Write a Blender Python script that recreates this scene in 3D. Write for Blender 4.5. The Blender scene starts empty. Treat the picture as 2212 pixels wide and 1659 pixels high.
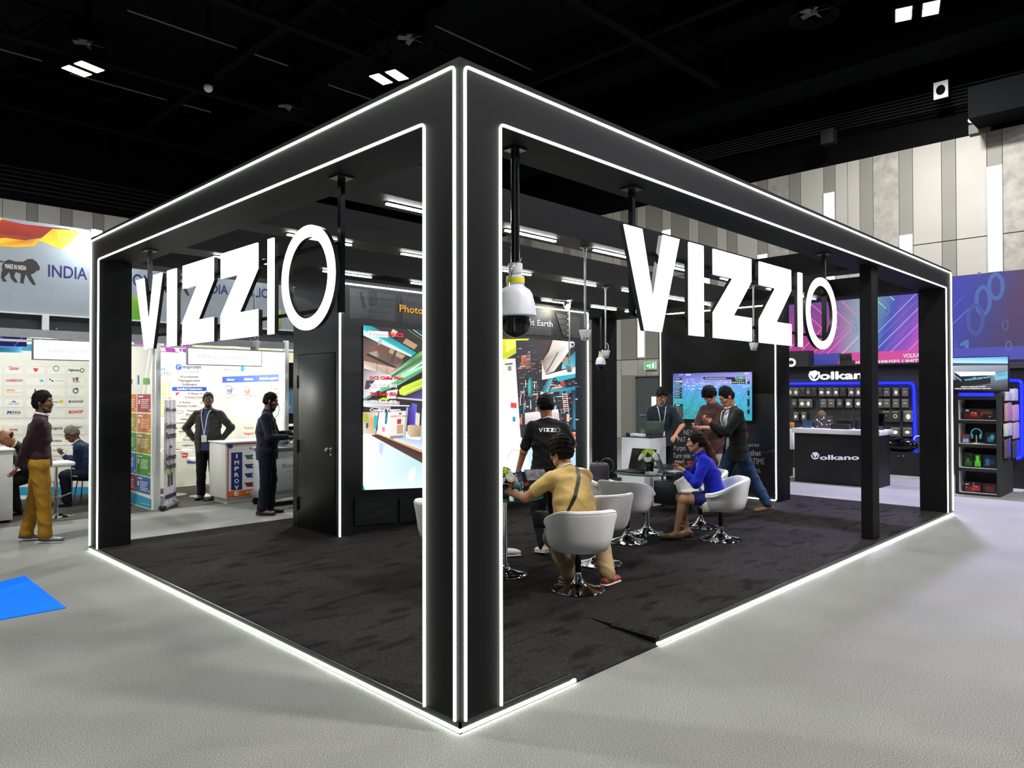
import bpy, bmesh, math, random
import numpy as np
from mathutils import Vector, Matrix

# ---------------------------------------------------------------- camera
SC = bpy.context.scene
COL = SC.collection
FL, YAW, PITCH, ROLL = 1570.94689, 0.778226633, 0.0121338553, -0.00181852447
CAM = np.array([-2.43632456, -2.77369195, 1.72])
_f = np.array([math.cos(YAW)*math.cos(PITCH), math.sin(YAW)*math.cos(PITCH), math.sin(PITCH)])
_r = np.array([math.sin(YAW), -math.cos(YAW), 0.0]); _u = np.cross(_r, _f)
_r, _u = _r*math.cos(ROLL)+_u*math.sin(ROLL), -_r*math.sin(ROLL)+_u*math.cos(ROLL)
cd = bpy.data.cameras.new('camera'); cam = bpy.data.objects.new('camera', cd); COL.objects.link(cam)
cd.sensor_width = 36.0; cd.lens = FL/2212*36.0; cd.clip_start = 0.05; cd.clip_end = 200
cam.matrix_world = Matrix(((_r[0], _u[0], -_f[0], CAM[0]), (_r[1], _u[1], -_f[1], CAM[1]), (_r[2], _u[2], -_f[2], CAM[2]), (0, 0, 0, 1)))
SC.camera = cam

# ---------------------------------------------------------------- world, exposure
w = bpy.data.worlds.new('world'); SC.world = w; w.use_nodes = True
w.node_tree.nodes['Background'].inputs[0].default_value = (0.75, 0.85, 1.0, 1)
w.node_tree.nodes['Background'].inputs[1].default_value = 0.03
SC.view_settings.view_transform = 'Standard'; SC.view_settings.look = 'None'
SC.view_settings.exposure = 0.2; SC.view_settings.gamma = 1.0
SC.view_settings.use_curve_mapping = False
SC.cycles.use_denoising = True
SC.cycles.sample_clamp_indirect = 6.0
SC.cycles.max_bounces = 6
SC.cycles.caustics_reflective = False; SC.cycles.caustics_refractive = False

# ---------------------------------------------------------------- hall lamps (high-bay floodlights of the hall)
def area(name, loc, power, size, color=(1, 1, 1), target=None, spread=180):
    d = bpy.data.lights.new(name, 'AREA'); d.energy = power; d.size = size; d.color = color
    d.spread = math.radians(spread)
    o = bpy.data.objects.new(name, d); COL.objects.link(o); o.location = loc
    if target is not None:
        o.rotation_euler = (Vector(target)-Vector(loc)).to_track_quat('-Z', 'Y').to_euler()
    return o
LAMPS = [((12.3, 1.25, 8.6), 600, (1.0, 0.99, 0.95)), ((7.1, 10.45, 8.6), 640, (1, 1, 0.93)), ((2.2, 14.8, 8.6), 640, (0.95, 0.98, 1.0)),
         ((-3.0, 5.9, 8.6), 480, (0.98, 1.0, 0.98)), ((2.2, -3.6, 8.6), 540, (1, 0.98, 0.94)), ((-7.8, -3.4, 8.6), 450, (1, 1, 0.96)),
         ((9.5, -7.6, 8.6), 700, (0.92, 0.90, 1.0)), ((11.6, -4.5, 8.6), 450, (0.9, 0.9, 1.0))]
for i, (l, pw, c) in enumerate(LAMPS):
    area('hall_lamp_light', l, pw*1.15, 0.45, c)

# ---------------------------------------------------------------- helpers
def lin(h):
    h = h.lstrip('#'); v = [int(h[i:i+2], 16)/255 for i in (0, 2, 4)]
    return tuple(x/12.92 if x <= 0.04045 else ((x+0.055)/1.055)**2.4 for x in v)
def ray(x, y): return _f+_r*(x-1106)/FL+_u*(829.5-y)/FL
def onX(x, y, X):
    d = ray(x, y); return Vector(CAM+d*(X-CAM[0])/d[0])
def onY(x, y, Y):
    d = ray(x, y); return Vector(CAM+d*(Y-CAM[1])/d[1])
def onZ(x, y, Z):
    d = ray(x, y); return Vector(CAM+d*(Z-CAM[2])/d[2])

MATS = {}
def mat(name, color='#808080', rough=0.5, metal=0.0, emit=None, es=0.0, var=0.08, scale=12.0, bump=0.0, bscale=60.0, coat=0.0, trans=0.0, alpha=1.0, spec=0.5, sheen=0.0):
    """procedural principled material: noise-varied colour, optional bump"""
    if name in MATS: return MATS[name]
    m = bpy.data.materials.new(name); m.use_nodes = True; nt = m.node_tree; b = nt.nodes['Principled BSDF']
    c = lin(color) if isinstance(color, str) else color
    b.inputs['Roughness'].default_value = rough; b.inputs['Metallic'].default_value = metal
    b.inputs['Specular IOR Level'].default_value = spec
    b.inputs['Coat Weight'].default_value = coat; b.inputs['Transmission Weight'].default_value = trans
    b.inputs['Alpha'].default_value = alpha; b.inputs['Sheen Weight'].default_value = sheen
    tc = nt.nodes.new('ShaderNodeTexCoord')
    if var > 0:
        n = nt.nodes.new('ShaderNodeTexNoise'); n.inputs['Scale'].default_value = scale; n.inputs['Detail'].default_value = 3
        nt.links.new(tc.outputs['Object'], n.inputs['Vector'])
        r = nt.nodes.new('ShaderNodeValToRGB'); nt.links.new(n.outputs['Fac'], r.inputs['Fac'])
        r.color_ramp.elements[0].position = 0.3; r.color_ramp.elements[1].position = 0.7
        r.color_ramp.elements[0].color = tuple(x*(1-var) for x in c)+(1,)
        r.color_ramp.elements[1].color = tuple(min(1, x*(1+var)) for x in c)+(1,)
        nt.links.new(r.outputs['Color'], b.inputs['Base Color'])
    else: b.inputs['Base Color'].default_value = c+(1,)
    if bump > 0:
        n2 = nt.nodes.new('ShaderNodeTexNoise'); n2.inputs['Scale'].default_value = bscale; n2.inputs['Detail'].default_value = 4
        nt.links.new(tc.outputs['Object'], n2.inputs['Vector'])
        bp = nt.nodes.new('ShaderNodeBump'); bp.inputs['Strength'].default_value = bump; bp.inputs['Distance'].default_value = 0.01
        nt.links.new(n2.outputs['Fac'], bp.inputs['Height']); nt.links.new(bp.outputs['Normal'], b.inputs['Normal'])
    if emit:
        b.inputs['Emission Color'].default_value = (lin(emit) if isinstance(emit, str) else emit)+(1,)
        b.inputs['Emission Strength'].default_value = es
    MATS[name] = m; return m
def art_mat(name, es=0.0, rough=0.5):
    """print or screen whose colours come from the mesh's colour attribute"""
    if name in MATS: return MATS[name]
    m = bpy.data.materials.new(name); m.use_nodes = True; nt = m.node_tree; b = nt.nodes['Principled BSDF']
    a = nt.nodes.new('ShaderNodeAttribute'); a.attribute_name = 'Col'
    b.inputs['Roughness'].default_value = rough
    if es > 0:
        b.inputs['Base Color'].default_value = (0.01, 0.01, 0.01, 1)
        nt.links.new(a.outputs['Color'], b.inputs['Emission Color']); b.inputs['Emission Strength'].default_value = es
    else: nt.links.new(a.outputs['Color'], b.inputs['Base Color'])
    MATS[name] = m; return m

def tag(o, label=None, cat=None, group=None, kind=None):
    if label: o['label'] = label
    if cat: o['category'] = cat
    if group: o['group'] = group
    if kind: o['kind'] = kind
    return o
def empty(name, loc=(0, 0, 0), rz=0.0, label=None, cat=None, group=None):
    o = bpy.data.objects.new(name, None); COL.objects.link(o); o.location = loc; o.rotation_euler = (0, 0, rz)
    o.empty_display_size = 0.1
    return tag(o, label, cat, group)
def link(name, me, m=None, parent=None, smooth=False, inv=True):
    """mesh given in world space (inv) or in parent space"""
    o = bpy.data.objects.new(name, me); COL.objects.link(o)
    if m is not None:
        for q in (m if isinstance(m, (list, tuple)) else [m]): me.materials.append(q)
    if smooth:
        me.polygons.foreach_set('use_smooth', [True]*len(me.polygons))
    if parent is not None:
        o.parent = parent
        if inv:
            pm = Matrix.Identity(4); q = parent; ch = []
            while q is not None: ch.append(q); q = q.parent
            for q in reversed(ch):
                pm = pm @ q.matrix_parent_inverse @ Matrix.LocRotScale(q.location, q.rotation_euler, q.scale)
            o.matrix_parent_inverse = pm.inverted()
    return o
class MB:
    """mesh collector"""
    def __init__(s): s.bm = bmesh.new(); s.mi = 0
    def box(s, a, b, bev=0.0):
        a = Vector(a); b = Vector(b); c = (a+b)/2; d = b-a
        r = bmesh.ops.create_cube(s.bm, size=1.0, matrix=Matrix.Translation(c) @ Matrix.Diagonal((abs(d.x), abs(d.y), abs(d.z), 1)))
        if bev > 0:
            vs = set(r['verts']); es = [e for e in s.bm.edges if e.verts[0] in vs and e.verts[1] in vs]
            bmesh.ops.bevel(s.bm, geom=es, offset=bev, segments=2, affect='EDGES', profile=0.5)
        return s
    def obox(s, M, size, bev=0.0):
        r = bmesh.ops.create_cube(s.bm, size=1.0, matrix=M @ Matrix.Diagonal((size[0], size[1], size[2], 1)))
        if bev > 0:
            vs = set(r['verts']); es = [e for e in s.bm.edges if e.verts[0] in vs and e.verts[1] in vs]
            bmesh.ops.bevel(s.bm, geom=es, offset=bev, segments=2, affect='EDGES', profile=0.5)
        return s
    def tube(s, pts, r, n=10, caps=True, closed=False):
        pts = [Vector(p) for p in pts]; N = len(pts); rings = []; rr = r if hasattr(r, '__len__') else [r]*N
        up = None
        for i, p in enumerate(pts):
            if closed: t = pts[(i+1) % N]-pts[i-1]
            else: t = pts[min(i+1, N-1)]-pts[max(i-1, 0)]
            t.normalize()
            if up is None:
                up = Vector((0, 0, 1)) if abs(t.z) < 0.9 else Vector((1, 0, 0))
            x = t.cross(up); x.normalize(); y = x.cross(t); up = y
            rings.append([s.bm.verts.new(p+(x*math.cos(2*math.pi*k/n)+y*math.sin(2*math.pi*k/n))*rr[i]) for k in range(n)])
        for i in range(N if closed else N-1):
            a, b = rings[i], rings[(i+1) % N]
            for k in range(n): s.bm.faces.new((a[k], a[(k+1) % n], b[(k+1) % n], b[k]))
        if caps and not closed:
            s.bm.faces.new(rings[0][::-1]); s.bm.faces.new(rings[-1])
        return s
    def lathe(s, prof, c=(0, 0, 0), n=32, M=None):
        rings = []
        for (r, z) in prof:
            ring = []
            for k in range(n if r > 1e-6 else 1):
                p = Vector((r*math.cos(2*math.pi*k/n), r*math.sin(2*math.pi*k/n), z))
                p = (M @ p) if M else p+Vector(c)
                ring.append(s.bm.verts.new(p))
            rings.append(ring)
        for a, b in zip(rings, rings[1:]):
            for k in range(n):
                k2 = (k+1) % n
                if len(a) == 1 and len(b) == 1: continue
                if len(a) == 1: s.bm.faces.new((a[0], b[k2], b[k]))
                elif len(b) == 1: s.bm.faces.new((a[k], a[k2], b[0]))
                else: s.bm.faces.new((a[k], a[k2], b[k2], b[k]))
        return s
    def prism(s, pts, O, U, V, N):
        """polygon (u,v) in frame O,U,V extruded along vector N"""
        O, U, V, N = map(Vector, (O, U, V, N))
        a = [s.bm.verts.new(O+U*u+V*v) for u, v in pts]; b = [s.bm.verts.new(O+U*u+V*v+N) for u, v in pts]
        n = len(pts)
        fs = [s.bm.faces.new(a), s.bm.faces.new(b[::-1])]
        for i in range(n): s.bm.faces.new((a[i], b[i], b[(i+1) % n], a[(i+1) % n]))
        return s
    def ball(s, c, r, n=16, sc=(1, 1, 1), M=None):
        T = Matrix.Translation(Vector(c)) @ (M or Matrix.Identity(4)) @ Matrix.Diagonal((r*sc[0], r*sc[1], r*sc[2], 1))
        bmesh.ops.create_uvsphere(s.bm, u_segments=n, v_segments=max(6, n*2//3), radius=1.0, matrix=T); return s
    def quad(s, *ps):
        s.bm.faces.new([s.bm.verts.new(Vector(p)) for p in ps]); return s
    def build(s, name, m, parent=None, smooth=False, inv=True, rec=True):
        if rec: bmesh.ops.recalc_face_normals(s.bm, faces=s.bm.faces[:])
        me = bpy.data.meshes.new(name); s.bm.to_mesh(me); s.bm.free()
        o = link(name, me, m, parent, smooth, inv)
        if smooth:
            try: me.set_sharp_from_angle(angle=math.radians(40))
            except Exception: pass
        return o
def box(name, a, b, m, parent=None, bev=0.0, **k): return MB().box(a, b, bev).build(name, m, parent, smooth=bev > 0, **k)
def copy_tree(o, parent=None):
    c = o.copy(); COL.objects.link(c)
    if parent is not None: c.parent = parent
    for ch in list(o.children): copy_tree(ch, c)
    return c

_fc = {}
def glyphs(s, bold=0.0, ext=0.0):
    """text outline as flat mesh data: verts (x,y), faces; x from 0, baseline y=0"""
    k = (s, round(bold, 3))
    if k not in _fc:
        cu = bpy.data.curves.new('t', 'FONT'); cu.body = s; cu.size = 1.0; cu.resolution_u = 2 if len(s) > 12 else 4
        o = bpy.data.objects.new('t', cu); COL.objects.link(o)
        dg = bpy.context.evaluated_depsgraph_get(); me = bpy.data.meshes.new_from_object(o.evaluated_get(dg))
        v0 = [tuple(v.co)[:2] for v in me.vertices]; f0 = [tuple(p.vertices) for p in me.polygons]; vs = []; fs = []
        for ly, (dx, dy) in enumerate([(0, 0)] if bold <= 0 else [(-bold, 0), (bold, 0), (0, bold), (0, -bold)]):
            i = len(vs); vs += [(a+dx, b+dy, 1+.09*ly) for a, b in v0]; fs += [tuple(i+q for q in f) for f in f0]
        bpy.data.objects.remove(o); bpy.data.curves.remove(cu); bpy.data.meshes.remove(me)
        _fc[k] = (vs, fs)
    return _fc[k]
class Art:
    """flat print on a real plane: 'X'/'Y' = vertical plane at that coordinate seen from its negative side;
    points are given as photo measurements and turned into metres on that plane"""
    def __init__(s, ax, val, base=0.0012, step=0.00006):
        s.ax, s.val, s.n, s.base, s.step = ax, val, 0, base, step
        s.v = []; s.f = []; s.c = []
    def P(s, x, y): return onX(x, y, s.val) if s.ax == 'X' else onY(x, y, s.val)
    def W(s, h, z):  # metres on plane
        return Vector((s.val, h, z)) if s.ax == 'X' else Vector((h, s.val, z))
    def _off(s):
        s.n += 1; d = s.base+s.step*s.n
        return Vector((-d, 0, 0)) if s.ax == 'X' else Vector((0, -d, 0))
    def raw(s, pts, cols, off=None):
        off = off if off is not None else s._off()
        i = len(s.v); s.v += [p+off for p in pts]; s.f.append(tuple(range(i, i+len(pts))))
        if not isinstance(cols, list): cols = [cols]*len(pts)
        s.c += [lin(c) if isinstance(c, str) else c for c in cols]
    def poly(s, px, cols): s.raw([s.P(*q) for q in px], cols); return s
    def wpoly(s, hz, cols): s.raw([s.W(*q) for q in hz], cols); return s
    def wrect(s, h0, z0, h1, z1, cols): return s.wpoly([(h0, z0), (h1, z0), (h1, z1), (h0, z1)], cols)
    def rect(s, x0, y0, x1, y1, cols):
        a = s.P(x0, y0); b = s.P(x1, y1); a2 = s.P(x0, y1); b2 = s.P(x1, y0)
        s.raw([a, b2, Vector((b.x, b.y, b.z)), a2], cols); return s
    def line(s, px, wpx, col):
        for (a, b) in zip(px, px[1:]):
            dx, dy = b[0]-a[0], b[1]-a[1]; l = math.hypot(dx, dy) or 1; nx, ny = -dy/l*wpx/2, dx/l*wpx/2
            s.poly([(a[0]+nx, a[1]+ny), (b[0]+nx, b[1]+ny), (b[0]-nx, b[1]-ny), (a[0]-nx, a[1]-ny)], col)
        return s
    def disc(s, x, y, rx, ry, col, n=20, a0=0, a1=360):
        return s.poly([(x+rx*math.cos(math.radians(a0+(a1-a0)*k/n)), y+ry*math.sin(math.radians(a0+(a1-a0)*k/n))) for k in range(n if a1-a0 == 360 else n+1)], col)
    def ring(s, x, y, rx, ry, w, col, n=24, a0=0, a1=360):
        off = s._off(); h = w/2
        for k in range(n):
            t0, t1 = math.radians(a0+(a1-a0)*k/n), math.radians(a0+(a1-a0)*(k+1)/n)
            s.raw([s.P(x+(rx+q)*math.cos(t), y+(ry+q)*math.sin(t)) for q, t in ((h, t0), (h, t1), (-h, t1), (-h, t0))], col, off)
        return s
    def text(s, st, p0, p1, hpx, col, bold=0.0):
        """baseline from p0 to p1 (photo measurements), capital height hpx at p0"""
        A = s.P(*p0); B = s.P(*p1); T = s.P(p0[0], p0[1]-hpx); h = (T-A).length
        vs, fs = glyphs(st, bold)
        if not vs: return s
        x0 = min(v[0] for v in vs); x1 = max(v[0] for v in vs); U = (B-A)/(x1-x0); up = Vector((0, 0, h/0.70))
        off = s._off(); cc = lin(col) if isinstance(col, str) else col; i = len(s.v)
        s.v += [A+U*(v[0]-x0)+up*v[1]+off*v[2] for v in vs]
        s.f += [tuple(i+q for q in f) for f in fs]; s.c += [cc]*0
        for _ in vs: s.c.append(cc)
        return s
    def build(s, name, m, parent=None):
        me = bpy.data.meshes.new(name); me.from_pydata([tuple(v) for v in s.v], [], s.f)
        at = me.color_attributes.new('Col', 'FLOAT_COLOR', 'POINT')
        at.data.foreach_set('color', np.array([list(c)[:3]+[1.0] for c in s.c], dtype=np.float32).ravel())
        return link(name, me, m, parent)
# ---------------------------------------------------------------- hall shell
M_black = mat('black_board', '#0f0f10', 0.6, var=0.06, scale=3, spec=0.12)
M_blk2 = mat('deep_black', '#050506', 0.7, var=0.15, scale=5, spec=.08)
M_white = mat('white_paint', '#e8e8e6', 0.4, var=0.02)
M_alu = mat('brushed_aluminium', '#b9bec0', 0.35, 0.8, var=0.05, scale=30)
M_chrome = mat('chrome', '#d6d8dc', 0.07, 1.0, var=0.02)
M_led = mat('led_white', '#ffffff', 0.5, emit='#f7fff2', es=9.0, var=0)
M_led2 = mat('led_white_soft', '#ffffff', 0.5, emit='#f9fff8', es=70.0, var=0)
M_plast_w = mat('white_plastic', '#d9d9e4', 0.35, var=0.03)
M_plast_k = mat('black_plastic', '#101013', 0.35, var=0.1)
M_print = art_mat('printed_graphics')
M_printg = art_mat('printed_gloss', rough=0.3)

def carpet_mat(name, c0, c1, scale, patch=None, bump=0.5):
    m = bpy.data.materials.new(name); m.use_nodes = True; nt = m.node_tree; b = nt.nodes['Principled BSDF']
    b.inputs['Roughness'].default_value = 0.95; b.inputs['Specular IOR Level'].default_value = 0.1
    tc = nt.nodes.new('ShaderNodeTexCoord'); n = nt.nodes.new('ShaderNodeTexNoise'); n.inputs['Scale'].default_value = scale
    n.inputs['Detail'].default_value = 6; n.inputs['Roughness'].default_value = 0.75
    nt.links.new(tc.outputs['Object'], n.inputs['Vector'])
    r = nt.nodes.new('ShaderNodeValToRGB'); r.color_ramp.elements[0].position = 0.36; r.color_ramp.elements[1].position = 0.64
    r.color_ramp.elements[0].color = lin(c0)+(1,); r.color_ramp.elements[1].color = lin(c1)+(1,)
    nt.links.new(n.outputs['Fac'], r.inputs['Fac']); out = r.outputs['Color']
    if patch:
        mp = nt.nodes.new('ShaderNodeMapping'); mp.inputs['Scale'].default_value = patch[1]; mp.inputs['Rotation'].default_value = (0, 0, 0.5)
        nt.links.new(tc.outputs['Object'], mp.inputs['Vector'])
        n3 = nt.nodes.new('ShaderNodeTexNoise'); n3.inputs['Scale'].default_value = patch[0]; n3.inputs['Detail'].default_value = 3
        nt.links.new(mp.outputs['Vector'], n3.inputs['Vector'])
        r3 = nt.nodes.new('ShaderNodeValToRGB'); r3.color_ramp.elements[0].position = patch[2]; r3.color_ramp.elements[1].position = patch[3]
        r3.color_ramp.elements[0].color = (patch[4],)*3+(1,); r3.color_ramp.elements[1].color = (1, 1, 1, 1)
        nt.links.new(n3.outputs['Fac'], r3.inputs['Fac'])
        mx = nt.nodes.new('ShaderNodeMix'); mx.data_type = 'RGBA'; mx.blend_type = 'MULTIPLY'; mx.inputs['Factor'].default_value = 1
        nt.links.new(out, mx.inputs[6]); nt.links.new(r3.outputs['Color'], mx.inputs[7]); out = mx.outputs[2]
    nt.links.new(out, b.inputs['Base Color'])
    bp = nt.nodes.new('ShaderNodeBump'); bp.inputs['Strength'].default_value = bump; bp.inputs['Distance'].default_value = 0.01
    nt.links.new(n.outputs['Fac'], bp.inputs['Height']); nt.links.new(bp.outputs['Normal'], b.inputs['Normal'])
    MATS[name] = m; return m
M_carpet = carpet_mat('grey_hall_carpet', '#363633', '#a3a39f', 170, (1.2, (1, 1, 1), 0.35, 0.65, 0.90), 0.25)
M_carpet2 = carpet_mat('dark_grey_booth_carpet', '#3e3d3a', '#6b6965', 90, (2.0, (1, 1, 1), 0.35, 0.65, 0.85))
M_carpetk = carpet_mat('black_pile_carpet', '#171414', '#322e2e', 60, (3.0, (1, 2.8, 1), 0.34, 0.46, 0.35), 0.9)
M_blue = mat('blue_carpet', '#0a6cf0', 0.9, var=0.05, scale=40, spec=0.1, bump=0.3)

def structure(o): return tag(o, kind='structure')
fl = structure(box('floor', (-14, -14, -0.1), (15.7, 22, 0.0), M_carpet))
structure(MB().box((-1.5, 8.46, 0.0), (1.52, 11.2, 0.004)).box((1.52, 8.46, 0), (3.6, 10.95, 0.004)).build('floor_booth_carpet', M_carpet2))
# blue carpet inlay on the aisle
bm = MB(); a = [(-0.978, 5.225), (-0.764, 5.342), (-0.781, 3.879), (-2.2, 3.9), (-2.2, 4.6)]
bm.prism(a[::-1], (0, 0, 0.0), (1, 0, 0), (0, 1, 0), (0, 0, 0.005))
tag(bm.build('floor_graphic', M_blue), 'bright blue carpet graphic laid on the grey aisle floor at the left edge', 'floor marking')

# right hall wall: tall panels in three tones, joints as shadow gaps
HW = [mat('panel_light', '#9a9790', 0.7, var=0.03, scale=2), mat('panel_mid', '#74726c', 0.7, var=0.03, scale=2),
      mat('panel_concrete', '#8b8881', 0.85, var=0.22, scale=5, bump=0.4, bscale=14), mat('panel_gap', '#1c1b1a', 0.8, var=0),
      mat('panel_base', '#77746a', 0.6, var=0.05)]
# (y_start, y_end, kind) going away from the right edge
yb = [0.58, 0.86, 1.44, 1.72, 2.30, 2.59, 3.15, 3.45, 3.73, 4.02, 4.30, 4.87, 5.17, 5.74, 6.02, 6.60, 6.90, 7.19, 7.76, 8.07, 8.64, 8.94, 9.51, 9.81, 10.42, 10.72]
kd = [1, 0, 1, 0, 1, 2, 1, 0, 0, 1, 0, 1, 2, 1, 0, 1, 0, 1, 0, 1, 0, 1, 0, 1, 0]
yy = yb[:]; kk = kd[:]
for i in range(26): yy.insert(0, yy[0]-(0.57 if i % 2 == 0 else 0.29)); kk.insert(0, 2 if i % 6 == 0 else (i % 2))
while yy[-1] < 21.5: yy.append(min(22, yy[-1]+(0.57 if len(yy) % 2 else 0.29))); kk.append([0, 1, 2, 1, 0, 0][len(yy) % 6])
def panel_wall(name, seg, kinds, place, z1, zj, thick=0.06):
    m = MB(); m.mi = 0
    def add(h0, h1, z0, zz, k, off=0):
        m.box(place(h0, off, z0), place(h1, thick, zz)); m.bm.faces.ensure_lookup_table()
        for f in m.bm.faces[-6:]: f.material_index = k
    add(seg[0], seg[-1], 0, z1-0.01, 3, 0.025)
    g = 0.006
    for (a, b, k) in zip(seg, seg[1:], kinds):
        add(a+g, b-g, zj+0.012, z1, k); add(a+g, b-g, 0.35, zj-0.012, 0 if k != 1 else (1 if k else 0)); add(a+g, b-g, 0, 0.33, 4)
    return structure(m.build(name, HW))
DY0, DY1 = 8.72, 9.95      # service door in the right wall
def plR(h, o, z): return (15.7+o, h, z)
# wall split around the door opening
segs = list(zip(yy, yy[1:], kk))
def mk(name, sel, zlo=0):
    m = MB()
    def add(h0, h1, z0, zz, k, off=0.0):
        n0 = len(m.bm.faces); m.box((15.7+off, h0, z0), (15.76, h1, zz)); m.bm.faces.ensure_lookup_table()
        for f in m.bm.faces[n0:]: f.material_index = k
    for a, b, k in sel:
        g = 0.006
        cuts = [(a, b)]
        add(a, b, 0 if not (b > DY0 and a < DY1) else 2.24, 7.26, 3, 0.03)
        add(a+g, b-g, 5.06, 7.27, k); add(a+g, b-g, 2.24+0.48, 5.04, k)
        lo = []
        if b <= DY0 or a >= DY1: lo = [(a, b)]
        else:
            if a < DY0: lo.append((a, DY0))
            if b > DY1: lo.append((DY1, b))
            add(a+g, b-g, 2.24, 2.70, 0)
        for (p, q) in lo:
            if q-p > 0.02: add(p+g, q-g, 0.35, 2.70 if (b <= DY0 or a >= DY1) else 2.235, 0 if k == 0 else (2 if k == 2 else 1)); add(p+g, q-g, 0, 0.34, 4, -0.01)
    return structure(m.build(name, HW))
mk('wall_right', segs)
m = MB()
xs = [-14.0]; kx = []
ref = [-3.3, -2.7, -2.1, -1.2, -0.9, 0.0, 0.3, 1.15, 1.45, 2.08, 2.66, 2.94, 3.52, 3.83, 4.39, 4.70, 5.4, 5.7, 6.5, 6.8, 7.7, 8.0, 9.0, 9.3, 10.3, 10.6, 11.6, 12, 13, 13.4, 14.5, 15.7]
for i, (a, b) in enumerate(zip(ref, ref[1:])):
    k = 1 if (b-a) < 0.5 else 0
    for z0, z1 in ((0.0, 5.04), (5.06, 7.27)):
        n0 = len(m.bm.faces); m.box((a+.006, 22, z0), (b-.006, 22.06, z1)); m.bm.faces.ensure_lookup_table()
        for f in m.bm.faces[n0:]: f.material_index = k
n0 = len(m.bm.faces); m.box((-14, 22.03, 0), (15.7, 22.06, 7.26)); m.bm.faces.ensure_lookup_table()
for f in m.bm.faces[n0:]: f.material_index = 3
structure(m.build('wall_back', HW))
# service door
d = structure(box('door_1', (15.74, DY0+.05, 0.0), (15.79, DY1-.02, 2.2), mat('door_grey', '#3b4144', 0.5, var=0.05)))
box('vision_panel', (15.735, 9.20, 1.13), (15.742, 9.36, 1.60), mat('lit_glass', '#f5e6c8', 0.3, emit='#ffe6bd', es=1.1, var=0.3, scale=3), d)
MB().tube([(15.70, 9.75, 1.05), (15.70, 9.55, 1.05)], 0.012).build('handle', M_alu, d)
structure(MB().box((15.68, DY0, 0), (15.76, DY0+.05, 2.24)).box((15.68, DY1-.05, 0), (15.76, DY1+.0, 2.24)).box((15.68, DY0+.05, 2.2), (15.76, DY1-.05, 2.24)).build('trim_1', mat('door_frame', '#6d6e6a', 0.5)))
# exit sign
ex = empty('exit_sign', (15.62, 9.34, 2.45), label='small green lit emergency exit sign above the grey service door', cat='exit sign')
box('housing', (15.60, 9.13, 2.40), (15.68, 9.53, 2.62), M_white, ex)
A = Art('X', 15.60); A.wrect(9.51, 2.415, 9.15, 2.605, '#17a04a')
A.wpoly([(9.46, 2.51), (9.40, 2.56), (9.40, 2.53), (9.36, 2.53), (9.36, 2.49), (9.40, 2.49), (9.40, 2.46)], '#ffffff')
A.wpoly([(9.33, 2.44), (9.355, 2.44), (9.34, 2.50), (9.36, 2.54), (9.34, 2.56), (9.30, 2.55), (9.28, 2.50), (9.29, 2.49), (9.315, 2.52), (9.32, 2.48), (9.28, 2.44), (9.30, 2.44)], '#ffffff')
A.wrect(9.25, 2.44, 9.18, 2.58, '#e8fff0'); A.build('sign_face', art_mat('exit_light', 1.3), ex)
# tall light slots of the wall
M_slot = mat('wall_light_diffuser', '#ffffff', 0.5, emit='#fbfff4', es=1.9, var=0)
for i, (y0, y1, z0, z1, lb) in enumerate([(0.58, 0.86, 4.25, 6.51, 'tallest white wall light strip, right of all the others on the panelled wall'),
    (2.30, 2.59, 3.0, 5.32, 'white wall light strip above the booth corner, next left of the tallest one'),
    (4.02, 4.30, 3.6, 6.62, 'white wall light strip set high on the panelled wall behind the booth top beam'),
    (5.74, 6.02, 2.9, 5.33, 'white wall light strip seen under the booth beam to the left of the high one'),
    (7.40, 7.62, 4.6, 4.93, 'little square of white wall light between the two dark ceiling beams'),
    (8.64, 8.94, 3.4, 6.44, 'white wall light strip whose top shows just above the first letter of the right sign'),
    (9.55, 9.81, 2.76, 4.6, 'short white wall light strip above the green exit sign')]):
    o = empty('wall_light', (15.69, (y0+y1)/2, z0), label=lb, cat='wall light', group='vertical light strips on the panelled hall wall')
    box('diffuser', (15.66, y0+.02, z0+.02), (15.69, y1-.02, z1-.02), M_slot, o); box('frame', (15.675, y0, z0), (15.7, y1, z1), M_alu, o)

# dark ceiling with steel, ducts, fans, lamps
M_steel = mat('painted_black_steel', '#0a0b0d', 0.8, var=0.25, scale=2, spec=.05)
M_duct = mat('black_duct', '#07090b', 0.8, var=0.2, scale=1.2, spec=.05)
structure(box('ceiling', (-14, -14, 11.0), (16.4, 22.6, 11.1), M_blk2))
structure(box('wall_right_upper', (16.3, -14, 7.27), (16.4, 22.6, 11.0), M_blk2))
structure(box('wall_back_upper', (-14, 22.5, 7.27), (16.4, 22.6, 11.0), M_blk2))
for y, lb in ((19.4, 'black steel truss above the far left wall, farthest of the long trusses'), (15.0, 'black steel truss crossing the ceiling at upper left above the left lamp'),
              (10.6, 'black steel truss crossing the ceiling above the booth corner'), (5.9, 'black steel truss near the top edge to the right of the booth corner'), (1.2, 'black steel truss over the right part of the ceiling')):
    m = MB(); m.box((-14, y-.10, 9.05), (16.2, y+.10, 9.12)).box((-14, y-.06, 9.9), (16.2, y+.06, 9.97))
    x = -14.0
    while x < 15:
        m.tube([(x, y, 9.12), (x+.75, y, 9.9)], 0.03, 6).tube([(x+.75, y, 9.9), (x+1.5, y, 9.12)], 0.03, 6); x += 1.5
    tag(m.build('roof_truss', M_steel), lb, 'truss')
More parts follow.
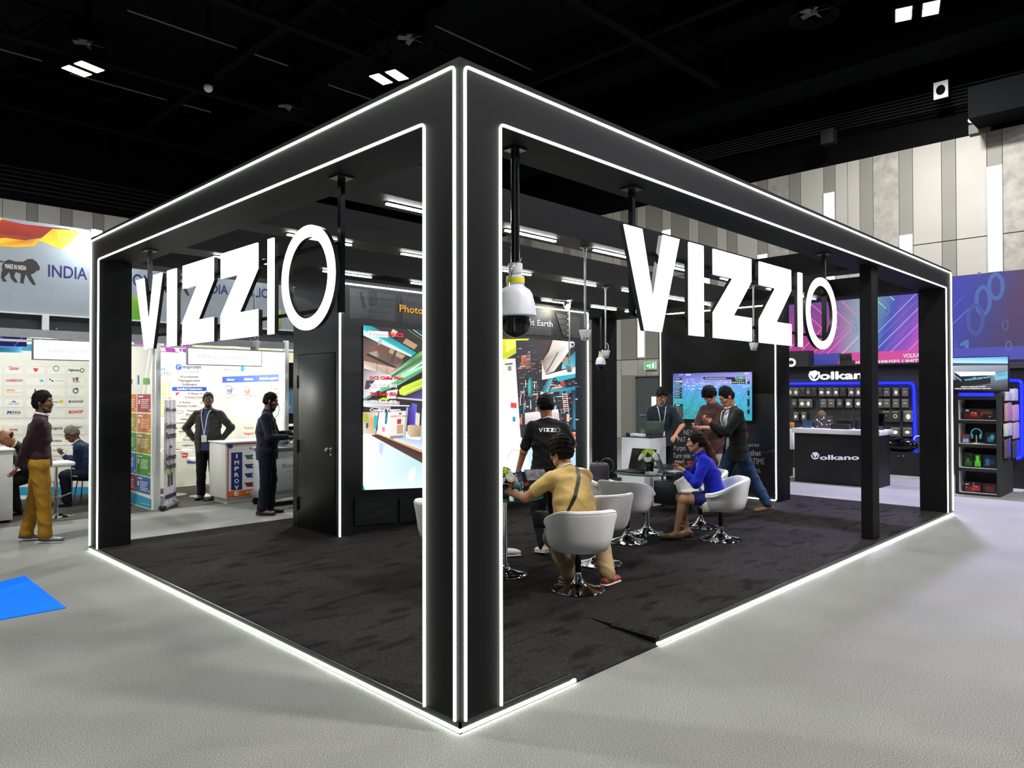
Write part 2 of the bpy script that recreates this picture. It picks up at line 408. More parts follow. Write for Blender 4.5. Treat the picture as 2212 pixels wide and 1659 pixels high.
for x, w2, z, lb in ((1.2, 0.45, 9.9, 'wide black air duct running away at far upper left'), (5.0, 0.09, 9.35, 'narrow dark steel purlin running away from the top edge at upper left'),
                   (7.9, 0.5, 9.9, 'wide black air duct running away above the booth corner'), (10.6, 0.09, 9.3, 'narrow dark purlin right of the booth corner'),
                   (12.9, 0.45, 9.9, 'wide black air duct at upper right'), (14.2, 0.5, 8.7, 'wide black air duct closest to the panelled wall')):
    tag(MB().box((x-w2, -13, z), (x+w2, 22.3, z+.35), 0.0).build('air_duct' if w2 > .2 else 'roof_purlin', M_duct), lb, 'duct' if w2 > .2 else 'beam')
M_rail = mat('pale_grey', '#5c5f5c', 0.5, 0.0, var=0.2)  # pale grey rods stand for reflections on ceiling pipes; fan blades share the colour
for q0, q1, lb in (((280, 16), (616, 146), 'pale rod as conduit glint on the ceiling right of the left lamp'), ((0, 105), (90, 132), 'pale rod as conduit glint at the far left edge of the ceiling'),
                   ((155, 153), (450, 246), 'pale rod as conduit glint below the left ceiling lamp'), ((945, 52), (1160, 161), 'pale rod as conduit glint right above the booth corner'),
                   ((710, 182), (800, 215), 'pale rod as conduit glint left of the booth corner')):
    a_, b_ = onZ(*q0, 9.6), onZ(*q1, 9.6); a_.y = b_.y = (a_.y+b_.y)/2
    tag(MB().tube([a_, b_], 0.02, 6).build('ceiling_conduit', M_rail), lb, 'conduit')
bm = MB()
def fan(x, y, lb, z=9.0):
    o = empty('ceiling_fan', (x, y, z), label=lb, cat='ventilation fan', group='round ventilators on the ceiling')
    MB().lathe([(.42, 0), (.46, .0), (.46, .04), (.33, .1), (.33, .5), (.30, .5), (.30, .1), (.42, 0)], (x, y, z), 28).build('shroud', M_duct, o, True)
    b = MB()
    for k in range(5):
        a = k*2*math.pi/5
        b.obox(Matrix.Translation((x+.15*math.cos(a), y+.15*math.sin(a), z+.12)) @ Matrix.Rotation(a, 4, 'Z') @ Matrix.Rotation(.5, 4, 'X'), (.28, .10, .01))
    b.ball((x, y, z+.12), .06, 12).build('blades', M_rail, o)
    MB().tube([(x, y, z+.3), (x, y, 11)], .05, 8).build('hanger', M_steel, o)
fan(2.16, 14.3, 'round black ventilator just above the left ceiling lamp'); fan(6.85, 9.3, 'round black ventilator right of the second ceiling lamp above the booth corner')
fan(6.85, 14.4, 'round black ventilator above the middle of the left booth beam'); fan(11.7, 2.9, 'round black ventilator at upper right near the top edge')
M_lamp = mat('floodlight_glass', '#ffffff', 0.3, emit='#fffbd8', es=14, var=0)
def lamp(x, y, z, lb, rz=0.3):
    o = empty('flood_lamp', (x, y, z), rz, lb, 'lamp', 'floodlights hanging from the hall ceiling')
    for s in (-.22, .22):
        h = MB().box((-.28, s-.16, .0), (.28, s+.16, .09), .01).build('lamp_head', M_steel, o, inv=False)
        MB().box((-.25, s-.13, -.012), (.25, s+.13, -.001)).build('lens', M_lamp, h, inv=False)
    MB().tube([(0, -.3, .1), (0, .3, .1)], .02, 8).tube([(0, 0, .1), (0, 0, 11-z)], .012, 6).build('bracket', M_steel, o, inv=False)
for i, (l, pw, c) in enumerate(LAMPS):
    lamp(l[0], l[1], l[2]+.14, ['white floodlight cut by the top edge of the picture at upper right', 'yellowish twin floodlight left of the booth top corner', 'bright white floodlight at upper left under a ventilator'][i] if i < 3 else 'ceiling floodlight outside the picture')
# small things up there
o = empty('dome_sensor', onZ(450, 190, 8.7), label='small white dome sensor on the ceiling at upper left', cat='sensor')
c = o.location; MB().ball((c.x, c.y, c.z), .1, 16).build('dome', M_white, o, True); MB().lathe([(0, .25), (.12, .25), (.13, .05), (0, .05)], c, 20).tube([c+Vector((0, 0, .25)), (c.x, c.y, 11)], .02, 6).build('bracket', M_steel, o, True)
o = empty('white_wall_box', (15.4, 1.66, 8.3), label='white square box with black opening high above the panelled wall', cat='box')
box('plate', (15.38, 1.50, 8.13), (15.42, 1.78, 8.50), M_white, o); MB().ball((15.37, 1.64, 8.31), .09, 14, (0.3, 1, 1.2)).build('opening', M_blk2, o)
box('bracket', (15.42, 1.6, 8.2), (16.3, 1.68, 8.28), M_steel, o)
o = empty('emergency_light', (15.66, .97, 7.3), label='emergency light box with two white round lamps on top of the panelled wall', cat='emergency light')
box('battery_box', (15.6, .78, 7.27), (15.8, 1.17, 7.47), mat('grey_box', '#55564f', .6), o)
for s in (.86, 1.10):
    MB().ball((15.6, s, 7.57), .085, 16, (.6, 1, .9)).build('lamp_head', M_white, o, True)
m = MB()
for k in range(6): m.tube([(15.9, 9.5, 8.3+k*.07), (15.9, 4.4, 8.2+k*.07), (15.9, -2.0, 7.95+k*.09)], .018, 6)
tag(m.build('cable_run', mat('dark_cable', '#101214', .5, var=.2), smooth=True), 'bundle of dark cables running above the panelled wall', 'cables')
o = empty('hanging_speaker', (15.5, 4.1, 7.9), label='small dark loudspeaker hanging above the panelled wall', cat='speaker')
box('cabinet', (15.4, 3.95, 7.75), (15.7, 4.25, 8.1), mat('speaker_grey', '#0f1113', .6), o, .01); MB().tube([(15.55, 4.1, 8.1), (15.55, 4.1, 11)], .015, 6).build('hanger', M_steel, o)
tag(box('projector_screen_case', (14.8, -.6, 7.35), (15.6, 1.0, 8.0), mat('case_dark', '#08090b', .8, spec=.05), None), 'large dark box hanging at the far right above the panelled wall', 'box')
m = MB()
for k in range(6): m.tube([(-10, 21.9, 7.5+k*.13), (3, 21.9, 7.55+k*.13), (15, 21.9, 7.5+k*.13)], .015, 6)
tag(m.build('cable_run', MATS['dark_cable'], smooth=True), 'bundle of dark cables running above the far left wall', 'cables')
# ---------------------------------------------------------------- booth frame
PZ, HB, HT = 0.06, 3.15, 3.433
def rounded(pts, r=0.03):
    out = [Vector(pts[0])]
    for a, b, c in zip(pts, pts[1:], pts[2:]):
        a, b, c = Vector(a), Vector(b), Vector(c); u = (a-b).normalized(); v = (c-b).normalized()
        for t in (1, .55, .25):
            pass
        for k in range(5):
            t = k/4; p = (b+u*r)*(1-t)**2+b*2*t*(1-t)+(b+v*r)*t*t; out.append(p)
    out.append(Vector(pts[-1])); return out
def strip(name, pts, parent, r=0.0078, m=None, rr=0.03):
    return MB().tube(rounded(pts, rr), r, 8).build(name, m or M_led, parent, True)
fr = empty('open_booth', (0, 0, PZ), label='large black open booth frame outlined in white light strips', cat='booth')
for n, a, b in (('post', (0, 0, PZ), (.285, .285, HB)), ('post', (0, 5.85, PZ), (.33, 6.14, HB)), ('post', (8.9, 0, PZ), (9.2, .34, HB)), ('post', (8.84, 5.80, PZ), (9.2, 6.14, HB)),
                ('slim_post', (6.23, .085, PZ), (6.44, .21, HB)),
                ('header', (0, 0, HB), (.39, 6.14, HT)), ('header', (.39, 0, HB), (9.2, .36, HT)), ('header', (8.84, .36, HB), (9.2, 6.14, HT)), ('header', (.39, 5.78, HB), (8.84, 6.14, HT)),
                ('cross_beam', (.39, 1.54, HB+.005), (8.84, 1.88, HT)), ('cross_beam', (.39, 3.04, HB+.005), (8.84, 3.38, HT)), ('cross_beam', (.39, 4.54, HB+.005), (8.84, 4.89, HT)),
                ('short_beam', (6.41, .36, HB+.005), (6.75, 1.54, HT))):
    box(n, a, b, M_black, fr)
e = -0.007
strip('light_strip', [(e, .032, PZ), (e, .032, 3.392), (e, 6.108, 3.392), (e, 6.108, PZ)], fr)
strip('light_strip', [(e, .278, PZ), (e, .278, 3.160), (e, 5.842, 3.160), (e, 5.842, PZ)], fr)
strip('light_strip', [(.032, e, PZ), (.032, e, 3.392), (9.168, e, 3.392), (9.168, e, PZ)], fr)
strip('light_strip', [(.285, e, PZ), (.285, e, 3.160), (8.91, e, 3.160), (8.91, e, PZ)], fr)

# platform with carpet, ramp recess on the right side
RX0, RX1, RY = 0.87, 1.80, 0.62
pf = empty('booth_platform', (0, 0, 0), label='low raised platform with black pile carpet and lit edge', cat='platform')
m = MB(); t = 0.052
for a, b in (((.012, .012, 0), (RX0, 6.14, t)), ((RX1, .012, 0), (9.2, 6.14, t)), ((RX0, RY, 0), (RX1, 6.14, t))): m.box(a, b)
m.build('base', M_black, pf)
m = MB()
for a, b in (((.02, .02, t), (RX0, 6.13, PZ)), ((RX1, .02, t), (9.19, 6.13, PZ)), ((RX0, RY, t), (RX1, 6.13, PZ))): m.box(a, b)
m.build('carpet', M_carpetk, pf)
m = MB(); m.prism([(0, 0), (RY, 0), (RY, PZ-.002), (.0, .008)], (RX0+.003, 0, 0), (0, 1, 0), (0, 0, 1), (RX1-RX0-.006, 0, 0)); m.build('ramp', M_carpetk, pf)
m = MB()
for a, b in (((0, .0, .026), (.012, 6.15, PZ)), ((.0, 0, .026), (RX0, .012, PZ)), ((RX1, 0, .026), (9.2, .012, PZ))): m.box(a, b)
m.build('edge_trim', mat('dark_trim', '#3c3e3a', .3, .6, var=.1), pf)
MB().tube([(RX1-.004, .014, .048), (RX1-.004, .40, .050)], .009, 8).build('edge_profile', MATS['dark_trim'], pf)
m = MB(); m.box((0, 0, .0), (.012, 6.15, .006)).box((0, 0, 0), (RX0, .012, .006)).box((RX1, 0, 0), (9.2, .012, .006)); m.build('floor_channel', M_blk2, pf)
M_led3 = mat('led_floor_edge', '#ffffff', .5, emit='#f7fff2', es=15.0, var=0)
box('light_strip', (-.004, 0.0, .007), (.010, 6.14, .025), M_led3, pf); box('light_strip', (.012, -.004, .007), (RX0+.04, .010, .025), M_led3, pf); box('light_strip', (RX1-.02, -.004, .007), (9.2, .010, .025), M_led3, pf)

# linear ceiling lights under the three cross beams
near = ['nearest', 'middle', 'farthest']; od = ['first', 'second', 'third', 'fourth', 'fifth', 'sixth', 'seventh']
for j, (yc, x0s) in enumerate(((1.715, (.78, 2.04, 3.28, 4.55, 5.82, 7.06, 8.05)), (3.215, (.78, 2.04, 3.30, 4.56, 5.83, 7.0, 8.0)), (4.72, (.76, 2.04, 3.32, 4.57, 5.83, 7.05, 8.0)))):
    for i, x0 in enumerate(x0s):
        if j == 0 and i == 5: x0 = 7.1
        o = empty('linear_light', (x0+.33, yc, HB), label=f'slim white linear light, {od[i]} from the left under the {near[j]} ceiling beam', cat='ceiling light', group='linear lights under the booth ceiling beams')
        box('diffuser', (x0, yc-.014, HB-.016), (x0+.66, yc+.014, HB-.002), M_led2, o); box('housing', (x0-.01, yc-.02, HB-.004), (x0+.67, yc+.02, HB+.004), M_blk2, o)

# ---------------------------------------------------------------- storage cabin with the screen wall
stg = empty('storage_cabin', (2.143, 4.565, PZ), label='black storage cabin with the big screen wall on its front', cat='cabin')
SX0, SX1, SY0, SY1, SZ = 2.143, 6.78, 4.565, 5.60, 3.05
M_lam = mat('black_laminate', '#161717', .33, var=.08, scale=2.5, spec=.6)
box('side_wall', (SX0, SY0, PZ), (SX0+.08, SY1, SZ), M_lam, stg)
box('front_wall', (SX0+.08, SY0, PZ), (SX1, SY0+.10, SZ), mat('navy_black_print', '#0e0f17', .45, var=.1), stg)
box('rear_wall', (SX0+.08, SY1-.08, PZ), (SX1, SY1, SZ), M_black, stg); box('side_wall', (SX1-.08, SY0+.1, PZ), (SX1, SY1-.08, SZ), M_black, stg)
box('roof_panel', (SX0+.08, SY0+.1, SZ-.04), (SX1-.08, SY1-.08, SZ), M_black, stg)
dr = box('door', (SX0-.006, 4.625, .075), (SX0-.001, 5.46, 2.19), M_lam, stg, .001)
for z in (.35, 1.06, 1.86): box('hinge', (SX0-.014, 5.455, z-.08), (SX0-.006, 5.485, z+.08), M_blk2, dr)
box('door_gap', (SX0-.002, 4.618, .07), (SX0-.0005, 5.475, 2.20), M_blk2, stg)
m = MB(); m.lathe([(0, 0), (.024, 0), (.024, .008), (.010, .012), (.010, .04), (.027, .05), (.03, .065), (.02, .08), (0, .082)], n=20, M=Matrix.Translation((SX0-.006, 4.70, 1.06)) @ Matrix.Rotation(-math.pi/2, 4, 'Y'))
m.lathe([(0, 0), (.018, 0), (.018, .01), (0, .012)], n=16, M=Matrix.Translation((SX0-.006, 4.70, 1.0)) @ Matrix.Rotation(-math.pi/2, 4, 'Y')); m.build('door_knob', M_chrome, dr, True)
strip('light_strip', [(2.165, SY0-.008, PZ), (2.165, SY0-.008, 3.0), (6.745, SY0-.008, 3.0), (6.745, SY0-.008, PZ)], stg, .009)

# ---------------------------------------------------------------- wall with the television
tvw = empty('display_wall', (8.214, 3.1, PZ), label='free-standing dark wall with a light strip outline, television and printed slogan', cat='partition wall')
WX = 8.214
box('panel', (WX, 2.09, PZ), (8.64, 4.19, HB), M_black, tvw)
strip('light_strip', [(WX-.008, 3.0, .085), (WX-.008, 2.115, .085), (WX-.008, 2.115, 3.05), (WX-.008, 4.150, 3.05), (WX-.008, 4.150, .085), (WX-.008, 3.0, .085)], tvw, .009)

# ---------------------------------------------------------------- the two hanging letter signs
M_face = mat('sign_face_light', '#ffffff', .5, emit='#fdfffb', es=2.6, var=0)
M_side = mat('sign_side_steel', '#3f403e', .35, .8, var=.1, scale=6)
ZB, ZT = 2.148, 2.842
def zy(z): return z-ZB
LET = [('V', [(1.53, ZT), (1.735, ZT), (1.868, 2.36), (2.0, ZT), (2.21, ZT), (1.97, ZB), (1.77, ZB)]),
       ('I', [(2.345, ZT), (2.552, ZT), (2.552, ZB), (2.345, ZB)]),
       ('Z', [(2.706, ZT), (3.333, ZT), (3.333, 2.651), (3.024, 2.345), (3.335, 2.345), (3.335, ZB), (2.703, ZB), (2.703, 2.344), (3.019, 2.643), (2.706, 2.643)]),
       ('Z', [(3.487, ZT), (4.114, ZT), (4.114, 2.651), (3.805, 2.345), (4.116, 2.345), (4.116, ZB), (3.484, ZB), (3.484, 2.344), (3.80, 2.643), (3.487, 2.643)]),
       ('I', [(4.278, ZT), (4.363, ZT), (4.363, ZB), (4.278, ZB)])]
def letter_sign(name, lab, O, U, N, shift, pole_us):
    """O origin, U reading direction, N depth direction (away from viewer)"""
    s = empty(name, Vector(O)+Vector(U)*1.8+Vector((0, 0, HB)), label=lab, cat='letter sign')
    U = Vector(U); N = Vector(N); O = Vector(O)
    for ch, pts in LET:
        P = [(u-1.53, z) for u, z in pts]
        L = MB().prism(P, O+N*.012, U, (0, 0, 1), N*.032).build('letter', M_side, s)
        MB().prism(P, O, U, (0, 0, 1), N*.0119).build('lit_face', M_face, L)
    c = (4.832-1.53, (ZB+ZT)/2+.004); R0, R1 = shift, shift-.078; n = 56
    for nm, d0, d1, ro, ri, mt in (('letter', .012, .044, R0, R1, M_side), ('lit_face', 0, .0119, R0, R1, M_face)):
        b = MB(); rings = []
        for (r, d) in ((ro, d0), (ro, d1), (ri, d1), (ri, d0)):
            sy = (ZT-ZB+.014)/2/R0 if r == R0 else ((ZT-ZB+.014)/2-.078)/R1
            rings.append([b.bm.verts.new(O+U*(c[0]+r*math.cos(2*math.pi*k/n))+Vector((0, 0, c[1]+r*sy*math.sin(2*math.pi*k/n)))+N*d) for k in range(n)])
        for i in range(4):
            a_, b_ = rings[i], rings[(i+1) % 4]
            for k in range(n): b.bm.faces.new((a_[k], a_[(k+1) % n], b_[(k+1) % n], b_[k]))
        if nm == 'letter': L = b.build(nm, mt, s, True)
        else: b.build(nm, mt, L)
    for z, a0, a1 in ((2.70, .12, 3.55), (2.27, .25, 3.45)):
        for dd in (.03, .075):
            MB().prism([(a0, z), (a1, z), (a1, z+.018), (a0, z+.018)], O+N*(.030+dd*.5), U, (0, 0, 1), N*.02).build('rail', M_blk2, s)
    for u in pole_us:
        p = O+U*u+N*.108
        b = MB().box(p+Vector((-.018, -.018, 2.20 if u > 1 and False else 2.25)), p+Vector((.018, .018, HB-.004)))
        pl = b.build('pole', mat('pole_steel', '#3a3b3d', .25, .9, var=.05), s)
        MB().box(p+Vector((-.06, -.06, HB-.012)), p+Vector((.06, .06, HB-.001))).build('mounting_plate', M_side, pl)
letter_sign('hanging_sign', 'glowing white VIZZIO letter sign hanging under the left beam', (.08, 4.955, 0), (0, -1, 0), (1, 0, 0), .345, (.07, 3.56))
letter_sign('hanging_sign', 'glowing white VIZZIO letter sign hanging under the right beam', (1.53, .08, 0), (1, 0, 0), (0, 1, 0), .368, (.235, 3.62))
# ---------------------------------------------------------------- people: distance-field figures meshed with surface nets
V3 = lambda *a: np.array(a, dtype=np.float64)
def nrm(v): return v/(np.linalg.norm(v)+1e-9)
def snets(F, org, h):
    S = F < 0; nx, ny, nz = F.shape
    c = np.zeros((nx-1, ny-1, nz-1), np.int8)
    for a in (0, 1):
        for b in (0, 1):
            for d in (0, 1): c += S[a:nx-1+a, b:ny-1+b, d:nz-1+d]
    act = (c > 0) & (c < 8); I = np.argwhere(act)
    if len(I) == 0: return np.zeros((0, 3)), np.zeros((0, 4), int)
    idx = -np.ones(act.shape, np.int32); idx[act] = np.arange(len(I))
    offs = [(a, b, d) for a in (0, 1) for b in (0, 1) for d in (0, 1)]
    f = np.stack([F[I[:, 0]+a, I[:, 1]+b, I[:, 2]+d] for a, b, d in offs], 1).astype(np.float64)
    pos = np.zeros((len(I), 3)); cnt = np.zeros(len(I))
    for i in range(8):
        for j in range(i+1, 8):
            if sum(abs(np.array(offs[i])-np.array(offs[j]))) != 1: continue
            m = (f[:, i] < 0) != (f[:, j] < 0); t = f[m, i]/(f[m, i]-f[m, j])
            pos[m] += np.array(offs[i])+(np.array(offs[j])-np.array(offs[i]))*t[:, None]; cnt[m] += 1
    V = (I+pos/cnt[:, None])*h+org; Q = []
    for ax in range(3):
        n = [nx, ny, nz]; o1, o2 = [k for k in range(3) if k != ax]
        sl0 = [slice(None)]*3; sl1 = [slice(None)]*3
        sl0[ax] = slice(0, n[ax]-1); sl1[ax] = slice(1, n[ax])
        for o in (o1, o2): sl0[o] = slice(1, n[o]-1); sl1[o] = slice(1, n[o]-1)
        A, B = S[tuple(sl0)], S[tuple(sl1)]; E = np.argwhere(A != B)
        if len(E) == 0: continue
        inside = A[tuple(E.T)]; E = E.copy(); E[:, o1] += 1; E[:, o2] += 1
        def cell(d1, d2):
            e = E.copy(); e[:, o1] += d1; e[:, o2] += d2; return idx[e[:, 0], e[:, 1], e[:, 2]]
        q = np.stack([cell(-1, -1), cell(0, -1), cell(0, 0), cell(-1, 0)], 1)
        flip = inside if ax != 1 else ~inside
        q[~flip] = q[~flip][:, ::-1]; Q.append(q)
    return V, np.concatenate(Q)
class SDF:
    def __init__(s, h=0.006): s.ops = []; s.h = h; s.cuts = []; s.disp = None
    def cap(s, a, b, r0, r1=None, k=0.02):
        s.ops.append(('c', V3(*a), V3(*b), r0, r0 if r1 is None else r1, k, 1)); return s
    def sub(s, a, b, r0, r1=None, k=0.01):
        s.ops.append(('c', V3(*a), V3(*b), r0, r0 if r1 is None else r1, k, -1)); return s
    def ecap(s, a, b, r0, r1, right, k=0.03, cr=0.05, sg=1):
        s.ops.append(('e', V3(*a), V3(*b), r0, r1, V3(*right), cr, k, sg)); return s
    def ell(s, c, R, fr, k=0.02, sg=1):
        s.ops.append(('l', V3(*c), R, fr, k, sg)); return s
    def cut(s, p, n): s.cuts.append((V3(*p), nrm(V3(*n)))); return s   # keep the side opposite to n
    def mesh(s):
        lo = V3(9, 9, 9); hi = -lo; bb = []
        for o in s.ops:
            if o[0] == 'c': r = max(o[3], o[4]); P = [o[1], o[2]]
            elif o[0] == 'e': r = max(max(o[3]), max(o[4]), o[6]); P = [o[1], o[2]]
            else: r = max(o[2]); P = [o[1]]
            a = np.min(P, 0)-r; b = np.max(P, 0)+r; bb.append((a, b))
            if o[-1] == 1: lo = np.minimum(lo, a); hi = np.maximum(hi, b)
        h = s.h; lo = lo-0.03; n = np.ceil((hi+0.03-lo)/h).astype(int)+1
        F = np.full(n, 0.3, np.float32)
        ax = [lo[i]+h*np.arange(n[i]) for i in range(3)]
        for o, (a, b) in zip(s.ops, bb):
            k = o[-2]; mg = k+3*h+0.012
            i0 = np.maximum(((a-mg-lo)/h).astype(int), 0); i1 = np.minimum(((b+mg-lo)/h).astype(int)+2, n)
            if np.any(i1 <= i0): continue
            X = ax[0][i0[0]:i1[0], None, None]; Y = ax[1][None, i0[1]:i1[1], None]; Z = ax[2][None, None, i0[2]:i1[2]]
            if o[0] == 'c':
                A, B = o[1], o[2]; d = B-A; L = d@d+1e-12
                t = np.clip(((X-A[0])*d[0]+(Y-A[1])*d[1]+(Z-A[2])*d[2])/L, 0, 1)
                D = np.sqrt((X-A[0]-t*d[0])**2+(Y-A[1]-t*d[1])**2+(Z-A[2]-t*d[2])**2)-(o[3]+(o[4]-o[3])*t)
            elif o[0] == 'e':
                A, B, r0, r1, rt, cr = o[1], o[2], o[3], o[4], o[5], o[6]
                d = B-A; L = np.linalg.norm(d)+1e-9; dn = d/L; rt = nrm(rt-dn*(rt@dn)); fw = np.cross(dn, rt)
                x, y, z = X-A[0], Y-A[1], Z-A[2]
                tt = (x*dn[0]+y*dn[1]+z*dn[2]); t = np.clip(tt/L, 0, 1); w = tt-np.clip(tt, 0, L)
                u = x*rt[0]+y*rt[1]+z*rt[2]; v = x*fw[0]+y*fw[1]+z*fw[2]
                rx = r0[0]+(r1[0]-r0[0])*t; ry = r0[1]+(r1[1]-r0[1])*t
                D = (np.sqrt((u/rx)**2+(v/ry)**2+(w/cr)**2)-1)*np.minimum(rx, ry)
            else:
                C, R, fr = o[1], o[2], o[3]; x, y, z = X-C[0], Y-C[1], Z-C[2]
                u = [(x*fr[i][0]+y*fr[i][1]+z*fr[i][2])/R[i] for i in range(3)]
                q = np.sqrt(u[0]**2+u[1]**2+u[2]**2); D = (q-1)*min(R)
            G = F[i0[0]:i1[0], i0[1]:i1[1], i0[2]:i1[2]]; D = D.astype(np.float32)
            if o[-1] == 1:
                hh = np.clip(0.5+0.5*(G-D)/k, 0, 1); G[...] = G*(1-hh)+D*hh-k*hh*(1-hh)
            else:
                D = -D; hh = np.clip(0.5-0.5*(G-D)/k, 0, 1); G[...] = G*(1-hh)+D*hh+k*hh*(1-hh)
        X = ax[0][:, None, None]; Y = ax[1][None, :, None]; Z = ax[2][None, None, :]
        if s.disp is not None: F += s.disp(X, Y, Z).astype(np.float32)
        for p, nn in s.cuts:
            F = np.maximum(F, ((X-p[0])*nn[0]+(Y-p[1])*nn[1]+(Z-p[2])*nn[2]).astype(np.float32))
        return snets(F, lo, h)
    def build(s, name, m, parent):
        V, Q = s.mesh(); me = bpy.data.meshes.new(name)
        me.vertices.add(len(V)); me.vertices.foreach_set('co', V.astype(np.float32).ravel())
        me.loops.add(len(Q)*4); me.loops.foreach_set('vertex_index', Q.astype(np.int32).ravel())
        me.polygons.add(len(Q)); me.polygons.foreach_set('loop_start', np.arange(0, len(Q)*4, 4, dtype=np.int32))
        me.polygons.foreach_set('loop_total', np.full(len(Q), 4, dtype=np.int32)); me.update(calc_edges=True); me.validate()
        return link(name, me, m, parent, True, inv=False)
def folds(amp, fx, fz, seed=0):
    r = np.random.RandomState(seed); ph = r.rand(8)*6.28
    def f(X, Y, Z):
        w = np.sin((Z+.35*X)*fz+np.sin(X*fx*.5+Y*8+ph[5])*2.2+ph[6])
        return -amp*.9*np.maximum(0, w)**3+amp*.55*(np.sin(X*fx+np.sin(Z*fz*.4+ph[0])*2+ph[1])*np.sin(Z*fz+X*9+ph[2])+.6*np.sin((Z+Y*.7)*fz*1.3+X*fx*.7+ph[3])*np.sin(Y*fx+ph[4]))
    return f
def ik(A, T, l1, l2, pole):
    d = T-A; L = min(np.linalg.norm(d), (l1+l2)*0.999); dn = nrm(d); a = (l1*l1-l2*l2+L*L)/(2*L); hh = math.sqrt(max(0, l1*l1-a*a))
    p = nrm(pole-dn*(pole@dn)); return A+dn*a+p*hh, A+dn*L
def rotv(v, ax, deg):
    return np.array(Matrix.Rotation(math.radians(deg), 3, Vector(ax)) @ Vector(v))

class Person:
    """local frame: faces +Y, right +X. Joint targets are metres in that frame."""
    def __init__(s, name_label, loc, rz, H=1.74, pelvis=(0, 0, .93), lean=0, lean2=None, side=0, twist=0, hyaw=0, hpitch=0, hroll=0, feet=None, toes=(0, 0), hands=None, poles=None,
                 knee_dir=None, hn=None, curl=(35, 35), fat=1.0, skin='#b98a68', heel=(0, 0), cat='person', female=False, body_h=0.0055):
        s.k = k = H/1.74; s.skin = skin; s.fat = fat; s.bh = body_h
        s.closed = hpitch > 13; s.root = empty('person', loc, rz, label=name_label, cat=cat); s.root.scale = (k, k, k)
        P = s.P = V3(*pelvis); lean2 = lean if lean2 is None else lean2
        tw = math.radians(twist)
        s.prt = V3(1, 0, 0); s.rt = V3(math.cos(tw), math.sin(tw), 0)
        f0 = V3(0, 1, 0); f1 = V3(-math.sin(tw), math.cos(tw), 0)
        l1, l2, sd = math.radians(lean), math.radians(lean2), math.radians(side)
        s.s1 = nrm(f0*math.sin(l1)+V3(0, 0, math.cos(l1))+V3(math.sin(sd), 0, 0)); s.s2 = nrm(f1*math.sin(l2)+V3(0, 0, math.cos(l2))+V3(math.sin(sd), 0, 0))
        s.rt = nrm(s.rt-s.s2*(s.rt@s.s2)); s.fw = np.cross(s.s2, s.rt)
        s.C = P+s.s1*.24; s.N = s.C+s.s2*.285
        sw = (.165 if not female else .145)*(.55+.45*fat)
        s.sh = [s.N-s.s2*.072-s.rt*sw, s.N-s.s2*.072+s.rt*sw]
        # head frame
        hy = math.radians(hyaw); fwd = nrm(V3(-math.sin(tw+hy), math.cos(tw+hy), 0)); right = nrm(np.cross(fwd, V3(0, 0, 1)))
        fwd = rotv(fwd, right, -hpitch); up = np.cross(right, fwd)
        right = rotv(right, fwd, hroll); up = rotv(up, fwd, hroll)
        s.hx, s.hy, s.hz = right, fwd, up
        nd = nrm(s.s2*.5+V3(0, 0, .5)+fwd*.25); s.Hc = s.N+nd*.085+up*.085
        # arms
        s.el, s.wr = [None, None], [None, None]; hands = hands or [None, None]; poles = poles or [None, None]
        for i in (0, 1):
            sg = -1 if i == 0 else 1
            T = V3(*hands[i]) if hands[i] is not None else s.sh[i]+V3(sg*.05, .04, -.53)
            po = V3(*poles[i]) if poles[i] is not None else V3(sg*.35, -1, -.3)
            s.el[i], s.wr[i] = ik(s.sh[i], T, .285, .255, po)
        s.hp = [P+V3(-.092, 0, -.03), P+V3(.092, 0, -.03)]
        feet = feet or [(-.11, 0, 0), (.11, 0, 0)]; s.kn, s.an, s.toe = [0, 0], [0, 0], [0, 0]
        for i in (0, 1):
            ty = math.radians(toes[i]); td = V3(-math.sin(ty), math.cos(ty), 0)
            an = V3(*feet[i])+V3(0, 0, .085+heel[i]); kd = V3(*(knee_dir[i] if knee_dir else td))
            s.kn[i], s.an[i] = ik(s.hp[i], an, .412, .402, kd); s.toe[i] = s.an[i]+td*.15+V3(0, 0, -.055-heel[i]*.9); s.td = s.td+[td] if i else [td]
        s.hn = hn or [None, None]; s.curl = curl
    def hand(s, S, i):
        w = s.wr[i]; e = s.el[i]; d = nrm(w-e); sg = -1 if i == 0 else 1
        n = V3(*s.hn[i]) if s.hn[i] is not None else V3(-sg, 0, 0)
        n = nrm(n-d*(n@d)); sd = np.cross(d, n)*(1 if i == 0 else -1)   # thumb side
        kn = w+d*.085
        S.ecap(w+d*.012, kn-d*.006, (.026, .017), (.040, .013), sd, k=.012, cr=.012)
        c = s.curl[i]; s.palm = getattr(s, 'palm', [None, None]); s.palm[i] = (w+d*.07+n*.03, d, n, sd)
        for j, (o, L) in enumerate(((.031, .068), (.0105, .078), (-.0105, .072), (-.031, .056))):
            p = kn+sd*o; dd = d
            for q, fr in enumerate((.45, .32, .27)):
                ang = math.radians(c*(.6+.12*j)*(.7 if q == 0 else 1)); ax = np.cross(dd, n); dd = nrm(dd*math.cos(ang)+n*math.sin(ang)); n_ = n
                p2 = p+dd*L*fr; S.cap(p, p2, .0092-.0008*q, .0088-.0008*q, k=.004); p = p2
                n = nrm(n_-dd*(n_@dd)) if abs(n_@dd) < .98 else n_
            n = V3(*s.hn[i]) if s.hn[i] is not None else V3(-sg, 0, 0); n = nrm(n-d*(n@d))
        t0 = w+d*.025+sd*.025; t1 = t0+nrm(d*.7+sd*.75+n*.35)*.042; t2 = t1+nrm(d*.95+sd*.15+n*.5)*.032
        S.cap(t0, t1, .013, .011, k=.008).cap(t1, t2, .0105, .009, k=.005)
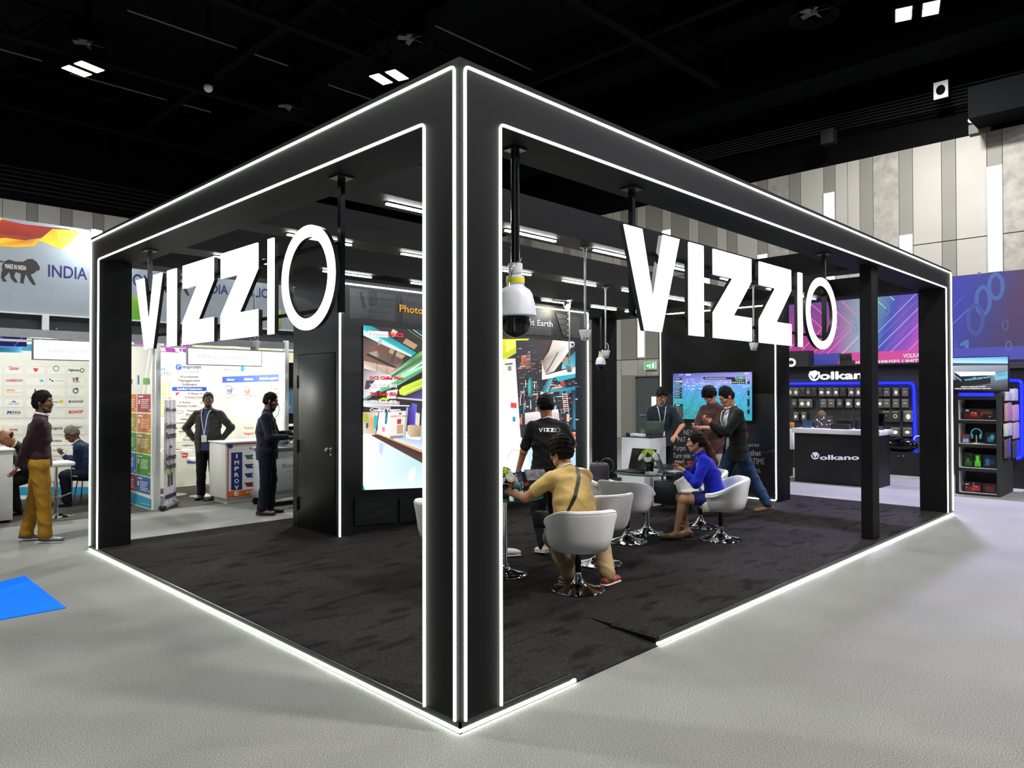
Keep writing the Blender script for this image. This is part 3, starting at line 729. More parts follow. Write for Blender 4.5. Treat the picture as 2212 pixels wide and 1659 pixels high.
    def torso(s, S, g=0.0, k=.03):
        f = s.fat; P = s.P; rt = s.rt
        S.ecap(P-s.s1*.06, P+s.s1*.05, (.158*f**.5+g, .105*f+g), (.150*f**.5+g, .100*f+g), s.prt, k, .08+g)
        S.ecap(P+s.s1*.06, s.C, (.135*f+g, .092*f+g), (.142*f+g, .098*f+g), rt*.5+s.prt*.5, k, .05+g)
        S.ecap(s.C+s.s2*.03, s.C+s.s2*.165, (.152*f**.7+g, .105*f+g), (.158*f**.5+g, .095*f**.6+g), rt, k+.02, .06+g)
        if f > 1.08: S.ell(P+s.s1*.13+V3(0, .035, 0), (.135*f+g, .10*f+g, .12+g), (s.prt, V3(0, 1, 0), s.s1), k=.05)
        for i in (0, 1):
            S.cap(s.N-s.s2*.02, s.sh[i], .046+g, .046+g*.6, k=.04)
    def neck(s, S, g=0): S.cap(s.N-s.s2*.02, s.Hc-s.hz*.06-s.hy*.022, .056+g, .052+g, k=.02)
    def arm(s, S, i, g=0.0, upto=1.0, k=.02, el=1.0):
        """upto: 0..1 upper arm, 1..2 forearm"""
        a, e, w = s.sh[i], s.el[i], s.wr[i]
        t = min(upto, 1.0); S.cap(a, a+(e-a)*t, .052+g, .052+(.040-.052)*t+g*el, k)
        if upto > 1: t = upto-1; S.cap(e, e+(w-e)*t, .040+g, .040+(.026-.040)*t+g*.8, k)
    def leg(s, S, i, g=0.0, upto=2.0, k=.025, gk=None, cuff=None):
        gk = g if gk is None else gk; hp, kn, an = s.hp[i], s.kn[i], s.an[i]; f = s.fat**.5
        S.cap(hp, hp+(kn-hp)*min(1, upto), .086*f+g, .086*f+(.056-.086*f)*min(1, upto)+gk, k)
        if upto > 1:
            t = upto-1; c = .036+(cuff if cuff is not None else g)
            S.cap(kn, kn+(an-kn)*t, .053+gk, .053+gk+(c-.053-gk)*t, k)
            if g < .012: S.cap(kn+(an-kn)*.22-s.td[i]*.014, kn+(an-kn)*.42-s.td[i]*.012, .040, .036, .03)
    def body(s, m=None, bare_feet=True):
        S = SDF(s.bh); s.torso(S, -.006); s.neck(S)
        x, y, z, c = s.hx, s.hy, s.hz, s.Hc
        S.ell(c+y*-.014+z*.028, (.073, .093, .084), (x, y, z), k=.02)
        S.ell(c+y*.022-z*.035, (.056, .066, .078), (x, y, z), k=.025)
        S.cap(c+y*.060-z*.092-x*.012, c+y*.060-z*.092+x*.012, .022, k=.025)
        for sg in (-1, 1):
            S.cap(c+x*sg*.052-y*.005-z*.05, c+x*sg*.025+y*.05-z*.088, .018, .02, k=.02)
            S.cap(c+x*sg*.035+y*.070-z*.022, c+x*sg*.045+y*.045-z*.02, .018, k=.02)
        S.cap(c+y*.082+z*.012, c+y*.103-z*.030, .009, .0125, k=.012)
        for sg in (-1, 1): S.cap(c+y*.094-z*.036+x*sg*.011, c+y*.094-z*.036+x*sg*.012, .008, k=.006)
        S.cap(c-x*.036+y*.078+z*.030, c+x*.036+y*.078+z*.030, .010, k=.012)
        for sg in (-1, 1): S.sub(c+x*sg*.030+y*.094+z*.010, c+x*sg*.032+y*.092+z*.010, .013, k=.012)
        S.cap(c-x*.018+y*.084-z*.060, c+x*.018+y*.084-z*.060, .0085, k=.006); S.cap(c-x*.014+y*.085-z*.070, c+x*.014+y*.085-z*.070, .0085, k=.006)
        for sg in (-1, 1):
            S.ell(c+x*sg*.076-y*.008-z*.006, (.010, .019, .031), (nrm(x+y*-.3*sg*sg), y, z), k=.006)
        for i in (0, 1):
            s.arm(S, i, 0, 2.0); s.hand(S, i); s.leg(S, i, -.002, 2.0)
            S.ecap(s.an[i]-s.td[i]*.03-V3(0, 0, .03), s.toe[i], (.036, .04), (.042, .022), np.cross(s.td[i], V3(0, 0, 1)), .03, .03)
        mm = mat('skin_'+s.skin[1:], s.skin, .5, var=.06, scale=14, spec=.4); mm.node_tree.nodes['Principled BSDF'].inputs['Subsurface Weight'].default_value = 0.05
        s.b = S.build('body', mm, s.root)
        e = MB(); ir = MB(); down = s.closed
        for sg in (-1, 1):
            if down:
                q = c+x*sg*.031+y*.0715+z*.006; e.ball(q, .0132, 12, (1.15, 1, .62)); ir.tube([q-x*.012+y*.006-z*.006, q+y*.0128-z*.008, q+x*.012+y*.006-z*.006], .0017, 6); continue
            q = c+x*sg*.031+y*.0715+z*.008; e.ball(q, .0125, 12, (1.15, 1, .62)); ir.ball(q+y*.0072-z*.0015, .0066, 10, (1, 1, .8))
        s.eyes = e.build('eyelids' if down else 'eyes', mm if down else mat('eye_white', '#a89c94', .3, var=0), s.b, True, inv=False); ir.build('lashes' if down else 'iris', mat('iris_dark', '#120c0a', .2, var=0), s.b, True, inv=False)
        br = MB()
        for sg in (-1, 1):
            br.tube([c+x*sg*.014+y*.089+z*.027, c+x*sg*.03+y*.088+z*.033, c+x*sg*.048+y*.076+z*.029], [.0035, .004, .002], 6)
        br.build('eyebrows', mat('hair_black', '#0d0b0b', .45, var=.3, scale=40, bump=.5, bscale=120), s.b, True, inv=False)
        mo = MB(); mo.tube([c-x*.020+y*.091-z*.0645, c+y*.0945-z*.0645, c+x*.020+y*.091-z*.0645], [.003, .0048, .003], 6)
        mo.build('lips', mat('lips', '#9a5148', .5, var=.05), s.b, True, inv=False)
        return s
    def hair(s, color='#0d0b0b', vol=.014, top=.012, length=.0, fringe=0.0, sides=True, curly=0, name='hair', bald=False):
        x, y, z, c = s.hx, s.hy, s.hz, s.Hc; S = SDF(.005)
        if bald:
            S.ell(c-y*.03-z*.012, (.079, .083, .055), (x, y, z), k=.02); S.cut(c+y*.015, y)
        else:
            S.ell(c-y*.016+z*(.030+top*.4), (.073+vol, .093+vol*.8, .084+top+vol*.3), (x, y, z), k=.02)
            if sides:
                S.ell(c-y*.034-z*.012, (.078+vol*.4, .078+vol*.5, .062+length), (x, y, z), k=.02)
            if fringe > 0:
                S.cap(c-x*.035+y*.070+z*(.068-fringe*.2), c+x*.04+y*.072+z*(.064-fringe*.2), .030, .028, k=.02)
            S.sub(c+y*.125-z*(.002+fringe*.45), c+y*.125-z*.07, .088, k=.010)
            for sg in (-1, 1):
                S.sub(c+x*sg*.09+y*.012-z*.035, c+x*sg*.09+y*.012-z*.06, .034, k=.01)
        S.sub(c-y*.01-z*(.135+length), c+y*.05-z*(.135+length), .06, k=.02)
        a = .0022+.004*curly; q = 95 if not curly else 120
        r = np.random.RandomState(len(color)+int(vol*1e4)).rand(3)*6
        M = np.stack([x, y, z])
        def dsp(X, Y, Z):
            u = X*x[0]+Y*x[1]+Z*x[2]; v = X*y[0]+Y*y[1]+Z*y[2]; ww = X*z[0]+Y*z[1]+Z*z[2]
            return a*(np.sin(u*q+v*40+r[0])*np.sin(v*q*.8+ww*50+r[1])+.7*np.sin(ww*q*1.2+u*60+r[2]))
        S.disp = dsp
        return S.build(name, mat('hair_'+color[1:], color, .7, var=.35, scale=45, bump=.6, bscale=140, spec=.15), s.b)
    def beard(s, color='#14100e', full=True):
        x, y, z, c = s.hx, s.hy, s.hz, s.Hc; S = SDF(.005)
        S.cap(c+y*.063-z*.100-x*.014, c+y*.063-z*.100+x*.014, .027 if full else .0235, k=.02)
        for sg in (-1, 1):
            S.cap(c+x*sg*.058-y*.005-z*.03, c+x*sg*.03+y*.048-z*.094, .016 if full else .0145, .0235, k=.02)
            S.cap(c+x*sg*.006+y*.094-z*.052, c+x*sg*.026+y*.082-z*.066, .007, .008, k=.008)
        S.disp = folds(.0018, 160, 150, 3); S.build('beard', mat('hair_'+color[1:], color, .5, var=.35, scale=45, bump=.6, bscale=140), s.b)
    def glasses(s, col='#1a1a1a'):
        x, y, z, c = s.hx, s.hy, s.hz, s.Hc; m = MB()
        for sg in (-1, 1):
            o = c+x*sg*.033+y*.100+z*.006
            m.tube([o+x*.024*math.cos(a)+z*.018*math.sin(a) for a in np.linspace(0, 2*math.pi, 18)[:-1]], .0016, 6, closed=True)
            m.tube([o+x*sg*.024, c+x*sg*.078+y*.08+z*.01, c+x*sg*.080-y*.01+z*.006], .0016, 6)
        m.tube([c-x*.009+y*.101+z*.009, c+x*.009+y*.101+z*.009], .0016, 6)
        m.build('glasses', mat('frame_'+col[1:], col, .3, .3, var=0), s.b, True, inv=False)
    def top(s, name, color, sleeve=.6, hem=.06, g=.014, neck=True, jacket=False, rough=.85, sg_=.012, col=None, fa=.004, seed=1, open_w=.05, vdepth=.30, hflare=.0, collar=None, arm_k=.02):
        S = SDF(.0065); s.torso(S, g); P = s.P
        if hem > .04:
            S.ecap(P+s.s1*.02, P-V3(0, 0, hem), (.152*s.fat**.5+g, .108*s.fat+g), (.158*s.fat**.5+g+hflare, .112*s.fat+g+hflare), s.prt, .03, .02)
        for i in (0, 1): s.arm(S, i, g*.35+sg_*.40, sleeve, arm_k)
        S.sub(s.N+s.s2*.035+s.fw*.015, s.N+s.s2*.08+s.fw*.02, .060, k=.015)
        if jacket:   # opening in front shows what is worn below
            top_ = s.N+s.fw*.10; bot = s.N-s.s2*vdepth+s.fw*.15
            ow = .006+open_w*.55; S.sub(top_+s.s2*.0, bot, .050+open_w*.2, ow, k=.012); S.sub(bot, P+V3(0, .15*s.fat**.5, -hem-.06), ow, ow*1.3, k=.01)
        S.disp = folds(fa, 28, 34, seed)
        S.cut(P-V3(0, 0, hem+.005), V3(0, 0, -1))
        for i in (0, 1):
            a, e, w = s.sh[i], s.el[i], s.wr[i]
        o = S.build(name, mat(name+'_'+color[1:], color, rough, var=.07, scale=25, bump=.15, bscale=300, spec=.25, sheen=.1), s.root)
        if collar:
            m = MB(); n = 22; ring = []
            for q in range(n):
                a = 2*math.pi*q/n; ring.append(s.N+s.s2*(.020+.010*math.cos(a) if True else 0)+s.rt*.066*math.sin(a)+s.fw*(-.066*math.cos(a)+.012)+s.s2*.012)
            m.tube(ring, .012, 8, closed=True); m.build('collar', mat('collar_'+collar[1:], collar, .8, var=.05), o, True, inv=False)
        return o
    def trousers(s, color, g=.014, cuff=.028, rough=.85, upto=1.97, fa=.0045, seed=5, name='trousers'):
        S = SDF(.0065); P = s.P; f = s.fat
        S.ecap(P-s.s1*.055, P+s.s1*.075, (.160*f**.5+g*.6, .110*f+g*.6), (.148*f**.5+g*.4, .098*f+g*.4), s.prt, .03, .03)
        for i in (0, 1): s.leg(S, i, g, upto, .02, gk=g+.006, cuff=cuff)
        S.disp = folds(fa, 22, 30, seed)
        if P[2] > .8: S.cut(P+s.s1*.095, s.s1)
        return S.build(name, mat(name+'_'+color[1:], color, rough, var=.08, scale=20, bump=.15, bscale=260, spec=.25), s.root)
    def shoes(s, color, sole='#e8e6e0', kind='sneaker', socks=None):
        for i in (0, 1):
            td = s.td[i]; an = s.an[i]; sd = np.cross(td, V3(0, 0, 1)); toe = s.toe[i]; hl = an-td*.045; fz = toe[2]-.030
            dirn = nrm(toe-an); S = SDF(.005)
            hp_ = hl+V3(0, 0, -.045); tp = toe+td*.01+V3(0, 0, .002)
            S.ecap(hp_, tp, (.036, .036), (.046, .027), sd, .02, .035); S.cap(an-V3(0, 0, .03), an+td*.05-V3(0, 0, .055), .044, .034, k=.02)
            if kind != 'pump': S.cap(an-td*.012-V3(0, 0, .01), an-td*.012+V3(0, 0, .0), .046, k=.015)
            else: S.sub(an+V3(0, 0, .05), an+td*.045+V3(0, 0, .005), .043, k=.01)
            up = nrm(np.cross(sd, nrm(tp-hp_))); up = up if up[2] > 0 else -up
            S.cut(hp_-up*.022, -up)
            o = S.build('shoe', mat('shoe_'+color[1:], color, .45, var=.08, scale=30), s.root)
            S2 = SDF(.005); th = .016 if kind == 'sneaker' else .009
            S2.ecap(hp_-up*.020, tp-up*.018, (.040, .032), (.050, .030), sd, .01, .04); S2.cut(hp_-up*.019, up); S2.cut(hp_-up*(.019+th), -up)
            S2.build('sole', mat('sole_'+sole[1:], sole, .6, var=.05), o)
            if kind == 'sneaker':
                m = MB()
                for q in range(4):
                    c0 = an+td*(.035+.022*q)+V3(0, 0, -.004-.013*q); m.tube([c0-sd*.022, c0+up*.004, c0+sd*.022], .0028, 6)
                m.build('laces', mat('laces', '#d9d9d6', .8, var=0), o, True, inv=False)
            if socks:
                MB().tube([an-V3(0, 0, .01), an+(s.kn[i]-an)*.22], [.046, .043], 16).build('sock', mat('sock_'+socks[1:], socks, .9, var=.03), s.root, True, inv=False)
    def lanyard(s, color='#e9e9ea', drop=.36, badge=True, g=.03, w=.010):
        m = MB(); N = s.N; pts = []
        for q in np.linspace(-1, 1, 25):
            a = q*math.pi*.62
            p = N+s.s2*(.035-.03*abs(q))+s.rt*.078*math.sin(a)-s.fw*(.070*math.cos(a)-.004)
            pts.append(p)
        def flat(ps, wd):
            for a, b in zip(ps, ps[1:]):
                m.quad(a-wd, a+wd, b+wd, b-wd)
        m.tube(pts, .008, 6)
        f = s.fat; chest = lambda d, u: N-s.s2*d+s.rt*u+s.fw*(.075+g+.055*min(1, d/.12)*f)
        L = [pts[0]]+[chest(d, -.062*(1-d/drop)-.0) for d in np.linspace(.02, drop, 8)]; R = [pts[-1]]+[chest(d, .062*(1-d/drop)) for d in np.linspace(.02, drop, 8)]
        for ps in (L, R):
            for a, b in zip(ps, ps[1:]): m.tube([a, b], .006, 6)
        o = m.build('lanyard', mat('lanyard_'+color[1:], color, .6, var=.03), s.root, True, inv=False)
        if badge:
            q = chest(drop+.05, 0)+s.fw*.012; M = Matrix([list(s.rt), list(s.fw), list(s.s2)]).transposed().to_4x4(); M.translation = Vector(q)
            MB().obox(M, (.085, .004, .11), .001).build('badge', mat('badge_white', '#e4e2e6', .4, var=.1, scale=60), o, inv=False)
        return o
def FACE(th): return math.radians(-45.41-th)   # th: 0 = turned away from the camera, 90 = towards image right
# ---------------------------------------------------------------- tub chairs, glass tables
M_leather = mat('white_leatherette', '#ecebe8', .5, var=.04, scale=6, bump=.04, bscale=160, spec=.4)
M_piston = mat('black_piston', '#121214', .25, .3, var=.1)
M_seam = mat('seam_thread', '#8f8d88', .8)
def chair_base(parent):
    prof = [(0, .0), (.220, .0), (.226, .006), (.222, .012), (.15, .026), (.09, .044), (.055, .066), (.038, .095), (.030, .125), (.028, .15), (0, .15)]
    MB().lathe(prof, n=48).build('base', M_chrome, parent, True, inv=False)
    MB().lathe([(0, .15), (.026, .15), (.026, .27), (.019, .272), (.019, .345), (0, .345)], n=24).build('gas_piston', M_piston, parent, True, inv=False)
    MB().lathe([(0, .325), (.09, .325), (.10, .335), (.10, .345), (0, .345)], n=24).tube([(.02, 0, .33), (.16, .03, .325), (.20, .04, .31)], .006, 8).build('lever_plate', M_piston, parent, True, inv=False)
def tub_chair(label, x, y, face_deg):
    """face_deg: world yaw of the open side"""
    o = empty('tub_chair', (x, y, PZ), math.radians(face_deg-90), label, 'chair', 'white swivel tub chairs on the booth carpet')
    chair_base(o)
    m = MB(); N = 56; ph0 = math.radians(128); prev = None; first = last = None
    for i in range(N+1):
        ph = -ph0+2*ph0*i/N; a = abs(ph); t = max(0, min(1, (a-math.radians(35))/math.radians(93))); t = t*t*(3-2*t)
        top = .705-.155*t; d = (math.sin(ph), -math.cos(ph)); sq = 1+.05*math.sin(2*a)**2; fl_ = 1-.05*t
        pr = [(.195, .338), (.235, .350), (.262, .385), (.285, .46), (.302, (.46+top)/2), (.318, top-.045), (.320, top-.02), (.312, top-.004), (.295, top), (.278, top-.004), (.268, top-.02),
              (.262, top-.05), (.252, (.47+top)/2), (.240, .46), (.232, .42)]
        ring = [m.bm.verts.new((r*sq*fl_*d[0], r*sq*d[1]*1.0, z)) for r, z in pr]
        if prev:
            for k in range(len(ring)-1): m.bm.faces.new((prev[k], prev[k+1], ring[k+1], ring[k]))
        else: first = ring
        prev = ring
    m.bm.faces.new(first); m.bm.faces.new(prev[::-1])
    m.build('shell', M_leather, o, True, inv=False)
    MB().lathe([(0, .342), (.19, .342), (.232, .352), (.246, .385), (.246, .415), (.235, .438), (.20, .448), (0, .455)], n=48).build('seat', M_leather, o, True, inv=False)
    m = MB(); pts = []
    for i in range(41):
        ph = -ph0*.97+2*ph0*.97*i/40; a = abs(ph); t = max(0, min(1, (a-math.radians(35))/math.radians(93))); t = t*t*(3-2*t); sq = 1+.05*math.sin(2*a)**2
        r = .3195; pts.append((r*sq*(1-.05*t)*math.sin(ph), -r*sq*math.cos(ph), .705-.155*t-.022))
    m.tube(pts, .0022, 6).build('seam', M_seam, o, True, inv=False)
    return o
tub_chair('white tub chair nearest the camera, seen from behind with the man in yellow in it', 2.335, 1.15, 58)
tub_chair('white tub chair between the yellow shirt and the left glass table base, half hidden', 3.20, 1.60, 75)
tub_chair('white tub chair turned side-on, left of the flowered glass table', 4.25, 2.02, 15)
tub_chair('white tub chair at the right, under the woman in the blue jacket', 5.08, 1.33, 128)
tub_chair('white tub chair behind the woman in blue, only its left edge showing', 5.62, 1.90, 160)
tub_chair('white tub chair farthest back beside the dark handbag', 4.75, 2.85, -60)
tub_chair('white tub chair whose edge shows left of the near corner post', 1.83, 2.215, -25)
M_glass = mat('table_glass', '#9cc9bc', .03, var=0, trans=.92, spec=.5); M_glass.node_tree.nodes['Principled BSDF'].inputs['IOR'].default_value = 1.2
M_gedge = mat('glass_edge_green', '#0c6b4c', .15, var=.1)
def glass_table(label, x, y, R=.36, Z=.71):
    o = empty('glass_table', (x, y, PZ), 0, label, 'table')
    MB().lathe([(0, 0), (.205, 0), (.21, .006), (.205, .012), (.13, .028), (.07, .05), (.042, .08), (.03, .12), (.028, Z-.02), (.10, Z-.012), (.11, Z-.002), (0, Z-.002)], n=40).build('pedestal', M_chrome, o, True, inv=False)
    MB().lathe([(0, Z), (R-.003, Z), (R-.003, Z+.012), (0, Z+.012)], n=64).build('glass_top', M_glass, o, True, inv=False)
    MB().lathe([(R-.002, Z+.001), (R+.001, Z+.001), (R+.001, Z+.011), (R-.002, Z+.011), (R-.002, Z+.001)], n=64).build('glass_edge', M_gedge, o, True, inv=False)
    return o
T1 = (2.26, 1.96); T2 = (4.80, 2.13); TZ = PZ+.722+.0005
glass_table('round glass table with chrome pedestal beside the near corner post, water bottles on it', *T1)
glass_table('round glass table before the white podium, laptops and flowers on it', *T2, R=.38)

M_petal = mat('white_petals', '#f4f8e6', .6, var=.05); M_petg = mat('lime_petals', '#b9d63a', .6, var=.15, scale=60); M_leaf = mat('dark_leaves', '#1f3a1c', .6, var=.3, scale=40)
M_vase = mat('dark_vase', '#10140f', .15, var=.1)
def bouquet(label, x, y, z, s=1.0, green=True):
    o = empty('flower_arrangement', (x, y, z), 0, label, 'flowers')
    MB().lathe([(0, 0), (.032, 0), (.036, .02), (.028, .05), (.034, .08), (.03, .085), (0, .085)], n=24).build('vase', M_vase, o, True, inv=False)
    rng = random.Random(7 if green else 11)
    lf = MB()
    for i in range(16):
        a = rng.random()*6.28; e = rng.uniform(-.35, 1.2); r = rng.uniform(.045, .07)
        c = Vector((math.cos(a)*math.cos(e)*r, math.sin(a)*math.cos(e)*r, .115+math.sin(e)*r*.8))
        M = Matrix.Translation(c) @ Vector((math.cos(a), math.sin(a), e)).to_track_quat('Z', 'Y').to_matrix().to_4x4()
        lf.prism([(-.012, -.02), (.012, -.02), (.016, .005), (0, .03), (-.016, .005)], M @ Vector((0, 0, 0)), M.to_3x3() @ Vector((1, 0, 0)), M.to_3x3() @ Vector((0, 1, .4)), M.to_3x3() @ Vector((0, 0, .001)))
    lf.build('leaves', M_leaf, o, False, inv=False)
    spots = [(math.cos(a)*rr, math.sin(a)*rr, zz, w) for a, rr, zz, w in ([(k*.9, .062, .115+.012*(k % 2), 0) for k in range(7)]+[(k*1.5+.4, .035, .15, 0) for k in range(4)]+[(0, 0, .165, 1), (.5, .03, .165, 1), (2.2, .035, .16, 1), (3.9, .035, .158, 1)])]
    for (fx, fy, fz, w) in spots:
        f = MB(); ax = Vector((fx*1.4, fy*1.4, .06)).normalized(); Q = ax.to_track_quat('Z', 'Y').to_matrix().to_4x4()
        for ringn, (rad, n, tilt) in enumerate(((.03, 12, .25), (.022, 10, .7), (.013, 8, 1.1))):
            for k in range(n):
                a = 2*math.pi*k/n+ringn*.3; T = Matrix.Translation((fx, fy, fz)) @ Q @ Matrix.Rotation(a, 4, 'Z') @ Matrix.Rotation(-tilt, 4, 'Y')
                f.ball((0, 0, 0), 1, 6, (1, 1, 1), T @ Matrix.Translation((rad*.55, 0, 0)) @ Matrix.Diagonal((rad*.65, .0085, .004, 1)))
        fl_ = f.build('blossom', M_petg if (w and green) else M_petal, o, True, inv=False)
    o.scale = (s, s, s)
    return o
bouquet('white and lime green flowers in a dark vase on the table by the laptops', 4.70, 2.03, TZ, 1.5)
bouquet('white and pale green flowers on the glass table beside the near post', 2.14, 1.84, TZ, 1.45)

M_pet = mat('bottle_plastic', '#cfeaf2', .05, var=0, trans=.85, spec=.5); M_pet.node_tree.nodes['Principled BSDF'].inputs['IOR'].default_value = 1.15
M_capb = mat('blue_cap', '#1040c8', .35); M_capr = mat('red_cap', '#c0121c', .35); M_lbl = mat('bottle_label', '#8fd0e4', .5, var=.4, scale=60)
def bottle(label, x, y, z, capm=None, h=.20):
    o = empty('water_bottle', (x, y, z), 0, label, 'bottle')
    MB().lathe([(0, 0), (.028, 0), (.031, .01), (.029, .03), (.031, .05), (.031, .06), (.0315, .11), (.030, .125), (.024, .15), (.014, .175), (.0125, .185), (0, .185)], n=24).build('bottle_body', M_pet, o, True, inv=False)
    MB().lathe([(.0312, .06), (.0322, .062), (.0322, .105), (.0312, .108)], n=24).build('label_band', M_lbl, o, True, inv=False)
    MB().lathe([(0, .183), (.0155, .183), (.016, .186), (.016, .203), (.0145, .206), (0, .206)], n=20).build('cap', capm or M_capb, o, True, inv=False)
bottle('small water bottle with blue cap on the near glass table, left of the pair', 2.42, 1.945, TZ)
bottle('small water bottle with blue cap on the near glass table, right of the pair', 2.50, 1.99, TZ)
bottle('water bottle with red cap standing between the two laptops', 5.00, 2.20, TZ, M_capr)

M_lapk = mat('laptop_black', '#0b0b0d', .35, var=.05); M_laps = mat('laptop_silver', '#a7abb0', .3, .6, var=.03); M_keys = mat('laptop_keys', '#2a2b2f', .5, var=.4, scale=220)
def laptop(label, x, y, z, face, ang=110, m=None, w=.33, d=.23, off=False):
    """face: world yaw the screen looks to"""
    o = empty('laptop', (x, y, z), math.radians(face-90), label, 'laptop'); m = m or M_lapk
    b = MB().box((-w/2, -d/2, 0), (w/2, d/2, .014), .004).build('base', m, o, True, inv=False)
    MB().box((-w/2+.02, -d/2+.02, .0142), (w/2-.02, d/2-.09, .0155)).build('keyboard', M_keys, b, inv=False)
    M = Matrix.Translation((0, -d/2, .014)) @ Matrix.Rotation(math.radians(ang-90), 4, 'X')
    l = MB().obox(M @ Matrix.Translation((0, -.003, d/2)), (w, .006, d), .002).build('lid', m, o, True, inv=False)
    MB().obox(M @ Matrix.Translation((0, .0008, d/2)), (w-.016, .001, d-.016)).build('screen', mat('screen_off', '#050506', .12) if off else mat('laptop_screen', '#20242c', .15, emit='#aab4c4', es=.35), l, inv=False)
    return o
laptop('open black laptop on the glass table behind the flowers', 4.72, 2.26, TZ, 178, 108, w=.36, d=.26, off=True)
laptop('open silver laptop in front of the woman in blue', 5.03, 1.93, TZ, 318, 112, M_laps)
laptop('open dark laptop on the near glass table behind the flowers', 2.22, 2.16, TZ, 250, 105)
box('closed_base', (4.50, 2.18, TZ), (4.51, 2.19, TZ+.001), M_lapk) if False else None
def small(name, label, cat, a, b, m, bev=.004, group=None):
    return tag(box(name, a, b, m, None, bev), label, cat, group)
small('card_stack', 'stack of white cards on the glass table in front of the flowers', 'cards', (4.53, 1.90, TZ), (4.62, 1.97, TZ+.035), M_white)
small('speaker_puck', 'grey rounded speaker on the glass table by the flower vase', 'speaker', (4.67, 1.84, TZ), (4.80, 1.91, TZ+.04), mat('grey_fabric', '#77777c', .7), .018)
small('white_charger', 'white charger brick on the glass table edge', 'charger', (4.60, 1.82, TZ), (4.66, 1.875, TZ+.018), M_plast_w)
small('notebook_stack', 'thin stack of white papers on the right of the glass table', 'papers', (4.86, 1.80, TZ), (5.0, 1.90, TZ+.02), M_white, .002)
for i, (x, y, r, lb) in enumerate(((2.33, 1.80, .2, 'crumpled clear wrapper on the near glass table by the flower vase'), (2.22, 1.72, .9, 'crumpled silver wrapper at the front edge of the near glass table'), (2.41, 1.77, 1.5, 'crumpled white wrapper on the near glass table by the wristwatch'))):
    m = MB(); bmesh.ops.create_icosphere(m.bm, subdivisions=3, radius=1.0)
    rng = random.Random(i)
    for v in m.bm.verts:
        k = 1+.25*math.sin(v.co.x*7+i)+.2*math.sin(v.co.y*9+v.co.z*6); v.co = Vector((v.co.x*.05*k, v.co.y*.035*k, (v.co.z+1)*.011*k+.0)) ; v.co += Vector((x, y, TZ))
    tag(m.build('crumpled_wrapper', mat('silver_wrapper', '#c4cac8', .25, .5, var=.2, scale=60)), lb, 'wrapper')
o = empty('card_holder', (2.36, 1.88, TZ), 0, 'small black and white desk card standing beside the bottles', 'card holder')
MB().prism([(-.04, 0), (.03, 0), (.0, .05), (-.03, .05)], (2.34, 1.86, TZ), (.8, -.6, 0), (0, 0, 1), (.03, .04, 0)).build('card_block', M_white, o)
# tablet / brochure held over the near table
# dark handbag on the far chair side
o = empty('handbag', (4.86, 3.20, PZ+.48), 0, 'dark purple-black handbag with a loop handle on the far white chair', 'handbag')
M_bag = mat('bag_leather', '#2a2530', .35, var=.15, bump=.2, bscale=90)
cb = Vector((4.75, 2.80, PZ+.455))
u = Vector((.707, -.707, 0))
MB().obox(Matrix.Translation(cb+Vector((0, 0, .175))) @ Matrix.Rotation(math.radians(-45), 4, 'Z'), (.25, .13, .33), .05).build('bag_body', M_bag, o, True)
MB().tube([cb+u*(.10+.085*math.cos(a))+Vector((0, 0, .30+.09*math.sin(a))) for a in np.linspace(-1.0, math.pi*.95, 18)], .008, 8).build('bag_handle', M_bag, o, True)
MB().ball(cb+u*-.02+Vector((0, 0, .345)), .015, 12).build('clasp', M_piston, o, True)

# white podium with laptop and small boxes
pod = empty('podium', (6.7, 3.48, PZ), 0, 'white rectangular podium in front of the man with glasses', 'podium')
ZP = onX(1404, 945, 6.5).z
box('podium_body', (6.50, 3.23, PZ), (6.93, 3.73, ZP-.012), mat('gloss_white_laminate', '#dcdce4', .2, var=.01), pod)
box('podium_top', (6.495, 3.225, ZP-.012), (6.935, 3.735, ZP), mat('dark_glass_top', '#1a1c1c', .1), pod)
laptop('open grey laptop on the white podium, lid towards the camera', 6.80, 3.42, ZP, 45, 115, mat('laptop_grey', '#7f8a85', .35, .5), w=.34, d=.24)
small('white_device', 'white boxed device on the podium, left of two', 'device', (6.53, 3.50, ZP), (6.62, 3.60, ZP+.045), M_plast_w, .008)
small('white_device', 'white boxed device on the podium, right of two', 'device', (6.53, 3.37, ZP), (6.62, 3.475, ZP+.045), M_plast_w, .008)
small('black_webcam', 'small black gadget on the left rear of the podium', 'gadget', (6.56, 3.63, ZP), (6.63, 3.70, ZP+.05), M_plast_k, .01)
# side table with cable clutter right of the podium
o = empty('side_stand', (6.45, 2.55, PZ), 0, 'low dark stand with equipment between the podium and the woman', 'stand')
box('shelf', (6.2, 2.60, PZ+.60), (6.62, 3.1, PZ+.63), M_plast_k, o); m = MB()
for sx in (6.22, 6.60):
    for sy in (2.62, 3.08): box('leg', (sx-.012, sy-.012, PZ), (sx+.012, sy+.012, PZ+.60), M_plast_k, o)
box('equipment_box', (6.28, 2.68, PZ+.10), (6.55, 3.02, PZ+.42), M_plast_k, o, .01)
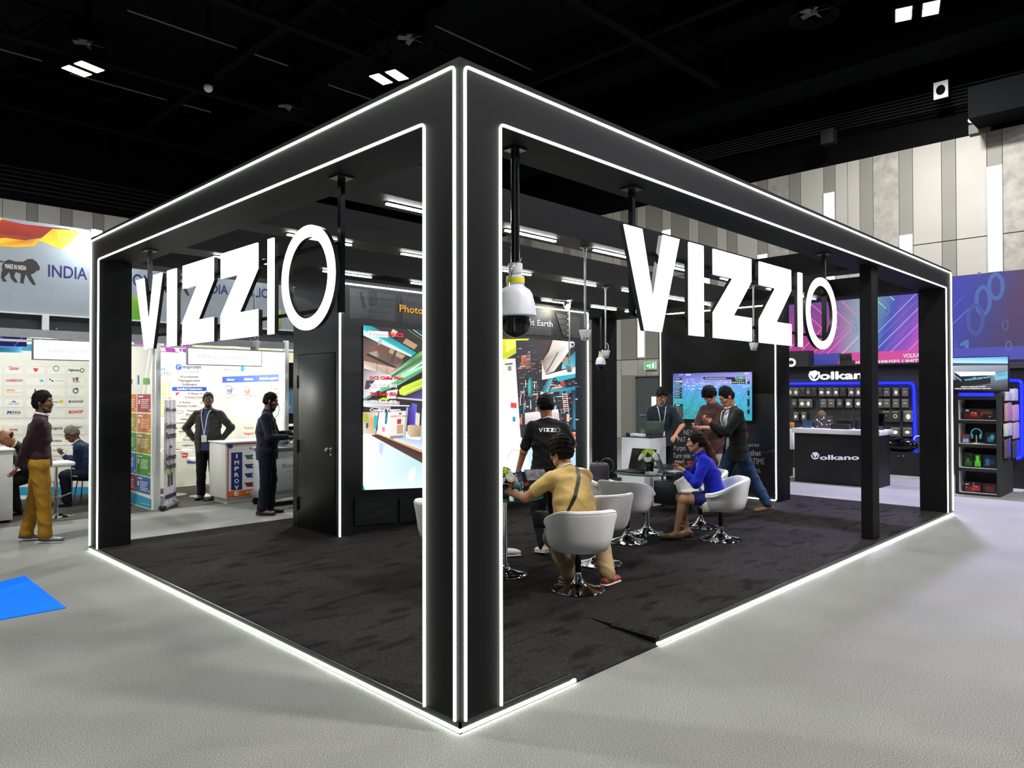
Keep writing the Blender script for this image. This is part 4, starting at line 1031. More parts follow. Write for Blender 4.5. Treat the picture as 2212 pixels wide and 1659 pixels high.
# sneaker of someone hidden by the corner post
# ---------------------------------------------------------------- cameras and sensors hanging from the booth frame
def ptz(label, x, y, z0, ztop, s=1.0, pole_m=None):
    o = empty('dome_camera', (x, y, ztop), 0, label, 'security camera')
    pm = pole_m or MATS['pole_steel']
    zc = z0+.42*s
    p = MB().tube([(x, y, zc), (x, y, ztop)], .026*s, 16).build('pole', pm, o, True)
    MB().box((x-.05, y-.05, ztop-.012), (x+.05, y+.05, ztop-.001)).build('mounting_plate', pm, p)
    def P(l): return [(r*s, z0+z*s) for r, z in l]
    MB().lathe(P([(0, .43), (.040, .43), (.042, .42), (.042, .375), (.036, .37), (.036, .36), (.050, .355), (.052, .345), (.052, .31), (.048, .305)]), (x, y, 0), 32).build('collar', M_plast_w, o, True)
    MB().lathe(P([(.0525, .343), (.0535, .343), (.0535, .315), (.0525, .315)]), (x, y, 0), 32).build('yellow_tag', mat('yellow_label', '#f0dc10', .4, var=.05), o, True)
    MB().lathe(P([(.048, .305), (.062, .29), (.085, .275), (.10, .25), (.112, .20), (.120, .15), (.122, .125), (.115, .12), (0, .12)]), (x, y, 0), 40).build('housing', M_plast_w, o, True)
    b = MB().ball((x, y, z0+.085*s), .088*s, 28).build('lens_ball', mat('gloss_black_ball', '#0a0a0c', .2), o, True)
    m = MB()
    for k in range(-4, 5):
        rr = math.sqrt(max(0, .0915**2-(k*.013)**2)); d = Vector((-.70, -.70, 0)); u = Vector((.7, -.7, 0))
        m.tube([Vector((x, y, z0+.085*s))+(u*(k*.013)+d*rr*math.cos(a)+Vector((0, 0, rr*math.sin(a))))*s for a in np.linspace(-1.1, .75, 9)], .0028*s, 6)
    m.build('cooling_fin', M_plast_k, b, True)
    m = MB(); m.tube([(x+.035*s, y, z0+.44*s), (x-.0*s, y-.05*s, z0+.46*s), (x-.045*s, y-.02*s, z0+.40*s), (x-.05*s, y-.01*s, z0+.33*s), (x-.06*s, y-.01*s, z0+.28*s)], .0025*s, 6); m.build('safety_wire', M_chrome, o, True)
    return o
ptz('big white dome security camera with a yellow tag, hanging beside the near corner post', .60, .19, 2.045, HB)
A = Art('Y', .19-.121, .001); A.wrect(.575, 2.185, .635, 2.215, '#cfd0d8')
for q in range(5): A.wrect(.578, 2.19+q*.005, .607, 2.192+q*.005, '#5a5f88')
MATS['print_label'] = M_print
ptz('small white dome security camera hanging far back by the screen wall edge', 8.45, 5.62, 2.15, 3.15, .8)
def sensor(label, x, y, ztop, zbot, s=1.0, hang=False):
    o = empty('ceiling_sensor', (x, y, ztop), 0, label, 'sensor', 'white conical people-counting sensors on poles'); M = mat('galvanised', '#9fa3a4', .35, .6, var=.1)
    p = MB().tube([(x, y, zbot+.12*s), (x, y, ztop-.01)], .011*s, 12).build('pole', M, o, True)
    MB().lathe([(0, 0), (.045, 0), (.05, -.006), (.02, -.02), (.014, -.05), (0, -.05)], (x, y, ztop-.001), 20).build('flange', M, p, True)
    h = MB().lathe([(0, .1*s), (.058*s, .1*s), (.060*s, .09*s), (.036*s, .0), (.030*s, -.004), (0, -.004)], (x, y, zbot), 28).build('housing', mat('grey_plastic', '#b9bbbd', .45), o, True)
    d = Vector((-.7, -.71, 0)); u = Vector((.7, -.7, 0)); m = MB()
    for k in (-.016, .016):
        q = Vector((x, y, zbot+.018*s))+d*.040*s+u*k*s; m.ball(q, .0085*s, 10)
    m.build('lens', M_plast_k, h, True)
    MB().tube([(x, y, zbot+.2*s), Vector((x, y, zbot+.19*s))+u*.03, Vector((x, y, zbot+.14*s))+u*.04, Vector((x, y, zbot+.1*s))+u*.03], .004, 6).build('cable', M_plast_w, o, True)
sensor('white conical sensor on a pole under the nearest beam, above the screen wall corner', 3.14, 1.715, HB, 2.235)
sensor('white conical sensor on a pole under the middle beam, between the two signs', 5.44, 3.215, HB, 2.19)
sensor('white conical sensor on a short pole just below the first one', 6.15, 4.45, HB, 2.04)
q = onY(1628, 745, 1.715)
sensor('white conical sensor below the second Z of the right sign', q.x, 1.715, HB, q.z-.07)
q = onX(636, 735, .55)
sensor('white conical sensor at the left, hanging beside the O of the left sign', 1.2, 4.715, HB, onX(636, 748, 1.2).z, 1.0)
o = empty('spot_light', (5.5, 3.9, 2.9), 0, 'bright warm spotlight above the screen wall', 'spotlight')
q = onY(1224, 662, 4.40); MB().lathe([(0, .07), (.04, .07), (.05, 0), (0, 0)], (q.x, 4.40, q.z), 20).build('lamp_head', M_plast_k, o, True)
MB().ball((q.x, 4.385, q.z-.0), .045, 16).build('bulb', mat('warm_bulb', '#ffffff', .3, emit='#fff2b0', es=25, var=0), o, True)
MB().tube([(q.x, 4.40, q.z+.07), (q.x, 4.70, HB)], .01, 8).build('arm', M_plast_k, o, True)
l = bpy.data.lights.new('spot_bulb_light', 'POINT'); l.energy = 12; l.shadow_soft_size = .05; l.color = (1, .93, .7); lo = bpy.data.objects.new('spot_bulb_light', l); COL.objects.link(lo); lo.location = (q.x, 4.28, q.z-.05)
# ---------------------------------------------------------------- left pavilion
def CR(ox, oy, s): return lambda pts: [(ox+x/s, oy+y/s) for x, y in pts]
M_fab = mat('fascia_fabric', '#8d949c', .8, var=.03); M_wallw = mat('white_panel', '#e9e8df', .6, var=.015)
fa = empty('pavilion_fascia', (1.5, 8.5, 2.77), 0, 'long pale grey pavilion fascia banner with lions and dark blue INDIA lettering', 'banner')
box('banner_panel', (-1.7, 8.50, 2.775), (4.6, 8.55, 4.0), M_fab, fa)
A = Art('Y', 8.50)
A.wpoly([(-1.6, 3.98), (-.45, 3.98), (-.15, 3.95), (.40, 3.97), (.05, 3.80), (-.20, 3.72), (-.50, 3.74), (-1.0, 3.66), (-1.6, 3.80)], ['#b03018', '#c03a1a', '#a52a16', '#3a1210', '#7a2014', '#8e2614', '#b8401c', '#b03a18', '#a03018'])
A.wpoly([(-.62, 3.66), (-.35, 3.74), (-.10, 3.74), (.05, 3.80), (-.02, 3.68), (-.22, 3.63), (-.45, 3.62)], ['#e8b41c', '#f0c81e', '#c8641a', '#e0a01c', '#e8b41c', '#d89a1a', '#e0b01c'])
A.wpoly([(.02, 3.76), (.18, 3.94), (.42, 3.965), (.52, 3.95), (.40, 3.78), (.28, 3.68), (.15, 3.72)], ['#e8b81c', '#d88a1a', '#c86418', '#f0d020', '#e8b41c', '#d8981a', '#e8b41c'])
A.wpoly([(-.5, 3.985), (-.38, 3.985), (-.46, 3.90), (-.6, 3.86)], '#e6d820')
def lion(A, x0, z0, s, txt=True):
    P = [(0, .62), (.12, .70), (.30, .66), (.52, .68), (.62, .78), (.75, .80), (.86, .72), (.95, .56), (.93, .46), (.86, .44), (.80, .36), (.74, .38), (.70, .30), (.82, .04), (.84, -.02), (.76, -.02), (.66, .12), (.58, .28), (.52, .26), (.50, .02), (.52, -.0), (.42, .0), (.44, .30), (.30, .34), (.26, .20), (.36, .02), (.28, .0), (.16, .14), (.14, .30), (.06, .30), (.0, .12), (.08, .02), (-.02, .0), (-.08, .10), (-.04, .30), (-.06, .48), (-.02, .58), (-.3, .60), (-.3, .63)]
    # drawn as strips: body, mane, legs, tail
    for q in ([(-.04, .30), (-.06, .48), (0, .62), (.12, .70), (.30, .66), (.52, .68), (.58, .28), (.44, .30), (.30, .34), (.14, .30)],
              [(.50, .68), (.62, .78), (.75, .80), (.86, .72), (.95, .56), (.93, .46), (.86, .44), (.80, .36), (.70, .30), (.58, .28)],
              [(.58, .28), (.70, .30), (.82, .04), (.84, -.02), (.76, -.02), (.66, .12)], [(.44, .30), (.56, .28), (.51, .04), (.53, 0), (.42, 0)],
              [(.14, .30), (.30, .34), (.26, .20), (.36, .02), (.28, 0), (.17, .14)], [(-.06, .32), (.12, .30), (.0, .12), (.08, .02), (-.02, 0), (-.08, .12)],
              [(-.3, .60), (-.3, .63), (-.02, .64), (-.02, .60)]):
        A.wpoly([(x0+a*s, z0+b*s) for a, b in q], '#2a2523')
    if txt:
        pa = (x0+.02*s, z0+.42*s)
        vs, fs = glyphs('MAKE IN INDIA', .02); w = max(v[0] for v in vs); off = A._off(); i = len(A.v)
        A.v += [A.W(pa[0]+v[0]/w*.56*s, pa[1]+v[1]*.20*s)+off*v[2] for v in vs]; A.f += [tuple(i+q for q in f) for f in fs]; A.c += [lin('#d8d4d0')]*len(vs)
lion(A, -.36, 3.17, .42)
A.text('INDIA', (104, 597), (188, 604), 26, '#17125a', .012); A.text('PAVILION', (205, 607), (329, 622), 27, '#17125a', .012)
lion(A, 1.66, 3.22, .40); A.text('INDIA', (431, 631), (492, 636), 20, '#17125a', .012); A.text('PAVILION', (502, 637), (597, 645), 20, '#17125a', .012)
A.wpoly([(1.16, 2.79), (1.52, 2.79), (1.56, 2.95), (1.50, 3.12), (1.35, 3.16), (1.16, 3.10)], ['#4f9a1c', '#3f7a14', '#5f9e20', '#a8c41e', '#b4c820', '#6aa41e'])
A.wpoly([(3.28, 2.79), (3.50, 2.79), (3.50, 3.10), (3.30, 3.14)], ['#4f9a1c', '#3f7a14', '#a8c41e', '#8ab41e'])
A.build('printed_artwork', M_print, fa)
box('dark_infill', (-1.7, 8.60, 2.57), (4.6, 8.62, 2.775), mat('infill_dark', '#3a3c3e', .7), fa)
fm = empty('pavilion_scaffold', (1.5, 8.5, 0), 0, 'aluminium post and rail frame carrying the pavilion fascia', 'scaffold')
M_whal = mat('white_aluminium', '#c9cdcc', .4, .3, var=.04)
for x in (-1.62, 1.53, 3.58): box('post', (x-.035, 8.44, 0), (x+.035, 8.51, 2.60 if x != 1.53 else 2.46), M_whal, fm, .004)
box('rail', (-1.7, 8.46, 2.46), (4.6, 8.49, 2.57), mat('grey_rail', '#8f9496', .4, .3), fm); box('rail', (-1.7, 8.47, 2.40), (4.6, 8.50, 2.43), M_whal, fm); box('rail', (-1.7, 8.46, 2.765), (4.6, 8.499, 2.785), M_whal, fm)
box('short_post', (.06, 8.46, 2.57), (.14, 8.499, 2.765), M_whal, fm); box('short_post', (2.2, 8.46, 2.57), (2.28, 8.499, 2.765), M_whal, fm)
# walls
lw = empty('logo_wall', (0, 11.2, 0), 0, 'white booth back wall printed with a grid of company logos', 'partition wall')
box('wall_panel', (-1.7, 11.2, 0), (1.45, 11.26, 2.62), M_wallw, lw)
A = Art('Y', 11.2); A.rect(-20, 1052, 208, 1070, '#2f9ec8'); A.wrect(-1.6, 2.42, .95, 2.53, '#2f8fb8')
rows = [(792, 809), (815, 833), (838, 856), (861, 880), (885, 903), (920, 939), (944, 962), (968, 985), (990, 1008)]
cols = [(-32, 5), (8, 51), (55, 97), (101, 141), (144, 184)]
for y0, y1 in rows:
    for x0, x1 in cols:
        A.rect(x0, y0, x1, y1, '#cfcdc0'); A.rect(x0+.5, y0+.6, x1-.5, y1-.6, '#eeede4')
A.text('OOREDOO', (12, 824), (49, 824), 5, '#c8102e', .03); A.text('Qatar', (19, 798), (42, 799), 7, '#d0323c', .02)
A.poly([(71, 795), (83, 796), (79, 803), (75, 803)], '#e0343c'); A.ring(121, 796, 6, 5.5, 1.5, '#6b6a5c'); A.text('Alghanim', (147, 801), (171, 802), 5, '#2c2c2c', .02); A.ring(177, 800, 4, 4, 2, '#4a8a2a')
A.poly([(84, 821), (92, 819), (94, 825), (88, 825)], '#4ec0d8'); A.disc(108, 820, 2, 2, '#2a4a9a'); A.disc(113, 823, 2, 2, '#2a4a9a'); A.text('LIFE PHARMA', (118, 824), (138, 824), 2.5, '#8a98b8')
A.text('QTR SYSTEM', (157, 826), (171, 826), 3, '#9a6a58', .02); A.rect(157, 816, 161, 822, '#9a5a48'); A.rect(163, 815, 169, 822, '#7a5a50')
A.text('OPTIMAL', (13, 845), (33, 845), 4, '#e0983a', .02); A.text('Facilities Management', (13, 849), (49, 849), 2.5, '#e0b070')
A.poly([(76, 838), (73, 846), (79, 846)], '#6a2c2c'); A.ring(163, 844, 5, 5, 3, '#4a8a8a'); A.disc(166, 840, 2.5, 2, '#2a2a2a'); A.disc(160, 841, 2, 2, '#d86a3a')
A.poly([(22, 870), (30, 865), (38, 871), (30, 868)], '#3a5aa8'); A.text('DIGITALIA', (18, 874), (42, 874), 3.5, '#7a8ab0')
A.text('prime bank', (111, 869), (126, 870), 4, '#6a7060', .01); A.disc(132, 867, 5, 3.5, '#d8d020'); A.text('MAWAQIF', (154, 870), (180, 869), 5, '#44607a', .02); A.rect(148, 865, 152, 870, '#44507a')
A.poly([(15, 888), (25, 888), (25, 896), (20, 891), (15, 896)], '#34457a'); A.text('RINA', (27, 893), (45, 893), 5.5, '#3c4454', .02); A.text('SYSTEMS', (27, 896), (45, 896), 2, '#9098a4'); A.text('BECKHOFF', (148, 893), (179, 892), 6, '#d8402c', .03)
A.text('syngenta', (107, 927), (135, 927), 6, '#4a5a50', .01); A.text('MAWAT', (156, 925), (177, 925), 4, '#3a3a3a', .02); A.text('MICHELIN', (108, 954), (133, 954), 4, '#2a3a6a', .03)
A.text('apra', (114, 974), (124, 974), 5, '#b09a50', .01); A.ring(125, 973, 6, 6, 1, '#a8a070', a0=-80, a1=80); A.text('LUBES', (107, 998), (120, 998), 5, '#b04858', .02); A.text('wic', (112, 1042), (121, 1042), 4, '#b04858', .02)
A.text('SADAFCO', (8, 994), (28, 994), 4, '#5a6a8a', .02); A.text('TECHNO', (20, 930), (38, 930), 4, '#b03a28', .02)
A.build('printed_logos', M_print, lw)
pw = empty('service_wall', (1.5, 9.8, 0), 0, 'booth side wall with a grid of coloured service tiles', 'partition wall')
box('wall_panel', (1.47, 8.515, 0), (1.53, 11.18, 2.46), M_wallw, pw)
A = Art('X', 1.47)
A.wpoly([(11.1, 0.02), (8.53, 0.02), (8.53, .165), (11.1, .24)], '#3f9fc8')
TC = ['#a8404c', '#d87a30', '#a89028', '#4a9a3c', '#3c6aa8']; TC2 = ['#d87a30', '#b0a034', '#4fa040', '#4a7ab8', '#9a3a48']
hz = [(1.44, 1.71), (1.14, 1.415), (.83, 1.115), (.50, .805), (.235, .475)]
for i, (z0, z1) in enumerate(hz):
    for j, (h1, h0) in enumerate(((8.57, 9.13), (9.17, 9.72), (9.76, 10.3), (10.34, 10.9))):
        cc = TC[i] if j == 0 else TC2[i] if j == 1 else TC[(i+j) % 5]
        A.wrect(h0, z0, h1, z1, cc)
        for q in range(5): A.wrect(h0-.16, z1-.09-q*.03, h1+.08+.03*(q % 3), z1-.078-q*.03, '#e8dcd8')
        A.wrect(h0-.04, z1-.045, h0-.24, z1-.025, '#f4ece8'); A.wrect(h0-.05, z1-.15, h0-.11, z1-.08, '#f0e8e0'); A.wrect(h1+.05, z0+.02, h1+.02, z0+.05, '#ffffff')
A.wrect(8.86, 1.86, 8.62, 1.95, '#6aa84a'); A.wrect(9.12, 1.86, 9.06, 2.0, '#7ab0d8'); A.wrect(9.4, 1.87, 9.36, 1.95, '#e8a07a')
A.text('www.sierra.com', (305, 1087), (326, 1092), 2.5, '#ffffff')
A.build('printed_tiles', M_print, pw)
iw = empty('software_wall', (2.5, 10.95, 0), 0, 'white booth corner wall printed with warehouse software adverts and customer names', 'partition wall')
box('wall_panel', (1.53, 10.95, 0), (3.61, 11.0, 2.46), M_wallw, iw); box('wall_panel', (3.55, 8.52, 0), (3.61, 10.95, 2.46), M_wallw, iw)
A = Art('Y', 10.95); c = CR(330, 760, 6.913)
A.text('Fast', (335, 801), (358, 800), 8, '#2a8ad8', .03); A.text('WMS', (337, 812), (370, 812), 9, '#6a6a6a'); A.text('Software', (330, 822), (357, 822), 6, '#9a9a9a')
for (x0, y0, x1, y1) in ((346, 826, 361, 862), (365, 826, 371, 935), (346, 864, 361, 900)):
    A.rect(x0-.7, y0, x1, y1, '#3a58b8'); A.rect(x0, y0+.5, x1-.5, y1-.5, '#d8cfa0')
    r = random.Random(x0)
    for q in range(26):
        a_ = r.uniform(x0, x1-3); b_ = r.uniform(y0+1, y1-3); A.rect(a_, b_, a_+r.uniform(1, 2.6), b_+r.uniform(.6, 2), r.choice(['#c8b060', '#b86a4a', '#8aa860', '#e8e0c0', '#a89a70']))
A.disc(386, 793, 7, 6.5, '#2f5ac8'); A.ring(387, 793, 3.4, 3, 1.6, '#dfe8f8', a0=120, a1=330); A.text('improsys', (395, 796), (434, 796), 8, '#3a4a78', .025); A.text('www.improsys.in', (396, 804), (431, 804), 2.6, '#5a5a5a', .01)
for i, (s_, x0, x1) in enumerate((('Warehouse', 388, 428), ('Management', 385, 432), ('Software', 393, 425))): A.text(s_, (x0, 816+8.4*i), (x1, 816+8.4*i), 5.2, '#4a4a4a', .015)
A.rect(372, 836, 446, 844.5, '#1c46b4'); A.text('Satisfied Customers', (382, 842), (436, 842), 4.2, '#ffffff', .03)
names = [('Al Bustan Al', 405, 437, 852), ('Khaleeji, Kuwait', 400, 442, 860), ('Al Bustan', 386, 411, 871), ('Al Wataniya, Kuwait', 373, 425, 878.5), ('Mohsin', 404, 424, 889), ('Browns', 402, 422, 897), ('Sultan', 390, 406, 907), ('Furnishings, India', 374, 420, 915), ('K. P. Transport', 373, 416, 927), ('India', 386, 399, 933.5), ('Rock', 400, 411, 944), ('FZC, Sharjah', 395, 422, 951.5), ('Logistics', 393, 417, 963)]
for s_, x0, x1, y in names: A.text(s_, (x0, y), (x1, y), 4, '#6a5048', .012)
for y in (862, 880.5, 899, 919, 937, 955, 968): A.rect(372, y, 446, y+.5, '#b9a8a0')
A.poly([(379, 848), (388, 847), (383, 853), (380, 856)], '#c83a3a'); A.ring(387, 890, 9, 3, 1, '#6a4a8a'); A.disc(435, 870, 2, 3, '#6ab83a'); A.poly([(391, 978), (406, 978), (404, 988), (393, 988)], '#d0343a'); A.text('Mart', (393, 985), (403, 985), 4, '#ffffff', .03); A.rect(404, 993, 432, 1001, '#3a4a9a')
A.build('printed_adverts', M_print, iw)
A = Art('X', 3.55)
A.text('Fast', (459, 799), (472, 799), 8, '#2a7ac8', .03); A.ring(456, 803, 3.5, 8, 1, '#7a7a7a'); A.disc(460, 807, 2.5, 3, '#2a5ac8')
A.text('Monitor Assets and', (447.5, 823), (477.5, 823), 5, '#7a7a7a', .0); A.text('Reduce Machine', (449.5, 834), (476, 834), 5, '#7a7a7a'); A.text('Downtime', (454.5, 845.5), (470.5, 845.5), 5, '#7a7a7a')
A.text('www.improsys.in', (483, 800), (512, 799), 4, '#6a6a6a'); A.disc(524, 796, 4, 7, '#2a8ad8')
A.poly([(480.5, 814), (602, 808), (602, 823.5), (480.5, 827)], ['#3a5ac0', '#4a68c0', '#4a68c0', '#2a5ad0']); A.text('Software', (490, 822.5), (506.5, 822), 5, '#ffffff', .03); A.text('Solutions', (527.5, 821.5), (547, 821), 5.5, '#ffffff', .03); A.text('Global Recognition', (561, 820.5), (601, 819), 5.5, '#ffffff', .02)
for (cx, cy, tt, col, sub_, xx) in ((494, 842, 'FAST', '#1c5ab8', 'Project', 511), (531, 844, 'FAST', '#e8702a', 'Planning', 554)):
    A.ring(cx, cy, 6.5, 9.5, 1.1, '#5a6a7a', a0=-150, a1=140); A.text(tt, (cx-3, cy+6), (cx+9, cy+6), 7.5, col, .04); A.text(sub_, (cx+4, cy+13), (xx, cy+12.5), 5, '#6a6a6a', .0); A.text('software', (cx-5, cy+18), (cx+9, cy+18), 3, '#8a8a8a')
    for q, c_ in enumerate(('#e8883a', '#8ab83a', '#c83a3a')): A.line([(cx+4+q, cy-10+q*3), (cx+14+q*2, cy-8.6+q*3)], .8, c_)
A.text('Recognised as a key player', (561, 843), (602, 841), 4, '#6a6a6a'); A.text('in globalisation software', (561, 853), (602, 851), 4, '#6a6a6a'); A.text('exports', (591, 860), (602, 860), 4, '#6a6a6a')
A.ring(594, 884, 9, 17, 1.6, '#8ab0a0', a0=-60, a1=240)
for i, s_ in enumerate(('Finance', 'Management', 'Software')): A.text(s_, (528-i*1.5, 927+12*i), (548+i, 926+12*i), 5.5, '#e8804a', .01)
A.build('printed_adverts', M_print, iw)
box('stripe_panel', (1.60, 10.90, 2.47), (3.0, 10.93, 2.72), mat('magenta_stripe', '#8a2a8a', .7), iw)
A = Art('Y', 10.90)
for q in range(5): A.wpoly([(1.7+q*.25, 2.48), (1.78+q*.25, 2.48), (1.70+q*.25, 2.71), (1.62+q*.25, 2.71)], '#e0b8dc')
A.build('printed_stripes', M_print, iw)
# hanging light boxes
M_lbx = art_mat('lightbox_face', 1.25)
for nm, x0, x1, z0, z1, tx, lb in (('light_box', -.068, .93, 2.165, 2.44, 'SIERRA ODC PRIVATE', 'long glowing white sign box with faint grey name over the logo wall booth'), ('light_box', 1.915, 3.10, 2.15, 2.41, 'IMPROSYS PVT LTD', 'long glowing white sign box over the software booth')):
    o = empty(nm, ((x0+x1)/2, 8.4, z0), 0, lb, 'light box'); box('case', (x0, 8.36, z0), (x1, 8.42, z1), mat('grey_case', '#7a7d80', .5), o)
    A = Art('Y', 8.36, .001); A.wrect(x0+.012, z0+.012, x1-.012, z1-.012, '#ffffff')
    a_ = proj_a = None; vs, fs = glyphs(tx, .0); w_ = max(v[0] for v in vs); off = A._off(); i = len(A.v)
    A.v += [A.W(x0+.14+v[0]/w_*(x1-x0-.30), z0+.10+v[1]*.085)+off for v in vs]; A.f += [tuple(i+q for q in f) for f in fs]; A.c += [lin('#b4b6b8')]*len(vs)
    A.build('lit_face', M_lbx, o); m = MB()
    for xx in (x0+.12, x1-.12): MB().tube([(xx, 8.39, z1), (xx, 8.46, 2.47)], .004, 6).build('hanging_hook', M_alu, o)
# booth spot lamps with their light
for x, y, z, pw_, lb in ((.25, 9.4, 2.38, 52, 'small white spotlight inside the logo wall booth'), (2.35, 9.7, 2.38, 50, 'small white spotlight inside the software booth'), (3.0, 9.2, 2.38, 26, 'small white spotlight near the right post of the software booth')):
    o = empty('booth_spotlight', (x, y, z), 0, lb, 'spotlight'); MB().ball((x, y, z), .05, 16, (1.2, 1, .7)).build('lamp_head', mat('spot_face', '#ffffff', .4, emit='#fffdf0', es=6, var=0), o, True); MB().tube([(x, y, z+.03), (x, y, 2.6), (x, 8.55, 2.6)], .008, 6).build('arm', M_whal, o)
    l = bpy.data.lights.new('booth_lamp', 'POINT'); l.energy = pw_; l.shadow_soft_size = .12; l.color = (1, 1, .93); lo = bpy.data.objects.new('booth_lamp', l); COL.objects.link(lo); lo.location = (x, y, z-.12)
o = empty('banner_floodlight', (.72, 8.25, 4.02), 0, 'floodlight shining down on the pavilion banner beside the booth corner', 'floodlight')
q = onY(207, 503, 8.36); box('lamp_head', (q.x-.08, 8.28, q.z-.02), (q.x+.06, 8.34, q.z+.03), M_whal, o, .01); box('lens', (q.x-.08, 8.28, q.z-.045), (q.x+.07, 8.35, q.z-.031), mat('spot_face2', '#ffffff', .4, emit='#eafcff', es=30, var=0), o); MB().tube([(q.x, 8.36, q.z+.04), (q.x, 8.52, 4.0)], .012, 8).build('arm', M_whal, o)
l = bpy.data.lights.new('banner_lamp', 'POINT'); l.energy = 28; l.shadow_soft_size = .05; l.color = (.88, .98, 1); lo = bpy.data.objects.new('banner_lamp', l); COL.objects.link(lo); lo.location = (q.x-.02, 8.22, q.z-.09)
l = bpy.data.lights.new('banner_lamp', 'POINT'); l.energy = 12; l.shadow_soft_size = .05; l.color = (.88, .98, 1); lo = bpy.data.objects.new('banner_lamp', l); COL.objects.link(lo); lo.location = (2.9, 8.2, 3.9)
# teal canopy piece + stripe at the far left
tag(box('canopy_strip', (-1.6, 9.4, 2.30), (.02, 9.44, 2.37), mat('teal_fabric', '#3a93b0', .7)), 'teal canopy strip under the purple striped panel at the left edge', 'canopy')
o = empty('striped_panel', (-.8, 9.4, 2.5), 0, 'purple panel with pale diagonal stripes at the left edge', 'panel'); box('panel', (-1.6, 9.30, 2.38), (.06, 9.34, 2.52), mat('purple_panel', '#3b2fa8', .6), o)
A = Art('Y', 9.30)
for q in range(6): A.wpoly([(-1.3+q*.24, 2.385), (-1.28+q*.24, 2.385), (-1.18+q*.24, 2.515), (-1.20+q*.24, 2.515)], '#a8a0e8')
A.build('printed_stripes', M_print, o)

# furniture of the pavilion
ct = empty('white_counter', (-.7, 9.0, 0), 0, 'plain white counter at the left edge with the bald man behind it', 'counter')
box('counter_body', (-1.5, 8.80, .04), (-.19, 9.35, .96), mat('white_laminate', '#d3d3d0', .4, var=.02), ct, .003); box('counter_top', (-1.52, 8.78, .96), (-.17, 9.37, .985), M_white, ct, .003); box('plinth', (-1.47, 8.83, 0), (-.22, 9.32, .04), M_blk2, ct)
def stool(lb, x, y, sz=.74):
    o = empty('bar_stool', (x, y, 0), 0, lb, 'bar stool'); MB().lathe([(0, 0), (.20, 0), (.205, .008), (.12, .02), (.04, .045), (.028, .08), (.026, sz-.25), (.018, sz-.25), (.018, sz-.02), (0, sz-.02)], n=36).build('base', M_chrome, o, True, inv=False)
    MB().box((-.20, -.18, sz-.03), (.20, .18, sz+.03), .025).build('seat', M_leather, o, True, inv=False)
    MB().tube([(-.16, -.12, sz-.03), (-.16, -.16, sz-.40), (0, -.18, sz-.45), (.16, -.16, sz-.40), (.16, -.12, sz-.03)], .010, 8).build('footrest', M_chrome, o, True, inv=False)
stool('white bar stool with chrome foot ring beside the man in the maroon sweater', .34, 8.92)
stool('white bar stool with chrome base behind the printed counter at its left end', 2.62, 9.50, .62)
o = empty('shell_chair', (1.02, 9.80, 0), math.radians(150), 'white shell chair under the seated grey-haired man', 'chair')
m = MB(); prev = None
for i in range(9):
    t = i/8; z = .45+(0 if t < .5 else (t-.5)*2*.42); y = .20-.42*min(1, t*2)-.06*max(0, t-.5)*2
    row = [m.bm.verts.new((s_*.22*(1-.15*t), y+.02*abs(s_), z+.02*s_*s_)) for s_ in (-1, -.6, -.2, .2, .6, 1)]
    if prev: [m.bm.faces.new((prev[k], prev[k+1], row[k+1], row[k])) for k in range(5)]
    prev = row
sh = m.build('shell', M_plast_w, o, True, inv=False); sm = sh.modifiers.new('thickness', 'SOLIDIFY'); sm.thickness = .012
for sx, sy in ((-.18, .17), (.18, .17), (-.18, -.18), (.18, -.18)): MB().tube([(sx*.8, sy*.7, .44), (sx*1.1, sy*1.15, 0)], .010, 8).build('leg', M_chrome, o, True, inv=False)
o = empty('round_table', (2.30, 9.95, 0), 0, 'small round white table with steel pole and leaflets in the software booth', 'table'); MB().lathe([(0, .74), (.30, .74), (.30, .765), (0, .765)], n=40).build('table_top', M_white, o, True, inv=False)
MB().lathe([(0, 0), (.22, 0), (.22, .01), (.05, .02), (.035, .03), (.035, .74), (0, .74)], n=28).build('pedestal', M_alu, o, True, inv=False)
tag(MB().obox(Matrix.Translation((2.25, 9.85, .775)) @ Matrix.Rotation(.4, 4, 'Z'), (.30, .12, .012)).build('leaflets', mat('leaflet_print', '#6a4a3a', .4, var=.5, scale=40)), 'dark printed leaflets on the small white table', 'leaflets')
# printed counter
ZI = onY(487, 955, 8.29).z; ct = empty('printed_counter', (2.9, 8.55, 0), 0, 'white counter with blue vertical IMPROVE lettering on its front', 'counter')
box('counter_body', (2.47, 8.29, .09), (3.46, 8.88, ZI-.02), MATS['white_laminate'], ct, .003); box('counter_top', (2.45, 8.27, ZI-.02), (3.48, 8.90, ZI), M_white, ct, .003); box('plinth', (2.52, 8.34, 0), (3.41, 8.83, .09), MATS['white_laminate'], ct)
A = Art('Y', 8.29); X0, X1 = 2.50, 3.43
A.wrect(X0, .10, X1, ZI-.03, '#c8402c'); A.wrect(X0+.02, .12, X1-.02, ZI-.05, '#e4e4e2'); A.wrect(X0+.02, .12, X1-.02, .20, '#e06a2a'); A.wrect(X0+.06, .21, X0+.24, ZI-.17, '#16246c')
def wt(A, s, x0, x1, z, h, col, b=0.0):
    vs, fs = glyphs(s, b); w = max(v[0] for v in vs)-min(v[0] for v in vs); m0 = min(v[0] for v in vs); off = A._off(); i = len(A.v)
    A.v += [A.W(x0+(v[0]-m0)/w*(x1-x0), z+v[1]*h/.7)+off*v[2] for v in vs]; A.f += [tuple(i+q for q in f) for f in fs]; A.c += [lin(col)]*len(vs)
for i, ch in enumerate('IMPROVE'): wt(A, ch, X0+.115 if ch != 'I' else X0+.14, X0+.185 if ch != 'I' else X0+.16, ZI-.26-i*.097, .062, '#ffffff', .02)
